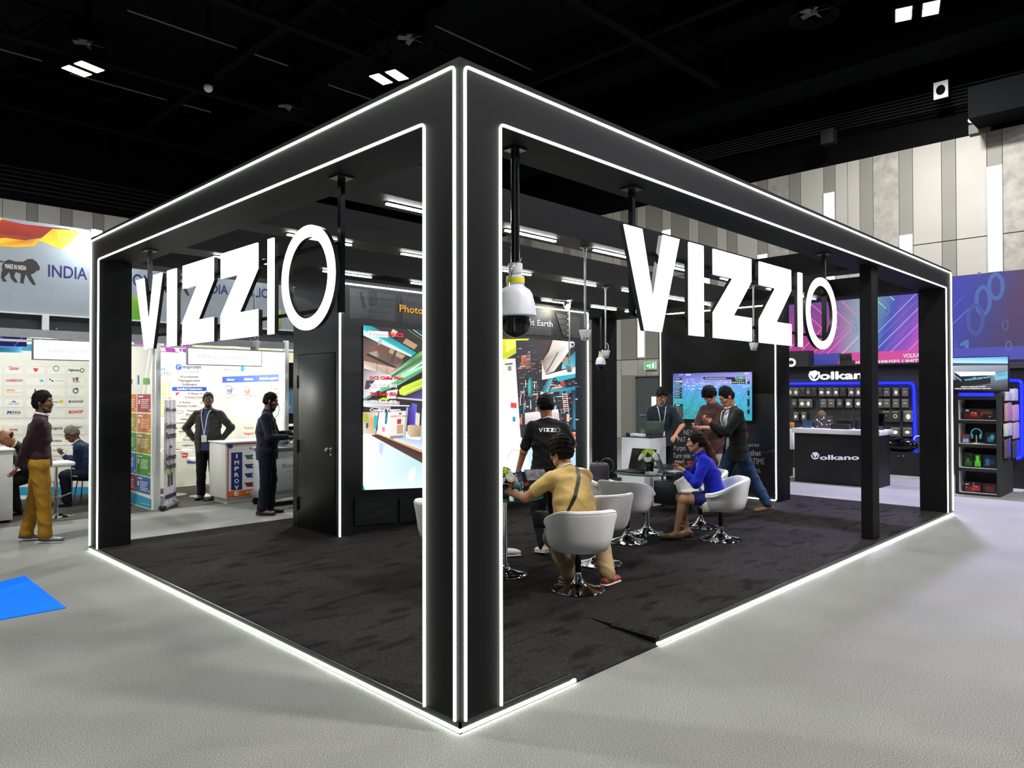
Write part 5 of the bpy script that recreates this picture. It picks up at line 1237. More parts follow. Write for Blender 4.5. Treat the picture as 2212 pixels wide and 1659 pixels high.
wt(A, 'improsys', X0+.36, X1-.12, ZI-.14, .05, '#34487c', .02); A.disc(497.5, 964, 6, 5, '#2a4a9a')
for i, (s_, c_) in enumerate((('Cashflow', '#1f6a3c'), ('Quality', '#4a2c5c'), ('Productivity', '#24307c'), ('Value', '#7a2434'), ('Delivery', '#7a7424'))):
    z = ZI-.22-i*.145; A.wpoly([(X0+.27, z), (X1-.07, z), (X1-.12, z-.07), (X0+.32, z-.07)], c_); wt(A, s_, X0+.40, X0+.40+.055*len(s_), z-.055, .038, '#f0f0f0', .01)
wt(A, 'www.improsys.in', X0+.3, X1-.1, .145, .035, '#ffe0d0', .01); A.build('printed_front', M_print, ct)
# roll-up banner
o = empty('roll_up_banner', (1.72, 8.45, 0), 0, 'tall creased white roll-up banner with dark printed words beside the aluminium post', 'roll-up banner')
a0, a1 = onZ(352, 1104, 0), onZ(381, 1092, 0); a1 = a0+(a1-a0)*1.0; d = (a1-a0).normalized()
MB().tube([a0+Vector((0, 0, .05)), a1+Vector((0, 0, .05))], .045, 14).build('cassette', MATS['grey_case'], o, True); MB().ball(a0+Vector((0, 0, .05))-d*.01, .052, 14).build('end_cap', M_plast_k, o, True)
m = MB(); n = 16; Hh = 1.62
for i in range(n):
    t0, t1 = i/n, (i+1)/n; f = lambda t: a0+(a1-a0)*(.05+.9*t)+Vector((-d.y, d.x, 0))*.008*math.sin(t*19)
    m.quad(f(t0)+Vector((0, 0, .08)), f(t1)+Vector((0, 0, .08)), f(t1)+Vector((0, 0, Hh)), f(t0)+Vector((0, 0, Hh)))
sheet = m.build('banner_sheet', mat('banner_sheet', '#d6d4da', .5, var=.12, scale=30), o, True)
vs = []; fs = []; cs = []
N_ = Vector((d.y, -d.x, 0)); N_ = N_ if N_.dot(Vector(CAM)-a0) > 0 else -N_
def rb(s, z, h, u0=.12, u1=.88, col='#2a2a30'):
    gv, gf = glyphs(s, .02); w = max(v[0] for v in gv); i = len(vs)
    for v in gv: vs.append(tuple(a0+(a1-a0)*(u0+(u1-u0)*v[0]/w)+Vector((0, 0, z+v[1]*h))+N_*.014*v[2])); cs.append(lin(col))
    fs.extend(tuple(i+q for q in f) for f in gf)
rb('We are', 1.45, .09); rb('Seeking', 1.20, .12); rb('Partners', 1.05, .14); rb('for', .90, .08, .4, .6); rb('Software', .73, .13); rb('Products', .60, .12)
def rq(u0, z0, u1, z1, col):
    i = len(vs); 
    for u, z in ((u0, z0), (u1, z0), (u1, z1), (u0, z1)): vs.append(tuple(a0+(a1-a0)*u+Vector((0, 0, z))+N_*.013)); cs.append(lin(col))
    fs.append((i, i+1, i+2, i+3))
rq(.08, .16, .92, .22, '#2c2c5c'); rq(.3, .34, .42, .52, '#2a2a30'); rq(.52, .34, .64, .54, '#2a2a30'); rq(.3, .50, .44, .58, '#b8cc5a'); rq(.52, .5, .66, .58, '#b8cc5a')
me = bpy.data.meshes.new('printed_words'); me.from_pydata(vs, [], fs); at = me.color_attributes.new('Col', 'FLOAT_COLOR', 'POINT'); at.data.foreach_set('color', np.array([list(c)+[1] for c in cs], dtype=np.float32).ravel()); link('printed_words', me, M_print, o)
# catering cart
ca, cb_ = onZ(583, 1085, 0), onZ(640, 1108, 0); o = empty('catering_cart', (3.05, 7.85, 0), 0, 'white and steel catering cart with glass jars beside the black cabin', 'cart')
cz = .86; X0, Y0 = 2.78, 7.55
box('cart_body', (X0, Y0, .22), (X0+.95, Y0+.45, cz), mat('gloss_white_panel', '#d4d8da', .25, .1, var=.03), o, .006)
box('steel_top', (X0-.03, Y0-.03, cz), (X0+.98, Y0+.48, cz+.03), M_alu, o, .004); box('steel_frame', (X0-.03, Y0-.03, .12), (X0+.98, Y0+.48, .22), M_alu, o, .004)
for sx in (X0+.03, X0+.92):
    for sy in (Y0+.03, Y0+.42): MB().lathe([(0, -.02), (.055, -.02), (.055, .02), (0, .02)], n=20, M=Matrix.Translation((sx, sy, .055)) @ Matrix.Rotation(math.pi/2, 4, 'X')).tube([(sx, sy, .06), (sx, sy, .14)], .012, 8).build('castor', M_plast_k, o, True)
A = Art('Y', Y0, .001); wt(A, 'Bateel', X0+.25, X0+.62, .58, .06, '#8a8a90', 0); A.wrect(X0+.32, .52, X0+.55, .525, '#8a8a90'); A.build('printed_script', M_print, o)
MB().tube([(X0+.02, Y0, cz+.03), (X0+.10, Y0+.05, cz+.15), (X0+.85, Y0+.05, cz+.15), (X0+.93, Y0, cz+.03)], .010, 8).build('steel_rack', M_chrome, o, True)
for i, (sx, c_) in enumerate(((X0+.18, '#2f6a4a'), (X0+.42, '#3a7a54'), (X0+.68, '#c9c2b0'))):
    j = empty('glass_jar', (sx, Y0+.28, cz+.03), 0, ['glass dome with green food on the left of the cart', 'glass dome with green food in the middle of the cart', 'glass dome with pale food on the right of the cart'][i], 'jar')
    MB().lathe([(0, 0), (.10, 0), (.10, .10), (.07, .15), (0, .17)], n=24).build('glass', M_pet, j, True, inv=False); MB().ball((0, 0, .045), .07, 14, (1, 1, .5)).build('food', mat('food_'+c_[1:], c_, .5, var=.4, scale=30), j, True, inv=False)
# neighbouring stand far behind, between post and cabin
o = empty('far_display_stand', (6.1, 12.5, 0), 0, 'dark display stand with a blue globe picture far behind, right of the software booth', 'display stand')
box('stand_body', (5.15, 12.5, 0), (7.6, 12.9, 2.42), M_blk2, o); A = Art('Y', 12.5)
A.rect(608, 838, 634, 893, '#0e2430'); A.disc(634, 868, 22, 26, '#2a5a74'); A.text('CONSULT', (598, 883), (628, 883), 5, '#e0783a', .03); A.rect(613, 952, 632, 958, '#f0ece0'); A.text('HOO', (614, 978), (628, 978), 5, '#e8e4dc', .04); A.rect(612, 970, 634, 973, '#d8702a')
A.build('printed_picture', M_print, o); box('white_counter_top', (5.2, 12.2, .98), (7.4, 12.5, 1.02), M_white, o)
tag(box('cream_wall', (3.7, 15.5, 0), (9.5, 15.6, 3.0), mat('cream_wall', '#e0d8b8', .7, emit='#e8e0c0', es=.0)), 'cream coloured partition wall far behind the pavilion', 'partition wall')
# ---------------------------------------------------------------- electronics stand at the right
VX = 14.35; M_vk = mat('stand_charcoal', '#262829', .6, var=.04); M_vk2 = mat('stand_black', '#101012', .5, var=.05)
M_neon = mat('blue_neon', '#1020ff', .4, emit='#0a12ff', es=5.0, var=0); M_lit = mat('lit_letters', '#ffffff', .5, emit='#ffffff', es=1.6, var=0)
vb = empty('product_wall', (VX, 3, 0), 0, 'charcoal back wall of the electronics stand with blue light tube and lit lettering', 'display wall')
zt = onX(1706, 794, VX).z
box('wall_panel', (VX, 1.45, 0), (VX+.15, 5.6, zt), M_vk, vb); box('top_band', (VX-.25, -3.2, zt), (VX+.2, 5.6, zt+.035), M_vk2, vb)
yb0 = onX(1747, 800, VX-.3).y; box('raised_box', (VX-.3, yb0, zt), (VX, 5.6, onX(1747, 757, VX-.3).z), M_vk2, vb)
def pxp(x, y, X=VX-.03): p_ = onX(x, y, X); return (p_.x, p_.y, p_.z)
MB().tube(rounded([pxp(1660, 829.5), pxp(1974, 827.5), pxp(1978, 1000)], .10), .030, 10).build('blue_light_tube', M_neon, vb, True)
A = Art('X', VX, .0012, .00006); A.text('olkano', (1770, 819.5), (1892, 817.5), 16, '#ffffff', .035); A.poly([(1748, 803), (1762, 800), (1770, 806), (1765, 809), (1758, 819), (1750, 808)], '#ffffff'); A.ring(1759, 809, 10.5, 12, 3.5, '#ffffff', a0=-30, a1=190)
A.build('lit_lettering', art_mat('sign_letters', 1.4), vb)
A = Art('X', VX-.3, .0012, .00006); A.ring(1709, 783, 8, 7, 4.5, '#ffffff'); A.build('lit_lettering', MATS['sign_letters'], vb)
A = Art('X', VX, .002); 
for k in range(60): A.rect(1772+k*3.4, 833.2, 1773.4+k*3.4, 834.2, '#5a5ab0')
A.build('price_rail', M_print, vb)
cab = empty('low_cabinet', (13.9, 2.6, 0), 0, 'low black cabinet with knobs under the product wall', 'cabinet'); zc = onX(1989, 979, 13.93).z
box('cabinet_body', (13.93, 1.50, .0), (VX, 5.4, zc), M_vk2, cab)
m = MB(); q = onX(1941, 985, 13.93); m.ball((13.92, q.y, q.z), .018, 10); m.build('knob', M_chrome, cab, True); q = onX(1952, 985, 13.93); MB().ball((13.92, q.y, q.z), .018, 10).build('knob', M_chrome, cab, True)
o = empty('black_case', (13.98, 2.4, zc), 0, 'rounded glossy black case lying on the low cabinet', 'case'); q = onX(1945, 978, 14.1); MB().ball((14.08, q.y, zc+.14), 1, 24, (1, 1, 1), Matrix.Diagonal((.14, .36, .14, 1))).build('shell', mat('gloss_black', '#08080a', .12), o, True); MB().box((13.95, q.y-.05, zc+.26), (14.1, q.y+.05, zc+.30), .01).build('handle', M_plast_k, o, True)
o = empty('headphone_stand', (14.05, 1.75, zc), 0, 'silver headphone stand at the right end of the low cabinet', 'stand'); q = onX(1983, 975, 14.0)
MB().lathe([(0, 0), (.07, 0), (.07, .01), (.01, .012), (.01, .30), (0, .30)], (14.05, q.y, zc), 20).build('stand', M_chrome, o, True); MB().tube([(14.05, q.y+.09*math.cos(a), zc+.26+.08*math.sin(a)) for a in np.linspace(0, math.pi, 12)], .012, 8).build('headband', M_white, o, True)
# hanging product packs
r = random.Random(5); S5 = 5.927
ordn = ['first', 'second', 'third', 'fourth', 'fifth', 'sixth', 'seventh', 'eighth', 'ninth', 'tenth', 'eleventh', 'twelfth', 'thirteenth', 'fourteenth']
M_pack = [mat('pack_charcoal', '#2b2a2a', .5, var=.1), mat('pack_grey', '#55524e', .5, var=.1)]
kinds = {'w': ('white product', 1), 'd': ('dark product', 0), 'e': ('small earbuds', 1), 'r': ('round ring product', 0)}
rowsP = [(395, [(40, 'w'), (115, 'w'), (200, 'd'), (270, 'r'), (342, 'd'), (443, 'w'), (532, 'w'), (622, 'w'), (714, 'd'), (820, 'w'), (912, 'w'), (1185, 'd'), (1275, 'e'), (1392, 'w'), (1510, 'e')], 78, 108, 'top row'),
         (540, [(90, 'r'), (190, 'w'), (275, 'w'), (465, 'e'), (563, 'e'), (672, 'r'), (790, 'w'), (910, 'w'), (1185, 'w'), (1275, 'e'), (1392, 'e'), (1510, 'e')], 82, 110, 'second row'),
         (705, [(112, 'w'), (212, 'w'), (1270, 'd'), (1388, 'r'), (1548, 'w')], 120, 150, 'third row'), (905, [(1385, 'w'), (1540, 'w')], 118, 120, 'lowest row')]
def ordinal(i): return ordn[i] if i < 14 else 'last'
for yc, items, w_, h_, rn in rowsP:
    for i, (xc, kd_) in enumerate(items):
        ww = w_ if not (yc == 705 and xc < 300) else 62; hh = h_ if not (yc == 705 and xc < 300) else 105
        c = onX(1700+xc/S5, 780+yc/S5, VX-.08); a_ = onX(1700+(xc-ww/2)/S5, 780+(yc-hh/2)/S5, VX-.08); b_ = onX(1700+(xc+ww/2)/S5, 780+(yc+hh/2)/S5, VX-.08)
        hw = abs(a_.y-b_.y)/2; hz_ = abs(a_.z-b_.z)/2
        o = empty('product_pack', (VX-.06, c.y, c.z), 0, f'pack with {kinds[kd_][0]}, {ordinal(i)} from left in the {rn} of the product wall', 'product pack', 'packs hanging on the product wall')
        box('pack', (VX-.08, c.y-hw, c.z-hz_), (VX-.035, c.y+hw, c.z+hz_), M_pack[kinds[kd_][1]], o)
        MB().tube([(VX, c.y, c.z+hz_+.015), (VX-.10, c.y, c.z+hz_+.02)], .004, 6).build('hook', M_chrome, o)
        f = Art('X', VX-.08, .0012, .00006); f.wrect(c.y+hw*.7, c.z+hz_*.78, c.y-hw*.7, c.z+hz_*.70, '#c8b890')
        el = lambda cy, cz, ry, rz_, col: f.wpoly([(cy+ry*math.cos(t), cz+rz_*math.sin(t)) for t in np.linspace(0, 6.28, 15)[:-1]], col)
        if kd_ == 'w': el(c.y+r.uniform(-.01, .01), c.z-.01, hw*r.uniform(.45, .6), hz_*r.uniform(.35, .5), r.choice(['#f4f2ea', '#fffefa', '#e8e6dc']))
        elif kd_ == 'd': el(c.y, c.z, hw*.35, hz_*.5, '#15171a'); el(c.y, c.z+hz_*.1, hw*.14, hz_*.2, '#6a6c6c')
        elif kd_ == 'e':
            for s_ in (-1, 1): el(c.y+s_*hw*.25, c.z, hw*.2, hz_*.13, '#d8d6d0'); el(c.y+s_*hw*.25, c.z, hw*.09, hz_*.06, '#2a2a2a')
        else: el(c.y, c.z, hw*.45, hz_*.36, '#c8ccc8'); el(c.y, c.z, hw*.28, hz_*.22, '#1c1e20')
        f.build('printed_front', M_print, o)
# front counter
vc = empty('brand_counter', (11.8, 2.5, 0), 0, 'black counter with white top and white lettering in front of the product wall', 'counter')
box('counter_body', (11.43, 1.70, 0), (12.05, 3.22, .94), M_vk2, vc); box('counter_top', (11.39, 1.66, .94), (12.09, 3.26, 1.03), mat('gloss_white_top', '#e6e6f0', .2, var=.01), vc, .003)
A = Art('X', 11.43, .002); A.text('olkano', (1771, 993), (1856, 993), 10, '#cdd4ea', .03); A.poly([(1754, 978), (1764, 976.5), (1768, 980), (1761, 989)], '#cdd4ea'); A.ring(1761, 983.5, 7.5, 7.5, 2.6, '#cdd4ea', a0=-20, a1=190); A.build('lettering', art_mat('counter_letters', .8), vc)
# items on the counter
CT = 1.03
def cpx(x, y, X): return onX(x, y, X)
def citem(name, lb, cat, x0, x1, y0, X, dep, m, build=None):
    a_ = onX(x0, 925, X); b_ = onX(x1, 925, X); zt_ = CT+(onX(x0, y0, X).z-onX(x0, 925, X).z)
    o = tag(box(name, (X, b_.y, CT), (X+dep, a_.y, zt_), m, None, .004), lb, cat); return o
o = empty('display_board', (11.75, 2.9, CT), 0, 'slanted dark display board scattered with white earbuds on the counter', 'display board')
a_ = onX(1760, 922, 11.7); b_ = onX(1798, 922, 11.7); zt_ = CT+.20; m = MB(); m.prism([(0, 0), (.06, .24), (.08, .24), (.05, 0)], (11.65, b_.y, CT), (1, 0, 0), (0, 0, 1), (0, a_.y-b_.y, 0)); m.build('board', mat('board_grey', '#34322e', .6), o); m = MB(); r = random.Random(3)
for k in range(16):
    t = r.uniform(.1, .9); m.ball((11.645+.06*t, r.uniform(b_.y+.02, a_.y-.02), CT+.24*t), .012, 8, (.5, 1, .8)) if k == -1 else MB().ball((11.645+.06*t, r.uniform(b_.y+.02, a_.y-.02), CT+.24*t), .012, 8, (.5, 1, .8)).build('earbud', M_white, o, True)
m.bm.free()
citem('speaker_box', 'black product box with white lettering on the counter, right of the display board', 'box', 1806, 1838, 905, 11.62, .12, M_vk2)
citem('soundbar', 'low black soundbar on the counter in front of the product box', 'soundbar', 1794, 1834, 914, 11.50, .09, mat('cloth_black', '#151515', .8))
citem('tablet_stand', 'blue patterned tablet on the left of the counter', 'tablet', 1733, 1752, 910, 11.6, .04, mat('blue_print', '#2a4a66', .3, var=.6, scale=60))
citem('monitor', 'black screen standing on the right of the counter partly behind the slim post', 'monitor', 1893, 1909, 889, 11.7, .05, mat('gloss_black', '#08080a', .12))
o = empty('speaker_drum', (11.7, 2.2, CT), 0, 'round black speaker on the counter next to the slim post', 'speaker'); q = onX(1855, 908, 11.75); MB().lathe([(0, 0), (.08, 0), (.09, .03), (.09, .17), (.08, .20), (0, .20)], (11.8, q.y, CT), 24).build('speaker_body', mat('cloth_black', '#151515', .8), o, True)
# white sign post left of the counter
o = empty('pull_tester', (11.9, 3.6, 0), 0, 'slim white stand with an orange top left of the black counter', 'stand'); q = onX(1710, 985, 12.2); box('stand_body', (12.2, q.y-.03, .55), (12.28, q.y+.10, .98), M_white, o, .01); box('stand_foot', (12.22, q.y, 0), (12.26, q.y+.05, .55), M_plast_k, o); box('orange_top', (12.2, q.y-.03, .98), (12.28, q.y+.10, 1.10), mat('orange_top', '#c88a3a', .5), o, .01)
# person bending behind the counter
p = Person('blurred person with brown hair bending over behind the black counter', (12.75, 3.25, 0), FACE(200), 1.62, pelvis=(0, -.05, .85), lean=30, lean2=58, hpitch=60, hands=[(-.15, .5, .95), (.15, .5, .95)], skin='#b58a6c', female=True, body_h=.008)
p.body(); p.hair('#5a4a34', .022, .02, .05); p.top('top', '#2c2c2c', 1.9, .06, g=.018); p.trousers('#1a1a1e'); p.shoes('#222222')

# tall shelf unit with television
SX = 11.6; yl, yr = onX(2063, 1000, SX).y, onX(2160, 1000, SX).y
su = empty('display_shelf', (12.0, (yl+yr)/2, 0), 0, 'tall narrow black display shelf with game accessories and a television on top', 'display shelf')
oy = [(864, 908), (915, 960), (967, 1012), (1019, 1066)]; x_l, x_r = onX(2070, 900, SX).y, onX(2152, 900, SX).y; DEP = .42; ZS = onX(2110, 846, SX).z
def zz(y): return onX(2110, y, SX).z
box('side_panel', (SX, x_l, 0), (SX+DEP, yl, ZS), M_vk2, su); box('side_panel', (SX, yr, 0), (SX+1.0, x_r, ZS), M_vk, su)
prevz = ZS
for i, (t, b_) in enumerate(oy): box('shelf_board', (SX, x_r, zz(t)), (SX+DEP, x_l, prevz), M_vk2, su); prevz = zz(b_)
box('shelf_board', (SX, x_r, 0), (SX+DEP, x_l, prevz), M_vk2, su); box('back_panel', (SX+DEP, x_r, 0), (SX+DEP+.02, yl, ZS), M_vk2, su)
for i, (t, b_) in enumerate(oy): box('white_lining', (SX+.02, x_l-.01, zz(b_)), (SX+DEP, x_l, zz(t)), M_white, su); box('white_lining', (SX+.02, x_r, zz(b_)), (SX+DEP, x_l-.01, zz(b_)+.008), M_white, su)
box('blue_light', (SX-.01, x_r+.03, ZS-.075), (SX, x_l-.01, ZS-.02), M_neon, su)
def shelfbox(lb, x0, x1, y0, row, col, arts, dep=.16, nm='game_box'):
    a_, b_ = onX(x0, 900, SX+.06).y, onX(x1, 900, SX+.06).y; z0 = zz(oy[row][1])+.009; z1 = z0+(oy[row][1]-y0)*(.00655)
    o = empty(nm, (SX+.1, (a_+b_)/2, z0), 0, lb, 'product box', 'boxed game accessories on the display shelf'); box('carton', (SX+.06, b_, z0), (SX+.06+dep, a_, z1), mat('carton_'+col[1:], col, .35), o)
    A = Art('X', SX+.06, .0012, .00006); r = random.Random(x0)
    for (u0, v0, u1, v1, c_) in arts: A.wrect(a_+(b_-a_)*u0, z0+(z1-z0)*v0, a_+(b_-a_)*u1, z0+(z1-z0)*v1, c_)
    for k in range(14):
        u, v = r.uniform(.1, .85), r.uniform(.1, .8); A.wpoly([(a_+(b_-a_)*u, z0+(z1-z0)*v), (a_+(b_-a_)*(u+.08), z0+(z1-z0)*(v+.1)), (a_+(b_-a_)*(u+.02), z0+(z1-z0)*(v+.12))], r.choice([c_ for *_, c_ in arts]))
    A.build('printed_front', M_printg, o)
shelfbox('long dark red box on the top shelf of the display shelf', 2079, 2151, 880, 0, '#1c0e10', [(.05, .1, .6, .6, '#5a1418'), (.25, .3, .45, .7, '#b0302c'), (.1, .75, .2, .9, '#d8d4d0'), (.55, .5, .9, .8, '#6a3c30')])
shelfbox('small red and blue box on the left of the second shelf', 2077, 2094, 937, 1, '#8a2a24', [(.15, .1, .85, .5, '#7ac8e0'), (.3, .55, .8, .8, '#3a4a9a')], .08)
shelfbox('dark box with cyan headset picture on the right of the second shelf', 2128, 2151, 930, 1, '#0c1418', [(.2, .2, .6, .6, '#2a7a8c'), (.5, .4, .8, .8, '#4ac0d0')])
shelfbox('black box with green pattern on the left of the third shelf', 2081, 2101, 975, 2, '#10180f', [(.1, .1, .9, .4, '#1f4a24'), (.3, .3, .6, .6, '#3a7a34')])
shelfbox('bright green box in the middle of the third shelf', 2103, 2119, 978, 2, '#1c3a14', [(.1, .1, .9, .5, '#4ab82a'), (.3, .4, .7, .9, '#6adf3a')])
shelfbox('black box with blue headset picture on the right of the third shelf', 2122, 2151, 978, 2, '#0c1018', [(.2, .2, .5, .7, '#2a6a8c'), (.5, .3, .8, .6, '#1a3a6a')])
shelfbox('black and red box on the left of the bottom shelf', 2080, 2119, 1040, 3, '#180c0e', [(.1, .1, .7, .5, '#7a1c20'), (.5, .2, .9, .7, '#b02a2c'), (.1, .7, .3, .8, '#d8d4d0')])
shelfbox('dark red box on the right of the bottom shelf', 2121, 2151, 1041, 3, '#1a1014', [(.2, .2, .8, .7, '#6a1824')])
o = empty('gaming_headset', (SX+.15, .2, .9), 0, 'cyan and black headset on the second shelf', 'headphones'); q = onX(2109, 940, SX+.12); zb = zz(960)+.009
MB().tube([(q.x, q.y+.075*math.cos(a), q.z+.02+.09*math.sin(a)) for a in np.linspace(-.3, math.pi+.3, 16)], .011, 8).build('headband', mat('cyan_plastic', '#3ac0d8', .4), o, True)
for s_ in (-1, 1): MB().ball((q.x, q.y+s_*.062, q.z-.02), .035, 14, (.7, .6, 1.3)).build('ear_cup', MATS['cyan_plastic'], o, True)
MB().lathe([(0, 0), (.05, 0), (.05, .01), (.008, .012), (.008, q.z-zb), (0, q.z-zb)], (q.x, q.y, zb), 16).build('stand', M_plast_w, o, True)
tv = empty('television', (SX, .15, ZS), 0, 'television on top of the black display shelf showing a truck advert', 'television')
t0, t1 = onX(2040, 808, SX-.05), onX(2179, 808, SX-.05); zb_, zt2 = onX(2179, 846, SX-.05).z, onX(2179, 768, SX-.05).z
box('bezel', (SX-.045, t1.y, zb_), (SX, t0.y, zt2), M_plast_k, tv, .003)
for yy_ in (t1.y+.2, t0.y-.3): box('foot', (SX-.06, yy_, ZS-.0), (SX+.08, yy_+.03, max(zb_, ZS+.012)), M_plast_k, tv)
A = Art('X', SX-.045, .001); A.poly([(2044, 774), (2177, 770.5), (2177, 787), (2044, 787)], ['#7ac0e8', '#3a9ae0', '#b8e0f0', '#d8e8f0']); A.poly([(2044, 787), (2177, 787), (2177, 844), (2044, 843)], ['#a8b0bc', '#8a94a8', '#05080a', '#101818'])
A.poly([(2044, 784), (2177, 785), (2177, 789), (2044, 790)], '#3a4a5a'); A.poly([(2061, 806), (2140, 812), (2140, 828), (2075, 838), (2061, 812)], '#0a1418'); A.poly([(2061, 803), (2150, 803), (2150, 810), (2075, 813)], '#f0f4f4'); A.poly([(2147, 810), (2177, 803), (2177, 818), (2150, 822)], '#6ab0d0')
A.poly([(2044, 820), (2080, 822), (2080, 843), (2044, 843)], '#050a0a')
A.text('volkano', (2083, 823), (2139, 816), 5.5, '#7ac0e0', .02); A.text('lkano', (2061, 813), (2077, 824), 5.5, '#7ac0e0', .02); A.text('LIMITLESS', (2154, 813), (2174, 810), 3.5, '#2a5a74', .01); A.text("platform behind the world's", (2076, 836.5), (2129, 836), 2.6, '#ffffff', .02); A.text('leading retail and distribution networks.', (2063, 840.5), (2141, 840), 2.6, '#ffffff', .02)
A.build('screen_picture', art_mat('tv_picture_right', 1.15), tv)
# packs hanging on the side of the shelf and right panel with blue tube
rp = empty('side_panel_wall', (13.0, -.6, 0), 0, 'black panel with blue light tube at the right edge of the picture', 'display wall'); px_ = 13.1
zt3 = onX(2212, 795, px_).z
box('wall_panel', (px_, -2.6, 0), (px_+.1, onX(2182, 900, px_).y, zt3), M_vk2, rp); box('top_band', (px_-.1, -2.6, zt3), (px_+.15, onX(2172, 900, px_).y, zt3+.10), M_vk, rp)
MB().tube(rounded([pxp(2178, 822, px_-.03), pxp(2207, 822, px_-.03), pxp(2208, 990, px_-.03), pxp(2196, 991, px_-.03)], .08), .028, 10).build('blue_light_tube', M_neon, rp, True)
M_cl = mat('blister_plastic', '#b9b4bc', .2, var=.5, scale=50)
for i, (x, y, w_, h_, c_, lb) in enumerate(((2176, 853, 13, 25, '#e4dcdc', 'left'), (2191, 853, 14, 25, '#dcd4d8', 'right'), (2177, 890, 14, 38, '#c89aa0', 'left'), (2193, 892, 14, 34, '#d8a8ac', 'right'), (2177, 928, 17, 27, '#d8d0c8', 'left'), (2194, 930, 13, 34, '#c8b0b4', 'right'), (2176, 969, 13, 40, '#6a5a62', 'left'), (2194, 970, 14, 36, '#4a4a58', 'right'))):
    c = onY(x, y, yr-.03); d_ = onY(x+w_/2, y, yr-.03).x-onY(x-w_/2, y, yr-.03).x; hz_ = abs(onY(x, y-h_/2, yr-.03).z-onY(x, y+h_/2, yr-.03).z)/2
    o = empty('blister_pack', (c.x, yr-.03, c.z), 0, f'shiny blister pack, {lb} one in row {["one", "two", "three", "four"][i//2]} on the display shelf side', 'blister pack', 'blister packs on the shelf side')
    MB().box((c.x-d_*.45, yr-.045, c.z-hz_), (c.x+d_*.45, yr-.015, c.z+hz_), .006).build('pack', mat('blister_'+c_[1:], c_, .25, var=.5, scale=70), o, True); MB().tube([(c.x, yr, c.z+hz_+.01), (c.x, yr-.08, c.z+hz_+.012)], .004, 6).build('hook', M_chrome, o)
# big lit banner over the stand
BX = 14.6; bn = empty('lit_banner', (BX, 1, 2.3), 0, 'huge backlit blue and magenta banner with diagonal light lines and binary digits', 'banner')
box('banner_frame', (BX, -4.5, onX(2100, 795, BX).z-.4), (BX+.12, 5.6, onX(2100, 595, BX).z+.02), mat('banner_back', '#20204a', .7), bn)
A = Art('X', BX, .0012, .00006); zt_ = onX(2100, 595, BX).z; zb2 = onX(1800, 763, BX).z; zlow = onX(1800, 800, BX).z-.3
hs = [(1640, '#4a2a9a', '#d8209a'), (1745, '#5a2c9c', '#d02aa0'), (1800, '#6a3aa0', '#c048b8'), (1856, '#8ab4b8', '#a8c0e0'), (1900, '#7ab0b0', '#3a50d0'), (1950, '#4050c8', '#a050e0'), (1990, '#2f3ccc', '#e858dc'), (2058, '#2c34c8', '#3a40b8'), (2110, '#3038b8', '#403c90'), (2165, '#3c3a98', '#4a3a70'), (2212, '#5a2c6c', '#4a3a70'), (2330, '#7a2060', '#503060')]
for (xa, ta, ba), (xb, tb, bb) in zip(hs, hs[1:]):
    a_, b_ = onX(xa, 800, BX).y, onX(xb, 800, BX).y; off = Vector((-.0012, 0, 0))
    A.raw([A.W(a_, zb2), A.W(b_, zb2), A.W(b_, zt_), A.W(a_, zt_)], [ba, bb, tb, ta], off)
A.n = 3; a_, b_, c_, d_ = [onX(x, 800, BX).y for x in (1640, 1800, 2005, 2330)]
A.wpoly([(a_, zlow), (onX(1796, 780, BX).y, zlow), (onX(1818, 780, BX).y, zb2), (a_, zb2)], '#4048b8'); A.wpoly([(onX(1796, 780, BX).y, zlow), (c_, zlow), (c_, zb2), (onX(1818, 780, BX).y, zb2)], '#f04cb4'); A.wpoly([(c_, zlow), (d_, zlow), (d_, zb2), (c_, zb2)], '#5050cc')
c7 = CR(1690, 620, 7.135)
for pts, w_, col in (([(370, 410), (615, 640), (485, 780), (300, 975)], 1.2, '#ff80d0'), ([(440, 260), (615, 410)], 1.2, '#f080d8'), ([(765, 315), (1095, 610), (690, 1030)], 1.2, '#ff8ad8'), ([(765, 545), (855, 625), (455, 1040)], 1.2, '#ff80d0'), ([(910, 215), (1180, 450)], 1.2, '#ff90e0'), ([(1180, 760), (920, 1030)], 1.3, '#ffd0f0'),
    ([(120, 945), (260, 800)], 1, '#ffb0d8'), ([(1465, 705), (2065, 100)], 1.1, '#a8c8ff'), ([(1470, 945), (2125, 300)], 1.1, '#b8d0ff'), ([(1670, 1000), (2125, 550)], 1.1, '#f0a8f8'), ([(1940, 985), (2125, 800)], 1, '#ffb0f0'), ([(1465, 810), (2100, 190)], .6, '#7a90e8'), ([(1470, 220), (1600, 330)], 1.2, '#a8f8e8'), ([(1660, 150), (1730, 205)], 1.2, '#b8fff0'), ([(1560, 990), (2125, 430)], .6, '#9a80f0'), ([(810, 240), (1180, 550)], .6, '#8a80c8'), ([(580, 1030), (1080, 560)], .6, '#e090d8'), ([(380, 340), (800, 700)], .6, '#a050b0')):
    A.line(c7(pts), w_*1.7, col)
c8 = CR(2000, 560, 3.071)
A.line(c8([(168, 330), (255, 245)]), .8, '#8090f0'); A.line(c8([(168, 440), (320, 295)]), 1, '#a0b0ff')
for (x, y, rx, ry, w_, col) in ((465, 180, 45, 80, 9, '#4a70c8'), (380, 275, 45, 90, 9, '#4a70c8'), (330, 400, 48, 95, 9, '#4058b0'), (527, 436, 18, 34, 2.5, '#5a68b0'), (530, 505, 16, 30, 2, '#504c88'), (550, 575, 18, 30, 2.5, '#6a78b8'), (355, 100, 10, 12, 2, '#4a60c8'), (200, 580, 8, 30, 2, '#5a60a8')): A.ring(2000+x/3.071, 560+y/3.071, rx/3.071, ry/3.071, w_, col)
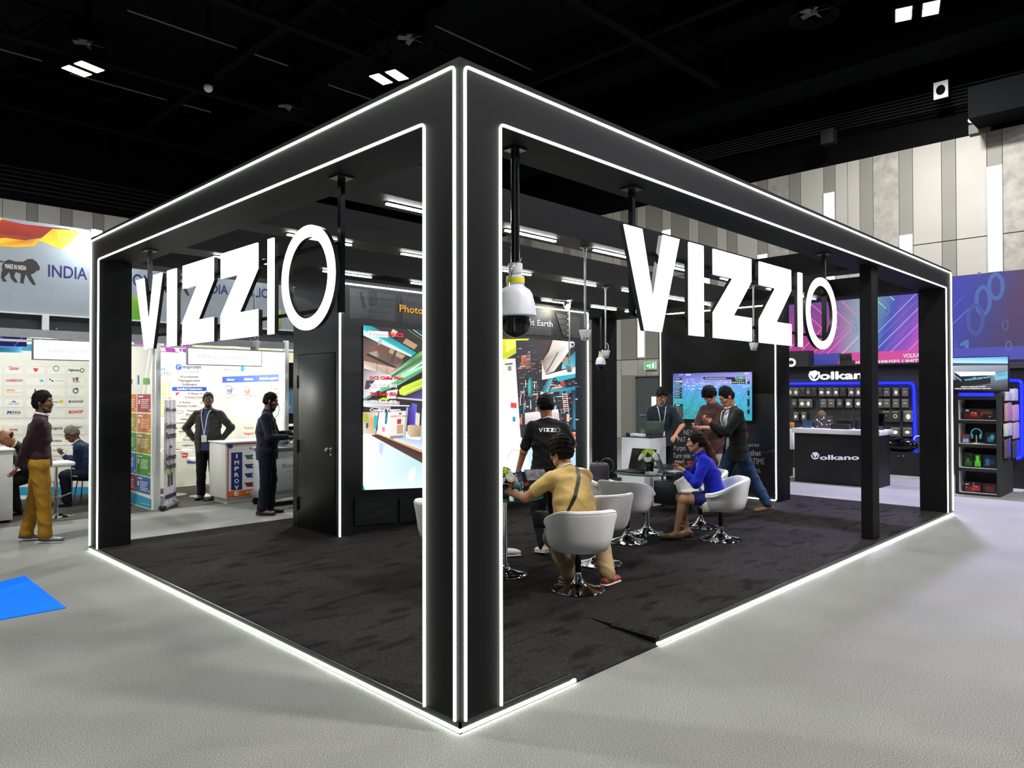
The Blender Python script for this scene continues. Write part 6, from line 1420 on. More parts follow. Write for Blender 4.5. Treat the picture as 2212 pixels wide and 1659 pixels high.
A.poly(c8([(228, 560), (262, 535), (285, 535), (285, 590), (258, 590), (258, 570), (228, 578)]), '#5a80c8')
for (x, y, rx, ry) in ((1600, 340, 45, 90), (1125, 640, 28, 65), (890, 280, 28, 32)): A.ring(1690+x/7.135, 620+y/7.135, rx/7.135, ry/7.135, 1.6, '#7098c8')
A.text('VOLKANO', (1951, 773), (2004, 770.5), 8.5, '#ffffff', .03); A.text('ISM ENTERPRISES LIMITED', (1838, 788.5), (2003, 783.5), 8, '#ffffff', .03)
A.build('lit_print', art_mat('banner_lit', .62), bn)
o = empty('folding_chair', (14.3, 3.4, zt+.035), 0, 'black chair back standing on top of the stand in front of the banner', 'chair'); a_, b_ = onX(1814, 780, VX-.1), onX(1840, 780, VX-.1)
MB().obox(Matrix.Translation((VX-.1, (a_.y+b_.y)/2, zt+.035+.13)) @ Matrix.Rotation(-.15, 4, 'Y'), (.02, a_.y-b_.y, .22), .005).build('backrest', M_vk2, o, True); box('seat', (VX-.12, b_.y, zt+.035), (VX+.12, a_.y, zt+.12), M_vk2, o)
# added purple spot without a fixture, beside a hall lamp, tints the aisle
l = bpy.data.lights.new('added_purple_wash', 'SPOT'); l.energy = 4200; l.spot_size = math.radians(75); l.spot_blend = .8; l.shadow_soft_size = .15; l.color = (.45, .38, 1.0)
lo = bpy.data.objects.new('added_purple_wash', l); COL.objects.link(lo); lo.location = (12.3, 1.25, 8.5); lo.rotation_euler = (Vector((10.0, -1.0, 0))-Vector((12.3, 1.25, 8.5))).to_track_quat('-Z', 'Y').to_euler()
# ---------------------------------------------------------------- big led screen and printed wall graphics
ls = empty('led_screen', (4.44, SY0, .57), 0, 'big led video screen showing a pipe-filled plant room, set in the black cabin wall', 'video screen')
ZL0, ZL1 = .572, 2.52
box('screen_housing', (2.475, SY0-.012, ZL0-.004), (6.405, SY0-.0005, ZL1+.004), M_plast_k, ls)
A = Art('Y', SY0-.012, .0012, .00006)
A.wrect(2.48, ZL0, 6.40, ZL1, '#2a2422')
A.wpoly([(2.48, ZL0), (6.40, ZL0), (6.40, 1.0), (4.6, 1.15), (2.48, 1.28)], ['#e8f4f8', '#c4e0ee', '#a8d4e8', '#d0e8f4', '#eef4f8'])
c = CR(776, 690, 8.293); g = CR(776, 880, 5.927)
def P(pts, col): A.poly(c(pts), col)
def G(pts, col): A.poly(g(pts), col)
P([(72, 330), (300, 400), (700, 560), (800, 760), (560, 1000), (72, 900)], ['#4a3a38', '#6a4c40', '#8a6a58', '#5a4840', '#c8a898', '#8a6858'])
P([(80, 740), (640, 870), (560, 1010), (85, 880)], ['#c8b0a0', '#d8b4a4', '#b89a90', '#efe4dc']); P([(520, 590), (560, 520), (830, 650), (760, 710)], '#b89878'); P([(840, 340), (1045, 460), (985, 540), (775, 420)], '#b5946f')
P([(130, 610), (330, 560), (350, 680), (180, 650)], '#a89890'); P([(300, 520), (340, 490), (375, 530), (340, 570)], '#a02c30'); P([(120, 640), (150, 600), (680, 860), (620, 870)], '#2c2422')
A.line(c([(525, 540), (490, 960)]), .8, '#3a3030'); A.line(c([(325, 560), (310, 940)]), .8, '#4a3c3c'); P([(540, 760), (640, 540), (680, 560), (600, 780)], '#4a4440')
P([(72, 105), (230, 120), (1025, 600), (940, 660), (72, 200)], ['#18b8c8', '#0f8a98', '#0c9aa8', '#1ab4c4', '#38c8d0']); P([(72, 185), (940, 640), (930, 675), (350, 420), (72, 285)], ['#c8f0e8', '#b8e0d8', '#e8f4e0', '#f4f4e8', '#d8f4ea'])
P([(560, 240), (600, 170), (690, 220), (640, 300), (600, 320)], '#c8ccb0'); P([(340, 380), (400, 340), (400, 430), (340, 460)], '#a8c0c8')
P([(860, 170), (960, 180), (1162, 330), (1162, 400)], '#1c2826'); A.line(c([(865, 178), (1140, 370)]), .8, '#58c8a8'); A.line(c([(965, 182), (1162, 325)]), 1.2, '#e8f8f0'); P([(1000, 180), (1162, 200), (1162, 300)], '#14386a')
P([(1250, 480), (1250, 860), (700, 1180), (400, 1300), (325, 1275), (520, 1010), (930, 690)], ['#a0dc70', '#3a9a54', '#8ce0a0', '#5ab080', '#b8e0d0', '#c0e0c8', '#4a8a4c'])
P([(840, 940), (1160, 730), (1160, 760), (870, 960)], '#f4fff4'); P([(760, 980), (1160, 810), (1160, 850), (700, 1100)], '#b0f0c0'); P([(460, 1160), (700, 1040), (720, 1060), (480, 1190)], '#e8f8ee'); P([(560, 1010), (1250, 560), (1250, 640), (600, 1040)], '#4a7a48')
P([(1250, 900), (1250, 1010), (720, 1250), (700, 1180)], '#0c0e0a'); P([(1250, 1000), (1250, 1180), (810, 1370), (725, 1345), (705, 1270), (760, 1210)], ['#c0e818', '#8aa810', '#b0d014', '#d8f020', '#d0f01c', '#e0f850']); P([(770, 1320), (1160, 1150), (1160, 1170), (790, 1340)], '#f4ffa0')
P([(720, 1390), (810, 1375), (1250, 1180), (1250, 1460), (720, 1420)], ['#1c1834', '#241c40', '#3a2c70', '#6a60b8', '#2a2440']); P([(680, 1390), (1250, 1440), (1250, 1475), (680, 1420)], '#c8c8d4')
P([(72, 900), (560, 1000), (330, 1275), (72, 1420)], ['#8a8088', '#e8e4e8', '#fcfafc', '#d8d4dc']); P([(280, 1090), (640, 1050), (500, 1150), (300, 1180)], '#ffffff'); P([(120, 1090), (280, 1090), (160, 1250), (90, 1250)], '#4a444c')
P([(72, 1420), (330, 1275), (200, 1400), (90, 1460)], '#5a9a80'); P([(490, 1280), (690, 1250), (660, 1420), (490, 1420)], '#efe6e0'); P([(330, 1440), (430, 1395), (540, 1420), (500, 1450)], '#c0e020'); P([(72, 1450), (720, 1470), (720, 1640), (72, 1560)], ['#d8d8dc', '#c8b0a8', '#8a7a78', '#ecebee'])
P([(72, 1510), (900, 1540), (900, 1560), (72, 1530)], '#efeff4'); P([(560, 1560), (880, 1560), (860, 1640), (560, 1640)], '#1c1a38'); P([(900, 1490), (1250, 1490), (1250, 1900), (900, 1900)], '#2a2a30')
P([(940, 1500), (1035, 1520), (1010, 1900), (920, 1900)], '#6a5cd0')
G([(45, 60), (240, 60), (210, 350), (45, 330)], ['#c8a868', '#e8e0d8', '#d8b890', '#e0d8c8']); G([(50, 80), (110, 90), (120, 190), (60, 190)], '#a8b83a'); G([(140, 130), (190, 130), (180, 250), (140, 240)], '#e8a868'); G([(190, 100), (230, 110), (220, 280), (180, 270)], '#28c0c8'); G([(85, 200), (115, 200), (110, 270), (85, 265)], '#2a4a8a')
G([(240, 60), (400, 60), (370, 400), (230, 350)], '#f0ecee'); G([(335, 60), (365, 60), (350, 210), (325, 215)], '#1c7a84'); A.line(g([(250, 60), (210, 350)]), 1.5, '#1a1418'); G([(290, 250), (325, 250), (325, 310), (290, 310)], '#e8909c')
G([(400, 45), (600, 45), (590, 390), (370, 405)], ['#f4ecea', '#ece0dc', '#e8d8d0', '#f0e4e0']); A.text('SAFETY FIRST', g([(398, 125)])[0], g([(640, 122)])[0], 3.4, '#a82c30', .02); G([(485, 150), (540, 150), (530, 212), (480, 212)], '#b8302c'); G([(505, 70), (540, 70), (540, 90), (505, 90)], '#2a6a5a')
G([(480, 225), (560, 220), (560, 335), (480, 340)], '#c0a080'); G([(400, 365), (560, 355), (560, 395), (380, 410)], '#8890a0'); G([(600, 0), (625, 0), (590, 395), (565, 395)], '#a8b0b8'); G([(630, 0), (720, 0), (700, 220), (625, 220)], ['#3a2c98', '#6a5cd8', '#4a3cb0', '#2c2080'])
G([(720, 60), (775, 80), (765, 240), (715, 220)], '#e0d4c4'); G([(615, 235), (640, 225), (800, 235), (800, 375), (660, 380), (612, 340)], ['#e8d0b4', '#d8bc9c', '#b0947a', '#8a6c54', '#c8a888', '#e0c8a8']); G([(800, 0), (830, 0), (815, 450), (780, 440)], '#b8c0c8')
G([(45, 340), (205, 350), (830, 700), (1300, 900), (1300, 1010), (45, 1058)], ['#fdfdfd', '#e8f0f4', '#b8e0f0', '#c0e4f4', '#c8e8f4', '#f4fafc']); G([(260, 440), (310, 470), (290, 620), (250, 560)], '#c8d0f0'); G([(640, 800), (720, 750), (700, 960), (610, 970)], '#f4fcfc'); G([(45, 990), (75, 1058), (45, 1058)], '#1cc070')
G([(430, 400), (830, 560), (1300, 740), (1300, 560), (800, 430), (560, 390)], ['#d8e4f0', '#e0ecf4', '#c8dcec', '#b8d0e4', '#8aa0c0', '#b8c8e0'])
G([(145, 355), (230, 345), (830, 590), (1300, 780), (1300, 900), (805, 715)], ['#5a3c30', '#4a3028', '#3c2620', '#5a3c30', '#4a3028', '#5a4034']); G([(228, 345), (250, 342), (830, 560), (1300, 740), (1300, 765), (830, 585)], '#e89838'); G([(225, 344), (240, 340), (250, 345), (235, 350)], '#f8b850')
# right half
h = CR(1080, 720, 4.881)
def Hh(pts, col): A.poly(h(pts), col)
Hh([(-300, 60), (785, 92), (788, 1390), (-300, 1430)], ['#2a2830', '#241f28', '#2a2430', '#3a3438']); Hh([(-300, 280), (160, 265), (215, 1090), (320, 1250), (320, 1445), (-300, 1480)], ['#dcdcd8', '#e8e6e2', '#fbfafa', '#f4f2f4', '#e4eef4', '#ffffff'])
Hh([(75, 310), (160, 268), (200, 1000), (110, 1240)], ['#f8f8f6', '#dfe0dc', '#f6f4f4', '#ffffff']); Hh([(-260, 70), (306, 55), (240, 150), (150, 220), (60, 270), (-260, 330)], ['#e8e020', '#d8e020', '#e8f020', '#c8d010', '#e0e818', '#c8c818'])
Hh([(60, 80), (240, 60), (180, 140), (60, 200)], '#f4f860'); Hh([(110, 730), (172, 735), (172, 790), (110, 785)], '#d84a3c'); Hh([(130, 880), (160, 880), (160, 930), (130, 930)], '#3a90c0'); Hh([(50, 320), (130, 310), (130, 330), (50, 335)], '#5a5c58'); Hh([(80, 345), (118, 345), (118, 395), (80, 395)], '#8a8a84')
Hh([(165, 75), (540, 75), (430, 290), (170, 260)], ['#1c2430', '#4a3430', '#3a3038', '#2a2c38']); Hh([(220, 235), (320, 220), (320, 370), (220, 370)], ['#c86a4a', '#a85a44', '#8a4a40', '#b8604a'])
r = random.Random(12)
def scat(n, x0, y0, x1, y1, cols, wmin, wmax, hmin, hmax):
    for _ in range(n):
        x, y = r.uniform(x0, x1), r.uniform(y0, y1); w_, q_ = r.uniform(wmin, wmax), r.uniform(hmin, hmax); Hh([(x, y), (x+w_, y-w_*.03), (x+w_, y+q_-w_*.03), (x, y+q_)], r.choice(cols))
scat(60, 175, 120, 430, 470, ['#a85a44', '#2a4a6a', '#3a3440', '#d08060', '#1c6070', '#5a4a48', '#c8b8b0'], 10, 60, 4, 16); scat(110, 190, 480, 640, 900, ['#e0805a', '#f0a888', '#2ab0c0', '#2a2a40', '#f0e8e4', '#1c7484', '#5a3430', '#e8c8b8'], 6, 60, 4, 14)
scat(70, 190, 480, 640, 960, ['#f0a080', '#2ab8c8', '#f4ecea', '#b85a44', '#18505c'], 4, 9, 30, 120); scat(60, 600, 470, 780, 1040, ['#e88a68', '#2ab0c8', '#201c28', '#f0e8e4', '#1c6478', '#c84a38', '#3a3058'], 8, 50, 5, 22)
Hh([(545, 72), (772, 92), (700, 210), (560, 400), (470, 435), (430, 300), (505, 190)], ['#e8dcd0', '#fdfbf8', '#ffffff', '#e8e0d8', '#a89890', '#8a6c60', '#d8c8b8']); A.line(h([(600, 200), (480, 410)]), 2.2, '#4a4448'); Hh([(635, 300), (680, 245), (715, 260), (670, 340)], '#c87a50')
Hh([(430, 300), (470, 440), (783, 355), (783, 425), (640, 455), (430, 490)], ['#e8c0a8', '#f4e8e0', '#ffffff', '#f4f8fc', '#ffffff', '#f8f0ec']); Hh([(640, 330), (783, 190), (783, 350), (640, 380)], ['#5ab8d0', '#1c7a94', '#3ab0cc', '#a8e0ec'])
Hh([(560, 460), (783, 425), (783, 465), (600, 510)], '#2ab0cc'); Hh([(480, 490), (548, 475), (500, 600), (440, 650), (420, 620)], ['#3a3c48', '#48c0d8', '#8ad0dc', '#585c64', '#3a3844']); Hh([(420, 610), (470, 640), (440, 670), (412, 640)], '#d8e0e4')
Hh([(510, 600), (783, 562), (783, 605), (515, 622)], ['#2ab4cc', '#1c8aa8', '#18708a', '#1c90a8']); Hh([(535, 570), (640, 555), (640, 575), (540, 590)], '#f0b090'); Hh([(625, 510), (665, 500), (665, 545), (625, 550)], '#c83a34')
A.disc(1080+305/4.881, 720+570/4.881, 6, 22, '#1f6a6c'); A.disc(1080+298/4.881, 720+565/4.881, 3, 18, '#4ab0a8')
for k in range(9): Hh([(640+k*3, 640+k*22), (690+k*3, 636+k*22), (690+k*3, 643+k*22), (640+k*3, 647+k*22)], '#f0e4e0')
A.line(h([(640, 610), (668, 840)]), 1.1, '#e8dcd8'); A.line(h([(690, 610), (712, 840)]), 1.1, '#e8dcd8'); Hh([(690, 850), (720, 850), (720, 930), (690, 930)], '#e0c4a8'); Hh([(750, 600), (783, 600), (783, 1020), (740, 1000)], ['#1c1830', '#2a2440', '#3a90b0', '#1c1828'])
Hh([(250, 840), (600, 800), (620, 950), (250, 960)], ['#f0e4e4', '#f8f0f0', '#d8c0c0', '#b8a8b0'])
for k in range(10): A.line(h([(480+k*16, 830), (484+k*16, 950)]), .7, '#8a5a60')
Hh([(215, 1100), (783, 1040), (786, 1390), (320, 1450)], ['#d8ecf4', '#e8c8b8', '#a8d8ec', '#b8e4f4']); Hh([(640, 1000), (783, 1060), (783, 1095), (700, 1070)], '#e85a34'); A.line(h([(60, 1310), (110, 1230), (210, 1235)]), 1, '#c8a0a8')
A.ring(1080+748/4.881, 720+117/4.881, 4.5, 5.5, 1.3, '#ffffff'); A.disc(1080+748/4.881, 720+117/4.881, 2.6, 3.2, '#3a3a44')
# overlay words
A.poly(c([(135, 205), (497, 222), (497, 330), (135, 300)]), '#ffffff'); A.text('Keppel', c([(150, 292)])[0], c([(470, 308)])[0], 8.5, '#c8ccd0', .03); A.poly(c([(225, 215), (245, 190), (262, 190), (240, 218)]), '#e01c3c')
A.text('DHCS', c([(512, 308)])[0], c([(765, 322)])[0], 8.5, '#f01440', .04)
for s_, xa, ya, xb, yb_, col in (('DCS Chiller Plant', 165, 1075, 765, 1078, '#e8283c'), ('TES Tank (B1)', 165, 1215, 645, 1215, '#ffffff'), ('TES Tank (B2)', 165, 1365, 645, 1362, '#e8283c'), ('TES Tank (B3)', 165, 1505, 645, 1505, '#ffffff'), ('Cooling Towers', 165, 1650, 715, 1645, '#ffffff')):
    A.text(s_, c([(xa+4, ya+6)])[0], c([(xb+4, yb_+6)])[0], 7, '#2a2a2e', .035); A.text(s_, c([(xa, ya)])[0], c([(xb, yb_)])[0], 7, col, .03)
A.build('screen_image', art_mat('led_screen_light', 1.0), ls)

# printed strip above and below the screen (part of the cabin)
A = Art('Y', SY0, .0012, .00006); k = CR(740, 610, 11.06)
A.poly(k([(170, 130), (620, 185), (640, 860), (170, 855)]), ['#54545c', '#3a3a40', '#2c2c30', '#3c3c40']); A.poly(k([(620, 185), (840, 225), (830, 560), (640, 540)]), ['#1c2030', '#161a2c', '#141828', '#1a1c28']); A.poly(k([(830, 230), (1260, 270), (1250, 960), (600, 880), (640, 540), (830, 560)]), ['#35353c', '#2c2c32', '#34343a', '#26262a', '#1e2024', '#2a2c30'])
A.poly(k([(400, 220), (470, 225), (560, 620), (480, 640)]), '#141a28'); A.poly(k([(470, 230), (540, 240), (660, 640), (560, 560)]), '#4a4a44')
r = random.Random(4)
for q in range(40): x, y = r.uniform(180, 1180), r.uniform(160, 850); A.line(k([(x, y), (x+r.uniform(20, 110), y+r.uniform(-40, 40))]), .5, r.choice(['#44444c', '#3c3c44', '#1a1a1e', '#4c4c54']))
for y0, x0 in ((230, 840), (365, 640), (525, 580), (695, 590), (880, 590)): A.line(k([(x0, y0), (1265, y0+62*(1265-x0)/680)]), 1.2, '#020203')
A.poly(k([(1400, 320), (2300, 400), (2300, 1090), (1420, 950)]), ['#2c2c34', '#2c2c34', '#202026', '#26262c'])
for q in range(120): x, y = r.uniform(1410, 2250), r.uniform(340, 940); A.line(k([(x, y), (x+r.uniform(8, 40), y+r.uniform(-20, 20))]), .6, r.choice(['#3c3c46', '#4a4a56', '#14141a', '#383a38']))
A.text('Photorealistic 3D', k([(1345, 700)])[0], (1003, 688.5), 15.5, '#f0a21c', .02)
k2 = CR(1060, 560, 5.53)
A.poly(k2([(0, 600), (715, 640), (715, 915), (0, 870)]), ['#20222c', '#2a3044', '#2a2c30', '#1c1e24']); A.poly(k2([(455, 625), (700, 650), (640, 720), (500, 700)]), '#34405c'); A.poly(k2([(770, 640), (1060, 700), (1060, 945), (860, 925)]), '#2c2c30')
for q in range(90): x, y = r.uniform(430, 700), r.uniform(700, 900); A.line(k2([(x, y), (x+r.uniform(5, 25), y+r.uniform(-12, 12))]), .5, r.choice(['#4c525c', '#5c6468', '#181c20']))
A.text('of Planet Earth', (1092, 697.5), k2([(728, 808)])[0], 13.5, '#dfe2e8', .0)
for i in range(5): A.line(k2([(765, 655-10+i*65), (965, 662-10+i*66)]), 1.1, '#060608'); A.disc(*k2([(910, 658-8+i*66)])[0], 1.2, 1.2, '#c8c8a8')
A.poly([(765, 1075), (855, 1073), (855, 1128), (765, 1135)], '#0f1612'); A.ring(805, 1100, 26, 14, 1, '#243a26'); A.line([(765, 1100), (800, 1092), (840, 1122)], 1, '#2a4428'); A.line([(790, 1122), (815, 1105), (850, 1100)], .8, '#2c4a2c'); A.poly([(862, 1075), (925, 1072), (925, 1125), (862, 1128)], '#0c0f10')
A.text('World. Real', (1060, 1056), (1139, 1048), 10, '#e0641c', .02)
A.build('printed_graphics', M_print, stg)

# slogan and starry print on the display wall
A = Art('X', WX, .0012, .00006); s = CR(1420, 780, 5.186); yA, yB = 4.13, 2.14
A.wpoly([(yA, .10), (yB, .10), (yB, 1.15), (yA, 1.15)], ['#060608', '#07070c', '#12142c', '#0c0c12']); A.wpoly([(yA, 1.15), (yB, 1.15), (yB, 1.7), (yA, 1.7)], ['#0c0c12', '#12142c', '#17171a', '#17171a'])
A.wpoly([(2.9, .62), (yB, .86), (yB, .80), (2.7, .58)], ['#0c1426', '#2c4470', '#0a0e18', '#070a12'])
r = random.Random(9)
for q in range(130):
    y_, z_ = r.uniform(2.2, 4.1), r.uniform(.12, .55)*r.uniform(.4, 1)+.05; w_ = r.uniform(.002, .006); A.wrect(y_+w_*1.6, z_, y_-w_, z_+w_, r.choice(['#d8a070', '#8a8a90', '#e8e0d8', '#6a5040']))
LC = '#c4c6ca'
for s_, x0, y0, x1, y1, hp, col, b_ in (('NEX', 297, 827, 402, 825, 11, LC, 0), ('PAT', 235, 908, 320, 906, 11, LC, 0), ('Purpo', 188, 1000, 318, 998, 11, LC, 0), ('Turn you', 176, 1085, 370, 1083, 11, LC, 0), ('LIVE', 200, 1168, 305, 1167, 10, LC, 0), ('3D', 335, 1175, 395, 1174, 10.5, '#d8501c', .03),
    ('D', 996, 862, 1026, 860, 11, '#e06a1c', .03), ('meras', 975, 960, 1145, 957, 8.5, LC, .0), ('n that', 992, 1055, 1165, 1058, 11.5, LC, 0), ('REAL-TIME', 925, 1150, 1203, 1158, 13, LC, 0), ('iences.', 968, 1245, 1170, 1250, 12, LC, 0), ('ES', 652, 1115, 715, 1115, 9.5, LC, 0)):
    A.text(s_, s([(x0, y0)])[0], s([(x1, y1)])[0], hp, col, b_)
A.build('printed_graphics', M_print, tvw)
# television on that wall
tv = empty('television', (WX, 3.17, 1.28), 0, 'wall television showing a blue-green aerial city map behind the two men with phones', 'television')
ty0, ty1, tz0, tz1 = 3.875, 2.455, 1.272, 2.045
box('bezel', (WX-.065, ty1, tz0), (WX-.012, ty0, tz1), M_plast_k, tv, .004); box('wall_mount', (WX-.012, 2.9, 1.5), (WX, 3.4, 1.8), M_blk2, tv)
A = Art('X', WX-.065, .0012, .00006)
for i, (za, zb_, ca, cb2) in enumerate(((1, .85, ('#3c48a8', '#8888d8'), ('#6a70c8', '#a0a0e0')), (.85, .68, ('#6a70c8', '#a0a0e0'), ('#4a90d8', '#58a0e0')), (.68, .35, ('#4a90d8', '#58a0e0'), ('#2fa0b0', '#38a8c8')), (.35, 0, ('#2fa0b0', '#38a8c8'), ('#2a8a8a', '#2a98a8')))):
    f = lambda t: tz0+.01+(tz1-tz0-.02)*t
    A.wpoly([(ty0-.01, f(zb_)), (ty1+.01, f(zb_)), (ty1+.01, f(za)), (ty0-.01, f(za))], [cb2[0], cb2[1], ca[1], ca[0]])
r = random.Random(21)
for q in range(60):
    t, v = r.uniform(.05, .95), r.uniform(.62, .88); w_ = r.uniform(.01, .05); yc_ = ty0+(ty1-ty0)*t; A.wpoly([(yc_+w_, f(v)), (yc_-w_*.6, f(v)-.004), (yc_-w_, f(v)+.006), (yc_, f(v)+.012)], r.choice(['#d8d0ec', '#c8c8f0', '#e8dcec', '#a8b8e8']))
for q in range(900):
    t, v = r.uniform(.02, .97), r.random()**1.3*.62+.01; yc_ = ty0+(ty1-ty0)*t; z_ = f(v); w_ = (.003+.012*(1-v))*r.uniform(.4, 1.5); a_ = r.uniform(-.8, .8)
    A.wpoly([(yc_+w_, z_-w_*a_*.5), (yc_-w_, z_+w_*a_*.5), (yc_-w_, z_+w_*a_*.5+.002), (yc_+w_, z_-w_*a_*.5+.002)], r.choice(['#0f4a6a', '#155a70', '#7ad0c8', '#a8e0d0', '#e8f4f0', '#0c3c5c', '#1a8080']))
for q in range(9):
    t = r.uniform(0, .8); A.wpoly([(ty0+(ty1-ty0)*t, f(.05)), (ty0+(ty1-ty0)*t-.006, f(.05)), (ty0+(ty1-ty0)*(t+.2)-.004, f(.66)), (ty0+(ty1-ty0)*(t+.2), f(.66))], '#123a5a')
UI = lambda x0, y0, x1, y1, col: A.rect(*s([(x0, y0)])[0], *s([(x1, y1)])[0], col)
for y0, y1 in ((188, 212), (243, 262), (297, 322), (330, 352), (360, 384), (390, 416)): UI(212, y0, 306, y1, '#0c0e12'); UI(218, y0+8, 270, y0+13, '#d8dce0'); UI(298, y0+6, 304, y0+14, '#e8e8e8')
UI(222, 222, 296, 238, '#a8b0b8'); UI(215, 266, 300, 290, '#4a7a90'); UI(534, 182, 562, 208, '#0c0e12'); UI(570, 180, 892, 206, '#0c0e12'); UI(578, 190, 790, 197, '#c8ccd0'); UI(905, 172, 1008, 200, '#14a03c'); UI(935, 184, 980, 189, '#d8f8e0'); UI(852, 204, 1008, 256, '#101216')
for i in range(6): UI(862+i*24, 232, 874+i*24, 246, '#d8d8d8')
UI(900, 214, 980, 219, '#c8c8c8'); UI(212, 480, 308, 632, '#0c1414'); UI(230, 488, 272, 498, '#e0e0e0')
for i in range(8): UI(218, 512+i*14, 270, 516+i*14, '#8a9490'); UI(276, 508+i*14, 296, 518+i*14, ['#1c6a34', '#1c6a34', '#2a5a34', '#4a4a30', '#6a3a2c', '#8a2c28', '#a02424', '#a02424'][i])
for i, (y0, y1) in enumerate(((208, 256), (262, 288), (310, 388), (404, 508), (520, 590))): UI(1030, y0, 1056, y1, '#10141a' if i != 1 else '#1ab070'); UI(1036, y0+8, 1050, y0+18, '#d8d8d8')
UI(340, 148, 398, 160, '#e8e8f0'); UI(262, 152, 312, 158, '#c8c8e0'); UI(996, 134, 1045, 144, '#e8e8f0')
A.build('screen_picture', art_mat('tv_picture_left', 1.05), tv)
# ---------------------------------------------------------------- the people
def LOC(root, rz, k):
    c, s_ = math.cos(-rz), math.sin(-rz)
    def f(x, y, z):
        dx, dy, dz = x-root[0], y-root[1], z-root[2]; return ((dx*c-dy*s_)/k, (dx*s_+dy*c)/k, dz/k)
    return f
def depthpt(x, y, X, Y):
    """point of a photo measurement at the depth of ground position X,Y"""
    d = ray(x, y); t = ((np.array([X, Y, 0])-CAM)[:2]@_f[:2])/(d[:2]@_f[:2]); return CAM+d*t
# man in maroon sweater, hands behind his back
p = Person('man in maroon sweater and mustard trousers standing with hands clasped behind his back', (-.27, 7.10, 0), FACE(62), 1.745, pelvis=(0, .01, .925), lean=-3, lean2=4, hyaw=-22, hpitch=2,
           hands=[(-.02, -.20, .90), (.05, -.21, .86)], poles=[(-1, -.6, -.2), (1, -.6, -.2)], hn=[(0, -1, .2), (0, -1, .1)], feet=[(-.13, -.13, 0), (.12, .08, 0)], toes=(0, -14), skin='#7a5039', curl=(25, 40))
p.body(); p.hair('#0d0b0b', .016, .02, .02); p.beard('#14100e', False); p.top('sweater', '#2e1520', 1.9, .03, g=.020, sg_=.018, fa=.005, collar='#e6e6e6'); p.trousers('#9a6f22', g=.018, cuff=.034, fa=.006); p.shoes('#4a4f56', '#d8d8d6')
# man in grey blazer behind the counter
p = Person('bearded man with glasses in dark grey blazer behind the printed counter, hands on his hips', (2.52, 9.05, 0), FACE(178), 1.735, lean=-2, lean2=2, hyaw=22, hpitch=-4,
           hands=[(-.215, .02, .965), (.215, .02, .965)], poles=[(-1, -.25, 0), (1, -.25, 0)], hn=[(1, .2, 0), (-1, .2, 0)], skin='#6b4633', fat=1.22, curl=(30, 30))
p.body(); p.hair('#0d0b0b', .008, .010); p.beard('#0f0c0b'); p.glasses('#14100e'); p.top('shirt', '#3c4468', 1.5, .12, g=.008, collar='#3c4468'); p.top('blazer', '#2a2a26', 1.9, .15, g=.024, sg_=.022, jacket=True, open_w=.10, vdepth=.30, fa=.005); p.trousers('#111114'); p.shoes('#15100e', '#0c0c0c', 'dress'); p.lanyard('#d8dadf', .40, g=.036)
# man in navy suit
p = Person('bearded man in navy suit standing in profile between the counter and the catering cart', (2.50, 7.00, 0), FACE(78), 1.735, pelvis=(0, 0, .925), lean=-4, lean2=5, hyaw=-4, hpitch=14,
           hands=[(-.10, .34, 1.16), (.12, .30, 1.10)], poles=[(-.5, -1, -.4), (.5, -1, -.4)], hn=[(.4, 0, 1), (-.4, 0, 1)], feet=[(-.10, .03, 0), (.10, -.06, 0)], toes=(5, -10), skin='#8a6350', fat=1.14, curl=(50, 50))
p.body(); p.hair('#0d0b0b', .006, .012); p.beard('#0f0c0b'); p.top('suit_jacket', '#141a2b', 1.9, .14, g=.022, sg_=.018, jacket=True, open_w=.02, fa=.004, collar='#10131f'); p.trousers('#121829', g=.016); p.shoes('#3a1c18', '#120c0a', 'dress')
# seated older man in blue suit
p = Person('grey-haired seated man with glasses in blue suit looking at his phone', (1.05, 9.75, 0), FACE(252), 1.70, pelvis=(0, -.02, .52), lean=22, lean2=34, hpitch=30,
           hands=[(-.05, .42, .80), (.07, .40, .78)], hn=[(.3, 0, 1), (-.3, 0, 1)], feet=[(-.12, .34, 0), (.12, .42, 0)], skin='#7d5640', fat=1.1, curl=(60, 60))
p.body(); p.hair('#6f6d66', .012, .014); p.glasses('#222222'); p.top('shirt', '#d5d6da', 1.95, .0, g=.010, collar='#d5d6da'); p.top('suit_jacket', '#1b2d4c', 1.82, .10, g=.024, sg_=.02, jacket=True, open_w=.10); p.trousers('#151a2a'); p.shoes('#121010', '#0c0c0c', 'dress')
ph = MB(); w_, d_, n_, sd_ = p.palm[0]; M = Matrix([list(sd_), list(d_), list(n_)]).transposed().to_4x4(); M.translation = Vector(w_); PH = mat('phone_black', '#0a0a0c', .2)
def phone(p, i, label, color=PH, tilt=0.0):
    w_, d_, n_, sd_ = p.palm[i]; M = Matrix([list(sd_), list(d_), list(n_)]).transposed().to_4x4(); M.translation = Vector(w_)
    k = p.k; rz = p.root.rotation_euler.z; W = Matrix.LocRotScale(p.root.location, p.root.rotation_euler, (k, k, k)) @ M
    o = empty('phone', W.translation, 0, label, 'phone'); MB().obox(W, (.072, .145, .008), .003).build('case', color, o, True)
    MB().obox(W @ Matrix.Translation((0, 0, .0046)), (.066, .138, .0012)).build('screen', mat('phone_screen', '#10141c', .1, emit='#9fb4d8', es=.5), o)
phone(p, 0, 'dark phone in the hands of the seated grey-haired man')
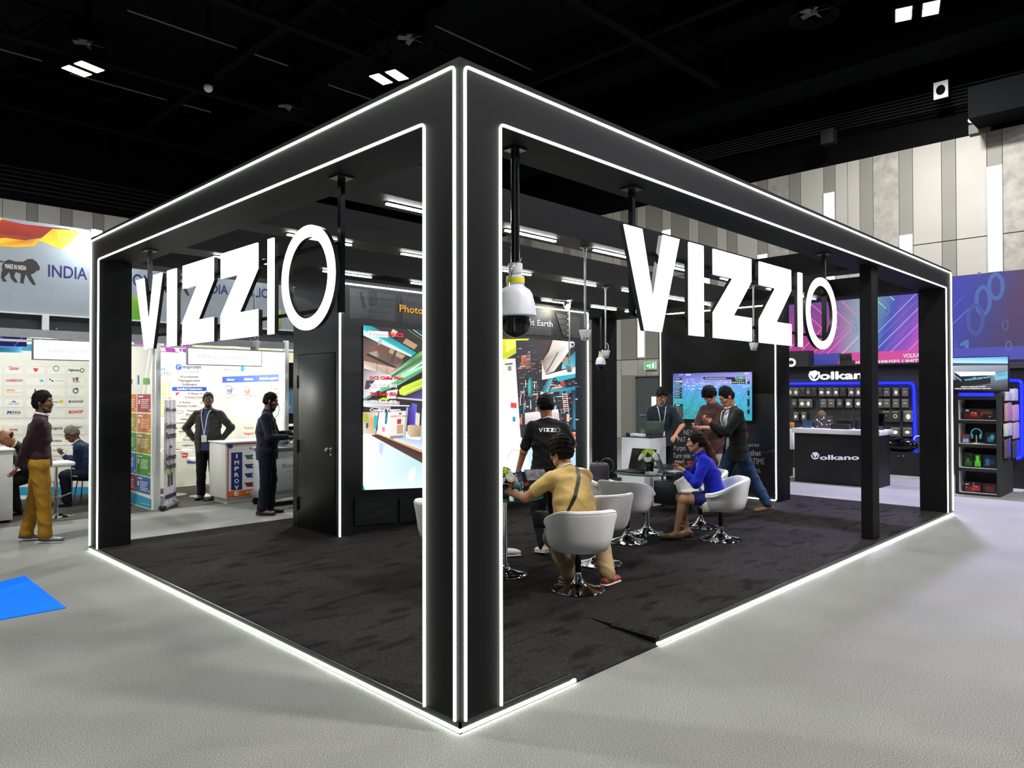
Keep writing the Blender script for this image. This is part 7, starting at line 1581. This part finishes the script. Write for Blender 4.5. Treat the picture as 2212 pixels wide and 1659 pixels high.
# bald man bent over the left counter
p = Person('balding man in black jacket bent over behind the white counter at the left edge', (.22, 9.66, 0), FACE(205), 1.70, pelvis=(0, -.05, .60), lean=26, lean2=48, hpitch=48, hyaw=-10,
           hands=[(-.12, .40, .84), (.15, .38, .84)], feet=[(-.12, .3, 0), (.12, .3, 0)], skin='#9a6b4e')
p.body(); p.hair('#241a15', bald=True); p.glasses('#2a2420'); p.top('shirt', '#c9c08a', 1.9, .0, g=.008, collar='#c9c08a'); p.top('jacket', '#101010', 1.9, .08, g=.020, jacket=True, open_w=.08); p.trousers('#15151a'); p.shoes('#121010', '#0c0c0c', 'dress')
# man in black t-shirt, back view, reaching to the near table
R = (3.24, 2.32, PZ); rz = FACE(-8); k = 1.67/1.74; Lc = LOC(R, rz, k); hp_ = depthpt(1117, 1020, 2.75, 2.45)
p = Person('man in black t-shirt with white lettering on the back reaching down to the near table', R, rz, 1.67, pelvis=(.02, 0, .90), lean=6, lean2=12, side=1, hyaw=14, hpitch=22,
           hands=[(-.30, .20, .80), (.25, .40, 1.0)], poles=[(-.9, -.5, 0), (1, -.5, 0)], hn=[(.6, -.5, 0), None], feet=[(-.06, -.18, 0), (.10, .10, 0)], toes=(12, -12), heel=(.03, 0), skin='#a8714f', fat=1.06, curl=(35, 35))
p.body(); p.hair('#0d0b0b', .018, .02, -.005); tee = p.top('t_shirt', '#0c0c0e', .78, .10, g=.022, sg_=.022, fa=.005); p.trousers('#0e1014', g=.020, cuff=.028, fa=.006); p.shoes('#d8d5c8', '#cfcab8', socks='#5a1420'); p.lanyard('#e4e6ea', .3, False)
# lettering on his back, laid on the fabric
def back_letters(p, tee):
    me = tee.data; from mathutils.bvhtree import BVHTree
    bv = BVHTree.FromPolygons([v.co for v in me.vertices], [tuple(q.vertices) for q in me.polygons])
    vs = []; fs = []; W = 3.68; SC_ = .235/W; cx = W/2
    def add(pts):
        i = len(vs); vs.extend(pts); fs.append(tuple(range(i, i+len(pts))))
    polys = []
    for ch, pts in LET:
        P = [(u-1.53, z-ZB) for u, z in pts]
        if ch == 'V': P = P; polys += [[P[0], P[1], P[2], P[6]], [P[2], P[3], P[4], P[5]], [P[2], P[5], P[6]]]
        elif ch == 'Z': polys += [[P[0], P[1], P[2], P[8], P[9]], [P[2], P[3], P[7], P[8]], [P[3], P[4], P[5], P[6], P[7]]]
        else: polys.append([(a+(0 if a < 1.1 or a < 2 else 0), b) for a, b in P])
    c = (3.30, .347)
    for q in range(28):
        a0, a1 = 2*math.pi*q/28, 2*math.pi*(q+1)/28
        polys.append([(c[0]+r*math.cos(a), c[1]+r*math.sin(a)) for r, a in ((.36, a0), (.36, a1), (.325, a1), (.325, a0))])
    o0 = p.N-p.s2*.118
    for P in polys:
        out = []
        for (u, z) in P:
            w = o0+p.rt*((u-cx)*SC_)+p.s2*((z-.35)*SC_); st = Vector(w-p.fw*.4)
            h = bv.ray_cast(st, Vector(p.fw)); out.append(tuple((h[0] if h[0] else Vector(w))-Vector(p.fw)*.007))
        add(out)
    m2 = bpy.data.meshes.new('back_lettering'); m2.from_pydata(vs, [], fs); link('back_lettering', m2, mat('white_print', '#e8e8e8', .7, var=0), tee, inv=False)
back_letters(p, tee)
# man in yellow polo seated in the near tub chair
R = (2.335, 1.17, PZ); rz = math.radians(-26); k = 1.0; Lc = LOC(R, rz, k)
p = Person('man in yellow polo shirt with black cross-body strap seated in the nearest chair', R, rz, 1.74, pelvis=(0, -.02, .50), lean=14, lean2=26, hyaw=22, hpitch=18, twist=10,
           hands=[Lc(2.14, 1.80, .845), Lc(2.50, 1.66, .86)], poles=[(-.5, -.4, -1), (1, -.4, -.8)], hn=[(0, 0, -1), (0, 0, -1)], feet=[Lc(2.37, 1.26, PZ), Lc(2.62, 1.06, PZ)], toes=(0, -55), knee_dir=[(-.1, 1, .6), (.5, 1, .6)], heel=(.0, .0), skin='#b58060', fat=1.12, curl=(55, 55))
p.body(); p.hair('#17110f', .026, .024, .015, curly=.55); polo = p.top('polo_shirt', '#c6a765', .60, .05, g=.020, sg_=.020, fa=.003, collar='#c6a765'); p.trousers('#a58a66', g=.020, cuff=.034, fa=.006); p.shoes('#8a3a26', '#e2ddcf', socks='#e6e4e0'); p.lanyard('#e8e8ea', .3, False)
def strap_path(p, a, b, g=.05, n=14):
    return [a+(b-a)*t-p.fw*(.005) for t in np.linspace(0, 1, n)]
from mathutils.bvhtree import BVHTree
bv = BVHTree.FromPolygons([v.co for v in polo.data.vertices], [tuple(q.vertices) for q in polo.data.polygons])
m = MB(); a = p.sh[1]-p.rt*.065+p.s2*.10; b = p.P+V3(-.17, -.02, .06); prev = None
for t in np.linspace(0, 1, 22):
    q = a+(b-a)*t; h = bv.ray_cast(Vector(q-p.fw*.4), Vector(p.fw)); c = (h[0] if h[0] else Vector(q))-Vector(p.fw)*.005
    ac = Vector(nrm(np.cross(b-a, p.fw)))*.017; cur = (c-ac, c+ac)
    if prev: m.quad(prev[0], prev[1], cur[1], cur[0])
    prev = cur
m.build('shoulder_strap', mat('black_webbing', '#0d0d0f', .6), p.root, inv=False)
o = empty('brochure', (2.52, 1.80, .93), 0, 'glossy grey printed brochure held up by the man in yellow', 'brochure')
MB().obox(Matrix.Translation((2.56, 1.84, .955)) @ Matrix.Rotation(math.radians(-30), 4, 'Z') @ Matrix.Rotation(math.radians(35), 4, 'X'), (.20, .15, .004), .001).build('pages', mat('brochure_print', '#7a7a82', .3, var=.6, scale=25), o)
W = p.wr[0]; dv = nrm(p.wr[0]-p.el[0]); m = MB(); x_ = nrm(np.cross(dv, V3(0, 0, 1))); y_ = np.cross(dv, x_)
m.tube([W-dv*.02+(x_*math.cos(a)+y_*math.sin(a))*.033 for a in np.linspace(0, 6.28, 20)[:-1]], .008, 8, closed=True); m.ball(W-dv*.02-y_*.0+V3(0, 0, .030), .019, 14, (1, 1, .5))
wt = m.build('wristwatch', mat('watch_steel', '#b0b2b5', .25, .9), p.root, True, inv=False)
o = empty('camera_bag', (2.10, 1.30, PZ+.5), 0, 'small black bag at the waist of the man in yellow', 'bag')
MB().obox(Matrix.Translation((2.085, 1.34, PZ+.60)) @ Matrix.Rotation(.3, 4, 'Z'), (.08, .13, .14), .025).build('bag_body', mat('black_nylon', '#131416', .4, var=.3, bump=.4, bscale=60), o, True)
# woman in blue jacket
R = (5.08, 1.36, PZ); rz = math.radians(38); k = 1.64/1.74
p = Person('woman with long brown ponytail in royal blue jacket sitting on a white chair and typing', R, rz, 1.64, pelvis=(0, .02, .52), lean=16, lean2=26, hpitch=8,
           hands=[(-.05, .42, .83), (.09, .40, .86)], poles=[(-.8, -.6, -.8), (.8, -.6, -.8)], hn=[(0, 0, -1), (0, 0, -1)], feet=[(-.07, .50, .0), (.08, .36, .0)], skin='#c09070', fat=.93, female=True, curl=(30, 30))
p.body(); hr = p.hair('#21150f', .014, .012, .01)
S = SDF(.006); c = p.Hc; q = [c-p.hy*.10+p.hz*.01, c-p.hy*.13-p.hz*.06, c-p.hy*.16-p.hz*.16, c-p.hy*.19-p.hz*.27, c-p.hy*.20-p.hz*.37]
for a, b, r0, r1 in zip(q, q[1:], (.034, .040, .042, .036), (.040, .042, .036, .016)): S.cap(a, b, r0, r1, k=.02)
S.disp = folds(.004, 60, 20, 4); S.build('ponytail', mat('hair_brown', '#4a2c18', .6, var=.4, scale=30, bump=.6, bscale=120, spec=.2), p.b)
MB().tube([q[0]+p.hx*.036*math.cos(a)+p.hz*.036*math.sin(a) for a in np.linspace(0, 6.28, 16)[:-1]], .008, 8, closed=True).build('hair_tie', mat('pink_tie', '#b9788a', .5), hr, True, inv=False)
p.top('blouse', '#ded7cc', .7, .0, g=.006); S = SDF(.0065)
jk = p.top('blazer', '#0a1fae', 1.72, .10, g=.024, sg_=.020, jacket=True, open_w=.10, fa=.005, hflare=.02, collar='#0a1fae')
sk = SDF(.0065); sk.ecap(p.P-p.s1*.05, p.P+p.s1*.06, (.155, .112), (.145, .10), p.prt, .03, .04)
for i in (0, 1): sk.cap(p.hp[i], p.hp[i]+(p.kn[i]-p.hp[i])*.58, .086, .074, .03)
sk.build('skirt', mat('dark_blue_skirt', '#0a1560', .8), p.root)
p.shoes('#6f5a42', '#1a1512', 'pump')
small('red_pouch', 'small red pouch in the lap of the woman in blue', 'pouch', (4.88, 1.50, PZ+.62), (4.98, 1.58, PZ+.68), mat('red_leather', '#7a0d18', .4), .02)
# man with glasses behind the podium
R = (7.34, 3.58, PZ); p = Person('man with glasses in navy t-shirt and white lanyard standing behind the podium', R, FACE(186), 1.735, lean=2, lean2=6, hpitch=22, hyaw=8,
           hands=[(-.19, .30, 1.02), (.215, .06, .83)], poles=[(-1, -.6, 0), (.6, -1, -.2)], hn=[(0, 0, -1), (-1, 0, 0)], skin='#b98468', curl=(30, 40))
p.body(); p.hair('#0f0d0d', .014, .022, 0, fringe=.035); p.glasses('#1a1a1a'); p.top('t_shirt', '#28323f', .82, .10, g=.022, sg_=.022, fa=.005); p.trousers('#0c0c0f'); p.shoes('#111111', '#d8d8d6'); p.lanyard('#e6e6e8', .38, g=.035)
# man in brown t-shirt with phone
R = (7.30, 2.62, PZ); p = Person('young man in brown oversized t-shirt looking down at his phone in front of the television', R, FACE(236), 1.76, lean=2, lean2=8, hpitch=36,
           hands=[(-.02, .34, 1.14), (.06, .34, 1.12)], poles=[(-1, -.7, -.6), (1, -.7, -.6)], hn=[(.5, -.2, 1), (-.5, -.2, 1)], skin='#b98474', curl=(60, 60))
p.body(); p.hair('#0b0a0c', .024, .022, .0, fringe=.11); p.top('t_shirt', '#4a3130', .97, .16, g=.030, sg_=.034, fa=.007, hflare=.01); p.trousers('#b9b4ac', g=.018); p.shoes('#cfcfcc', '#d8d8d6'); phone(p, 0, 'dark phone held by the man in the brown t-shirt')
# man in dark blazer and jeans walking with phone
R = (6.72, 1.93, PZ); p = Person('man in dark blazer, white shirt and jeans striding past with a phone in his hands', R, FACE(262), 1.765, pelvis=(0, .06, .90), lean=2, lean2=10, hpitch=30,
           hands=[(-.04, .44, 1.24), (.09, .36, 1.20)], poles=[(-.6, -.5, -1), (.6, -.5, -1)], hn=[(.4, -.6, .6), (-.4, -.6, .6)], feet=[(-.10, -.36, .0), (.09, .34, 0)], toes=(-8, 6), heel=(.03, 0), skin='#a9724f', fat=1.08, curl=(60, 60))
p.body(); p.hair('#0e0c0b', .006, .03, -.01); p.top('shirt', '#cfd3da', 1.7, .02, g=.010, collar='#d7dade'); p.top('blazer', '#202220', 1.86, .16, g=.028, sg_=.022, jacket=True, open_w=.10, fa=.005, hflare=.03); p.trousers('#33496a', g=.020, cuff=.026, fa=.007); p.shoes('#7a5a3c', '#2a1c12', 'dress'); p.lanyard('#e2e2e4', .3, False); phone(p, 1, 'phone held by the man in the dark blazer')
# shoe of somebody hidden behind the corner post
o = empty('sneaker', (2.06, 2.27, PZ), 0, 'pale sneaker tip poking out behind the near corner post under the glass table', 'shoe')
q = onZ(1098, 1203, PZ); m = MB(); m.ball((q.x, q.y, PZ+.045), 1, 20, (1, 1, 1), Matrix.Rotation(math.radians(-40), 4, 'Z') @ Matrix.Diagonal((.13, .048, .042, 1))); m.build('upper', mat('shoe_cream', '#d5d3c2', .6), o, True)
m = MB(); m.ball((q.x, q.y, PZ+.018), 1, 20, (1, 1, 1), Matrix.Rotation(math.radians(-40), 4, 'Z') @ Matrix.Diagonal((.135, .052, .018, 1))); m.build('sole', mat('sole_cream', '#e2ddcf', .6), o, True)
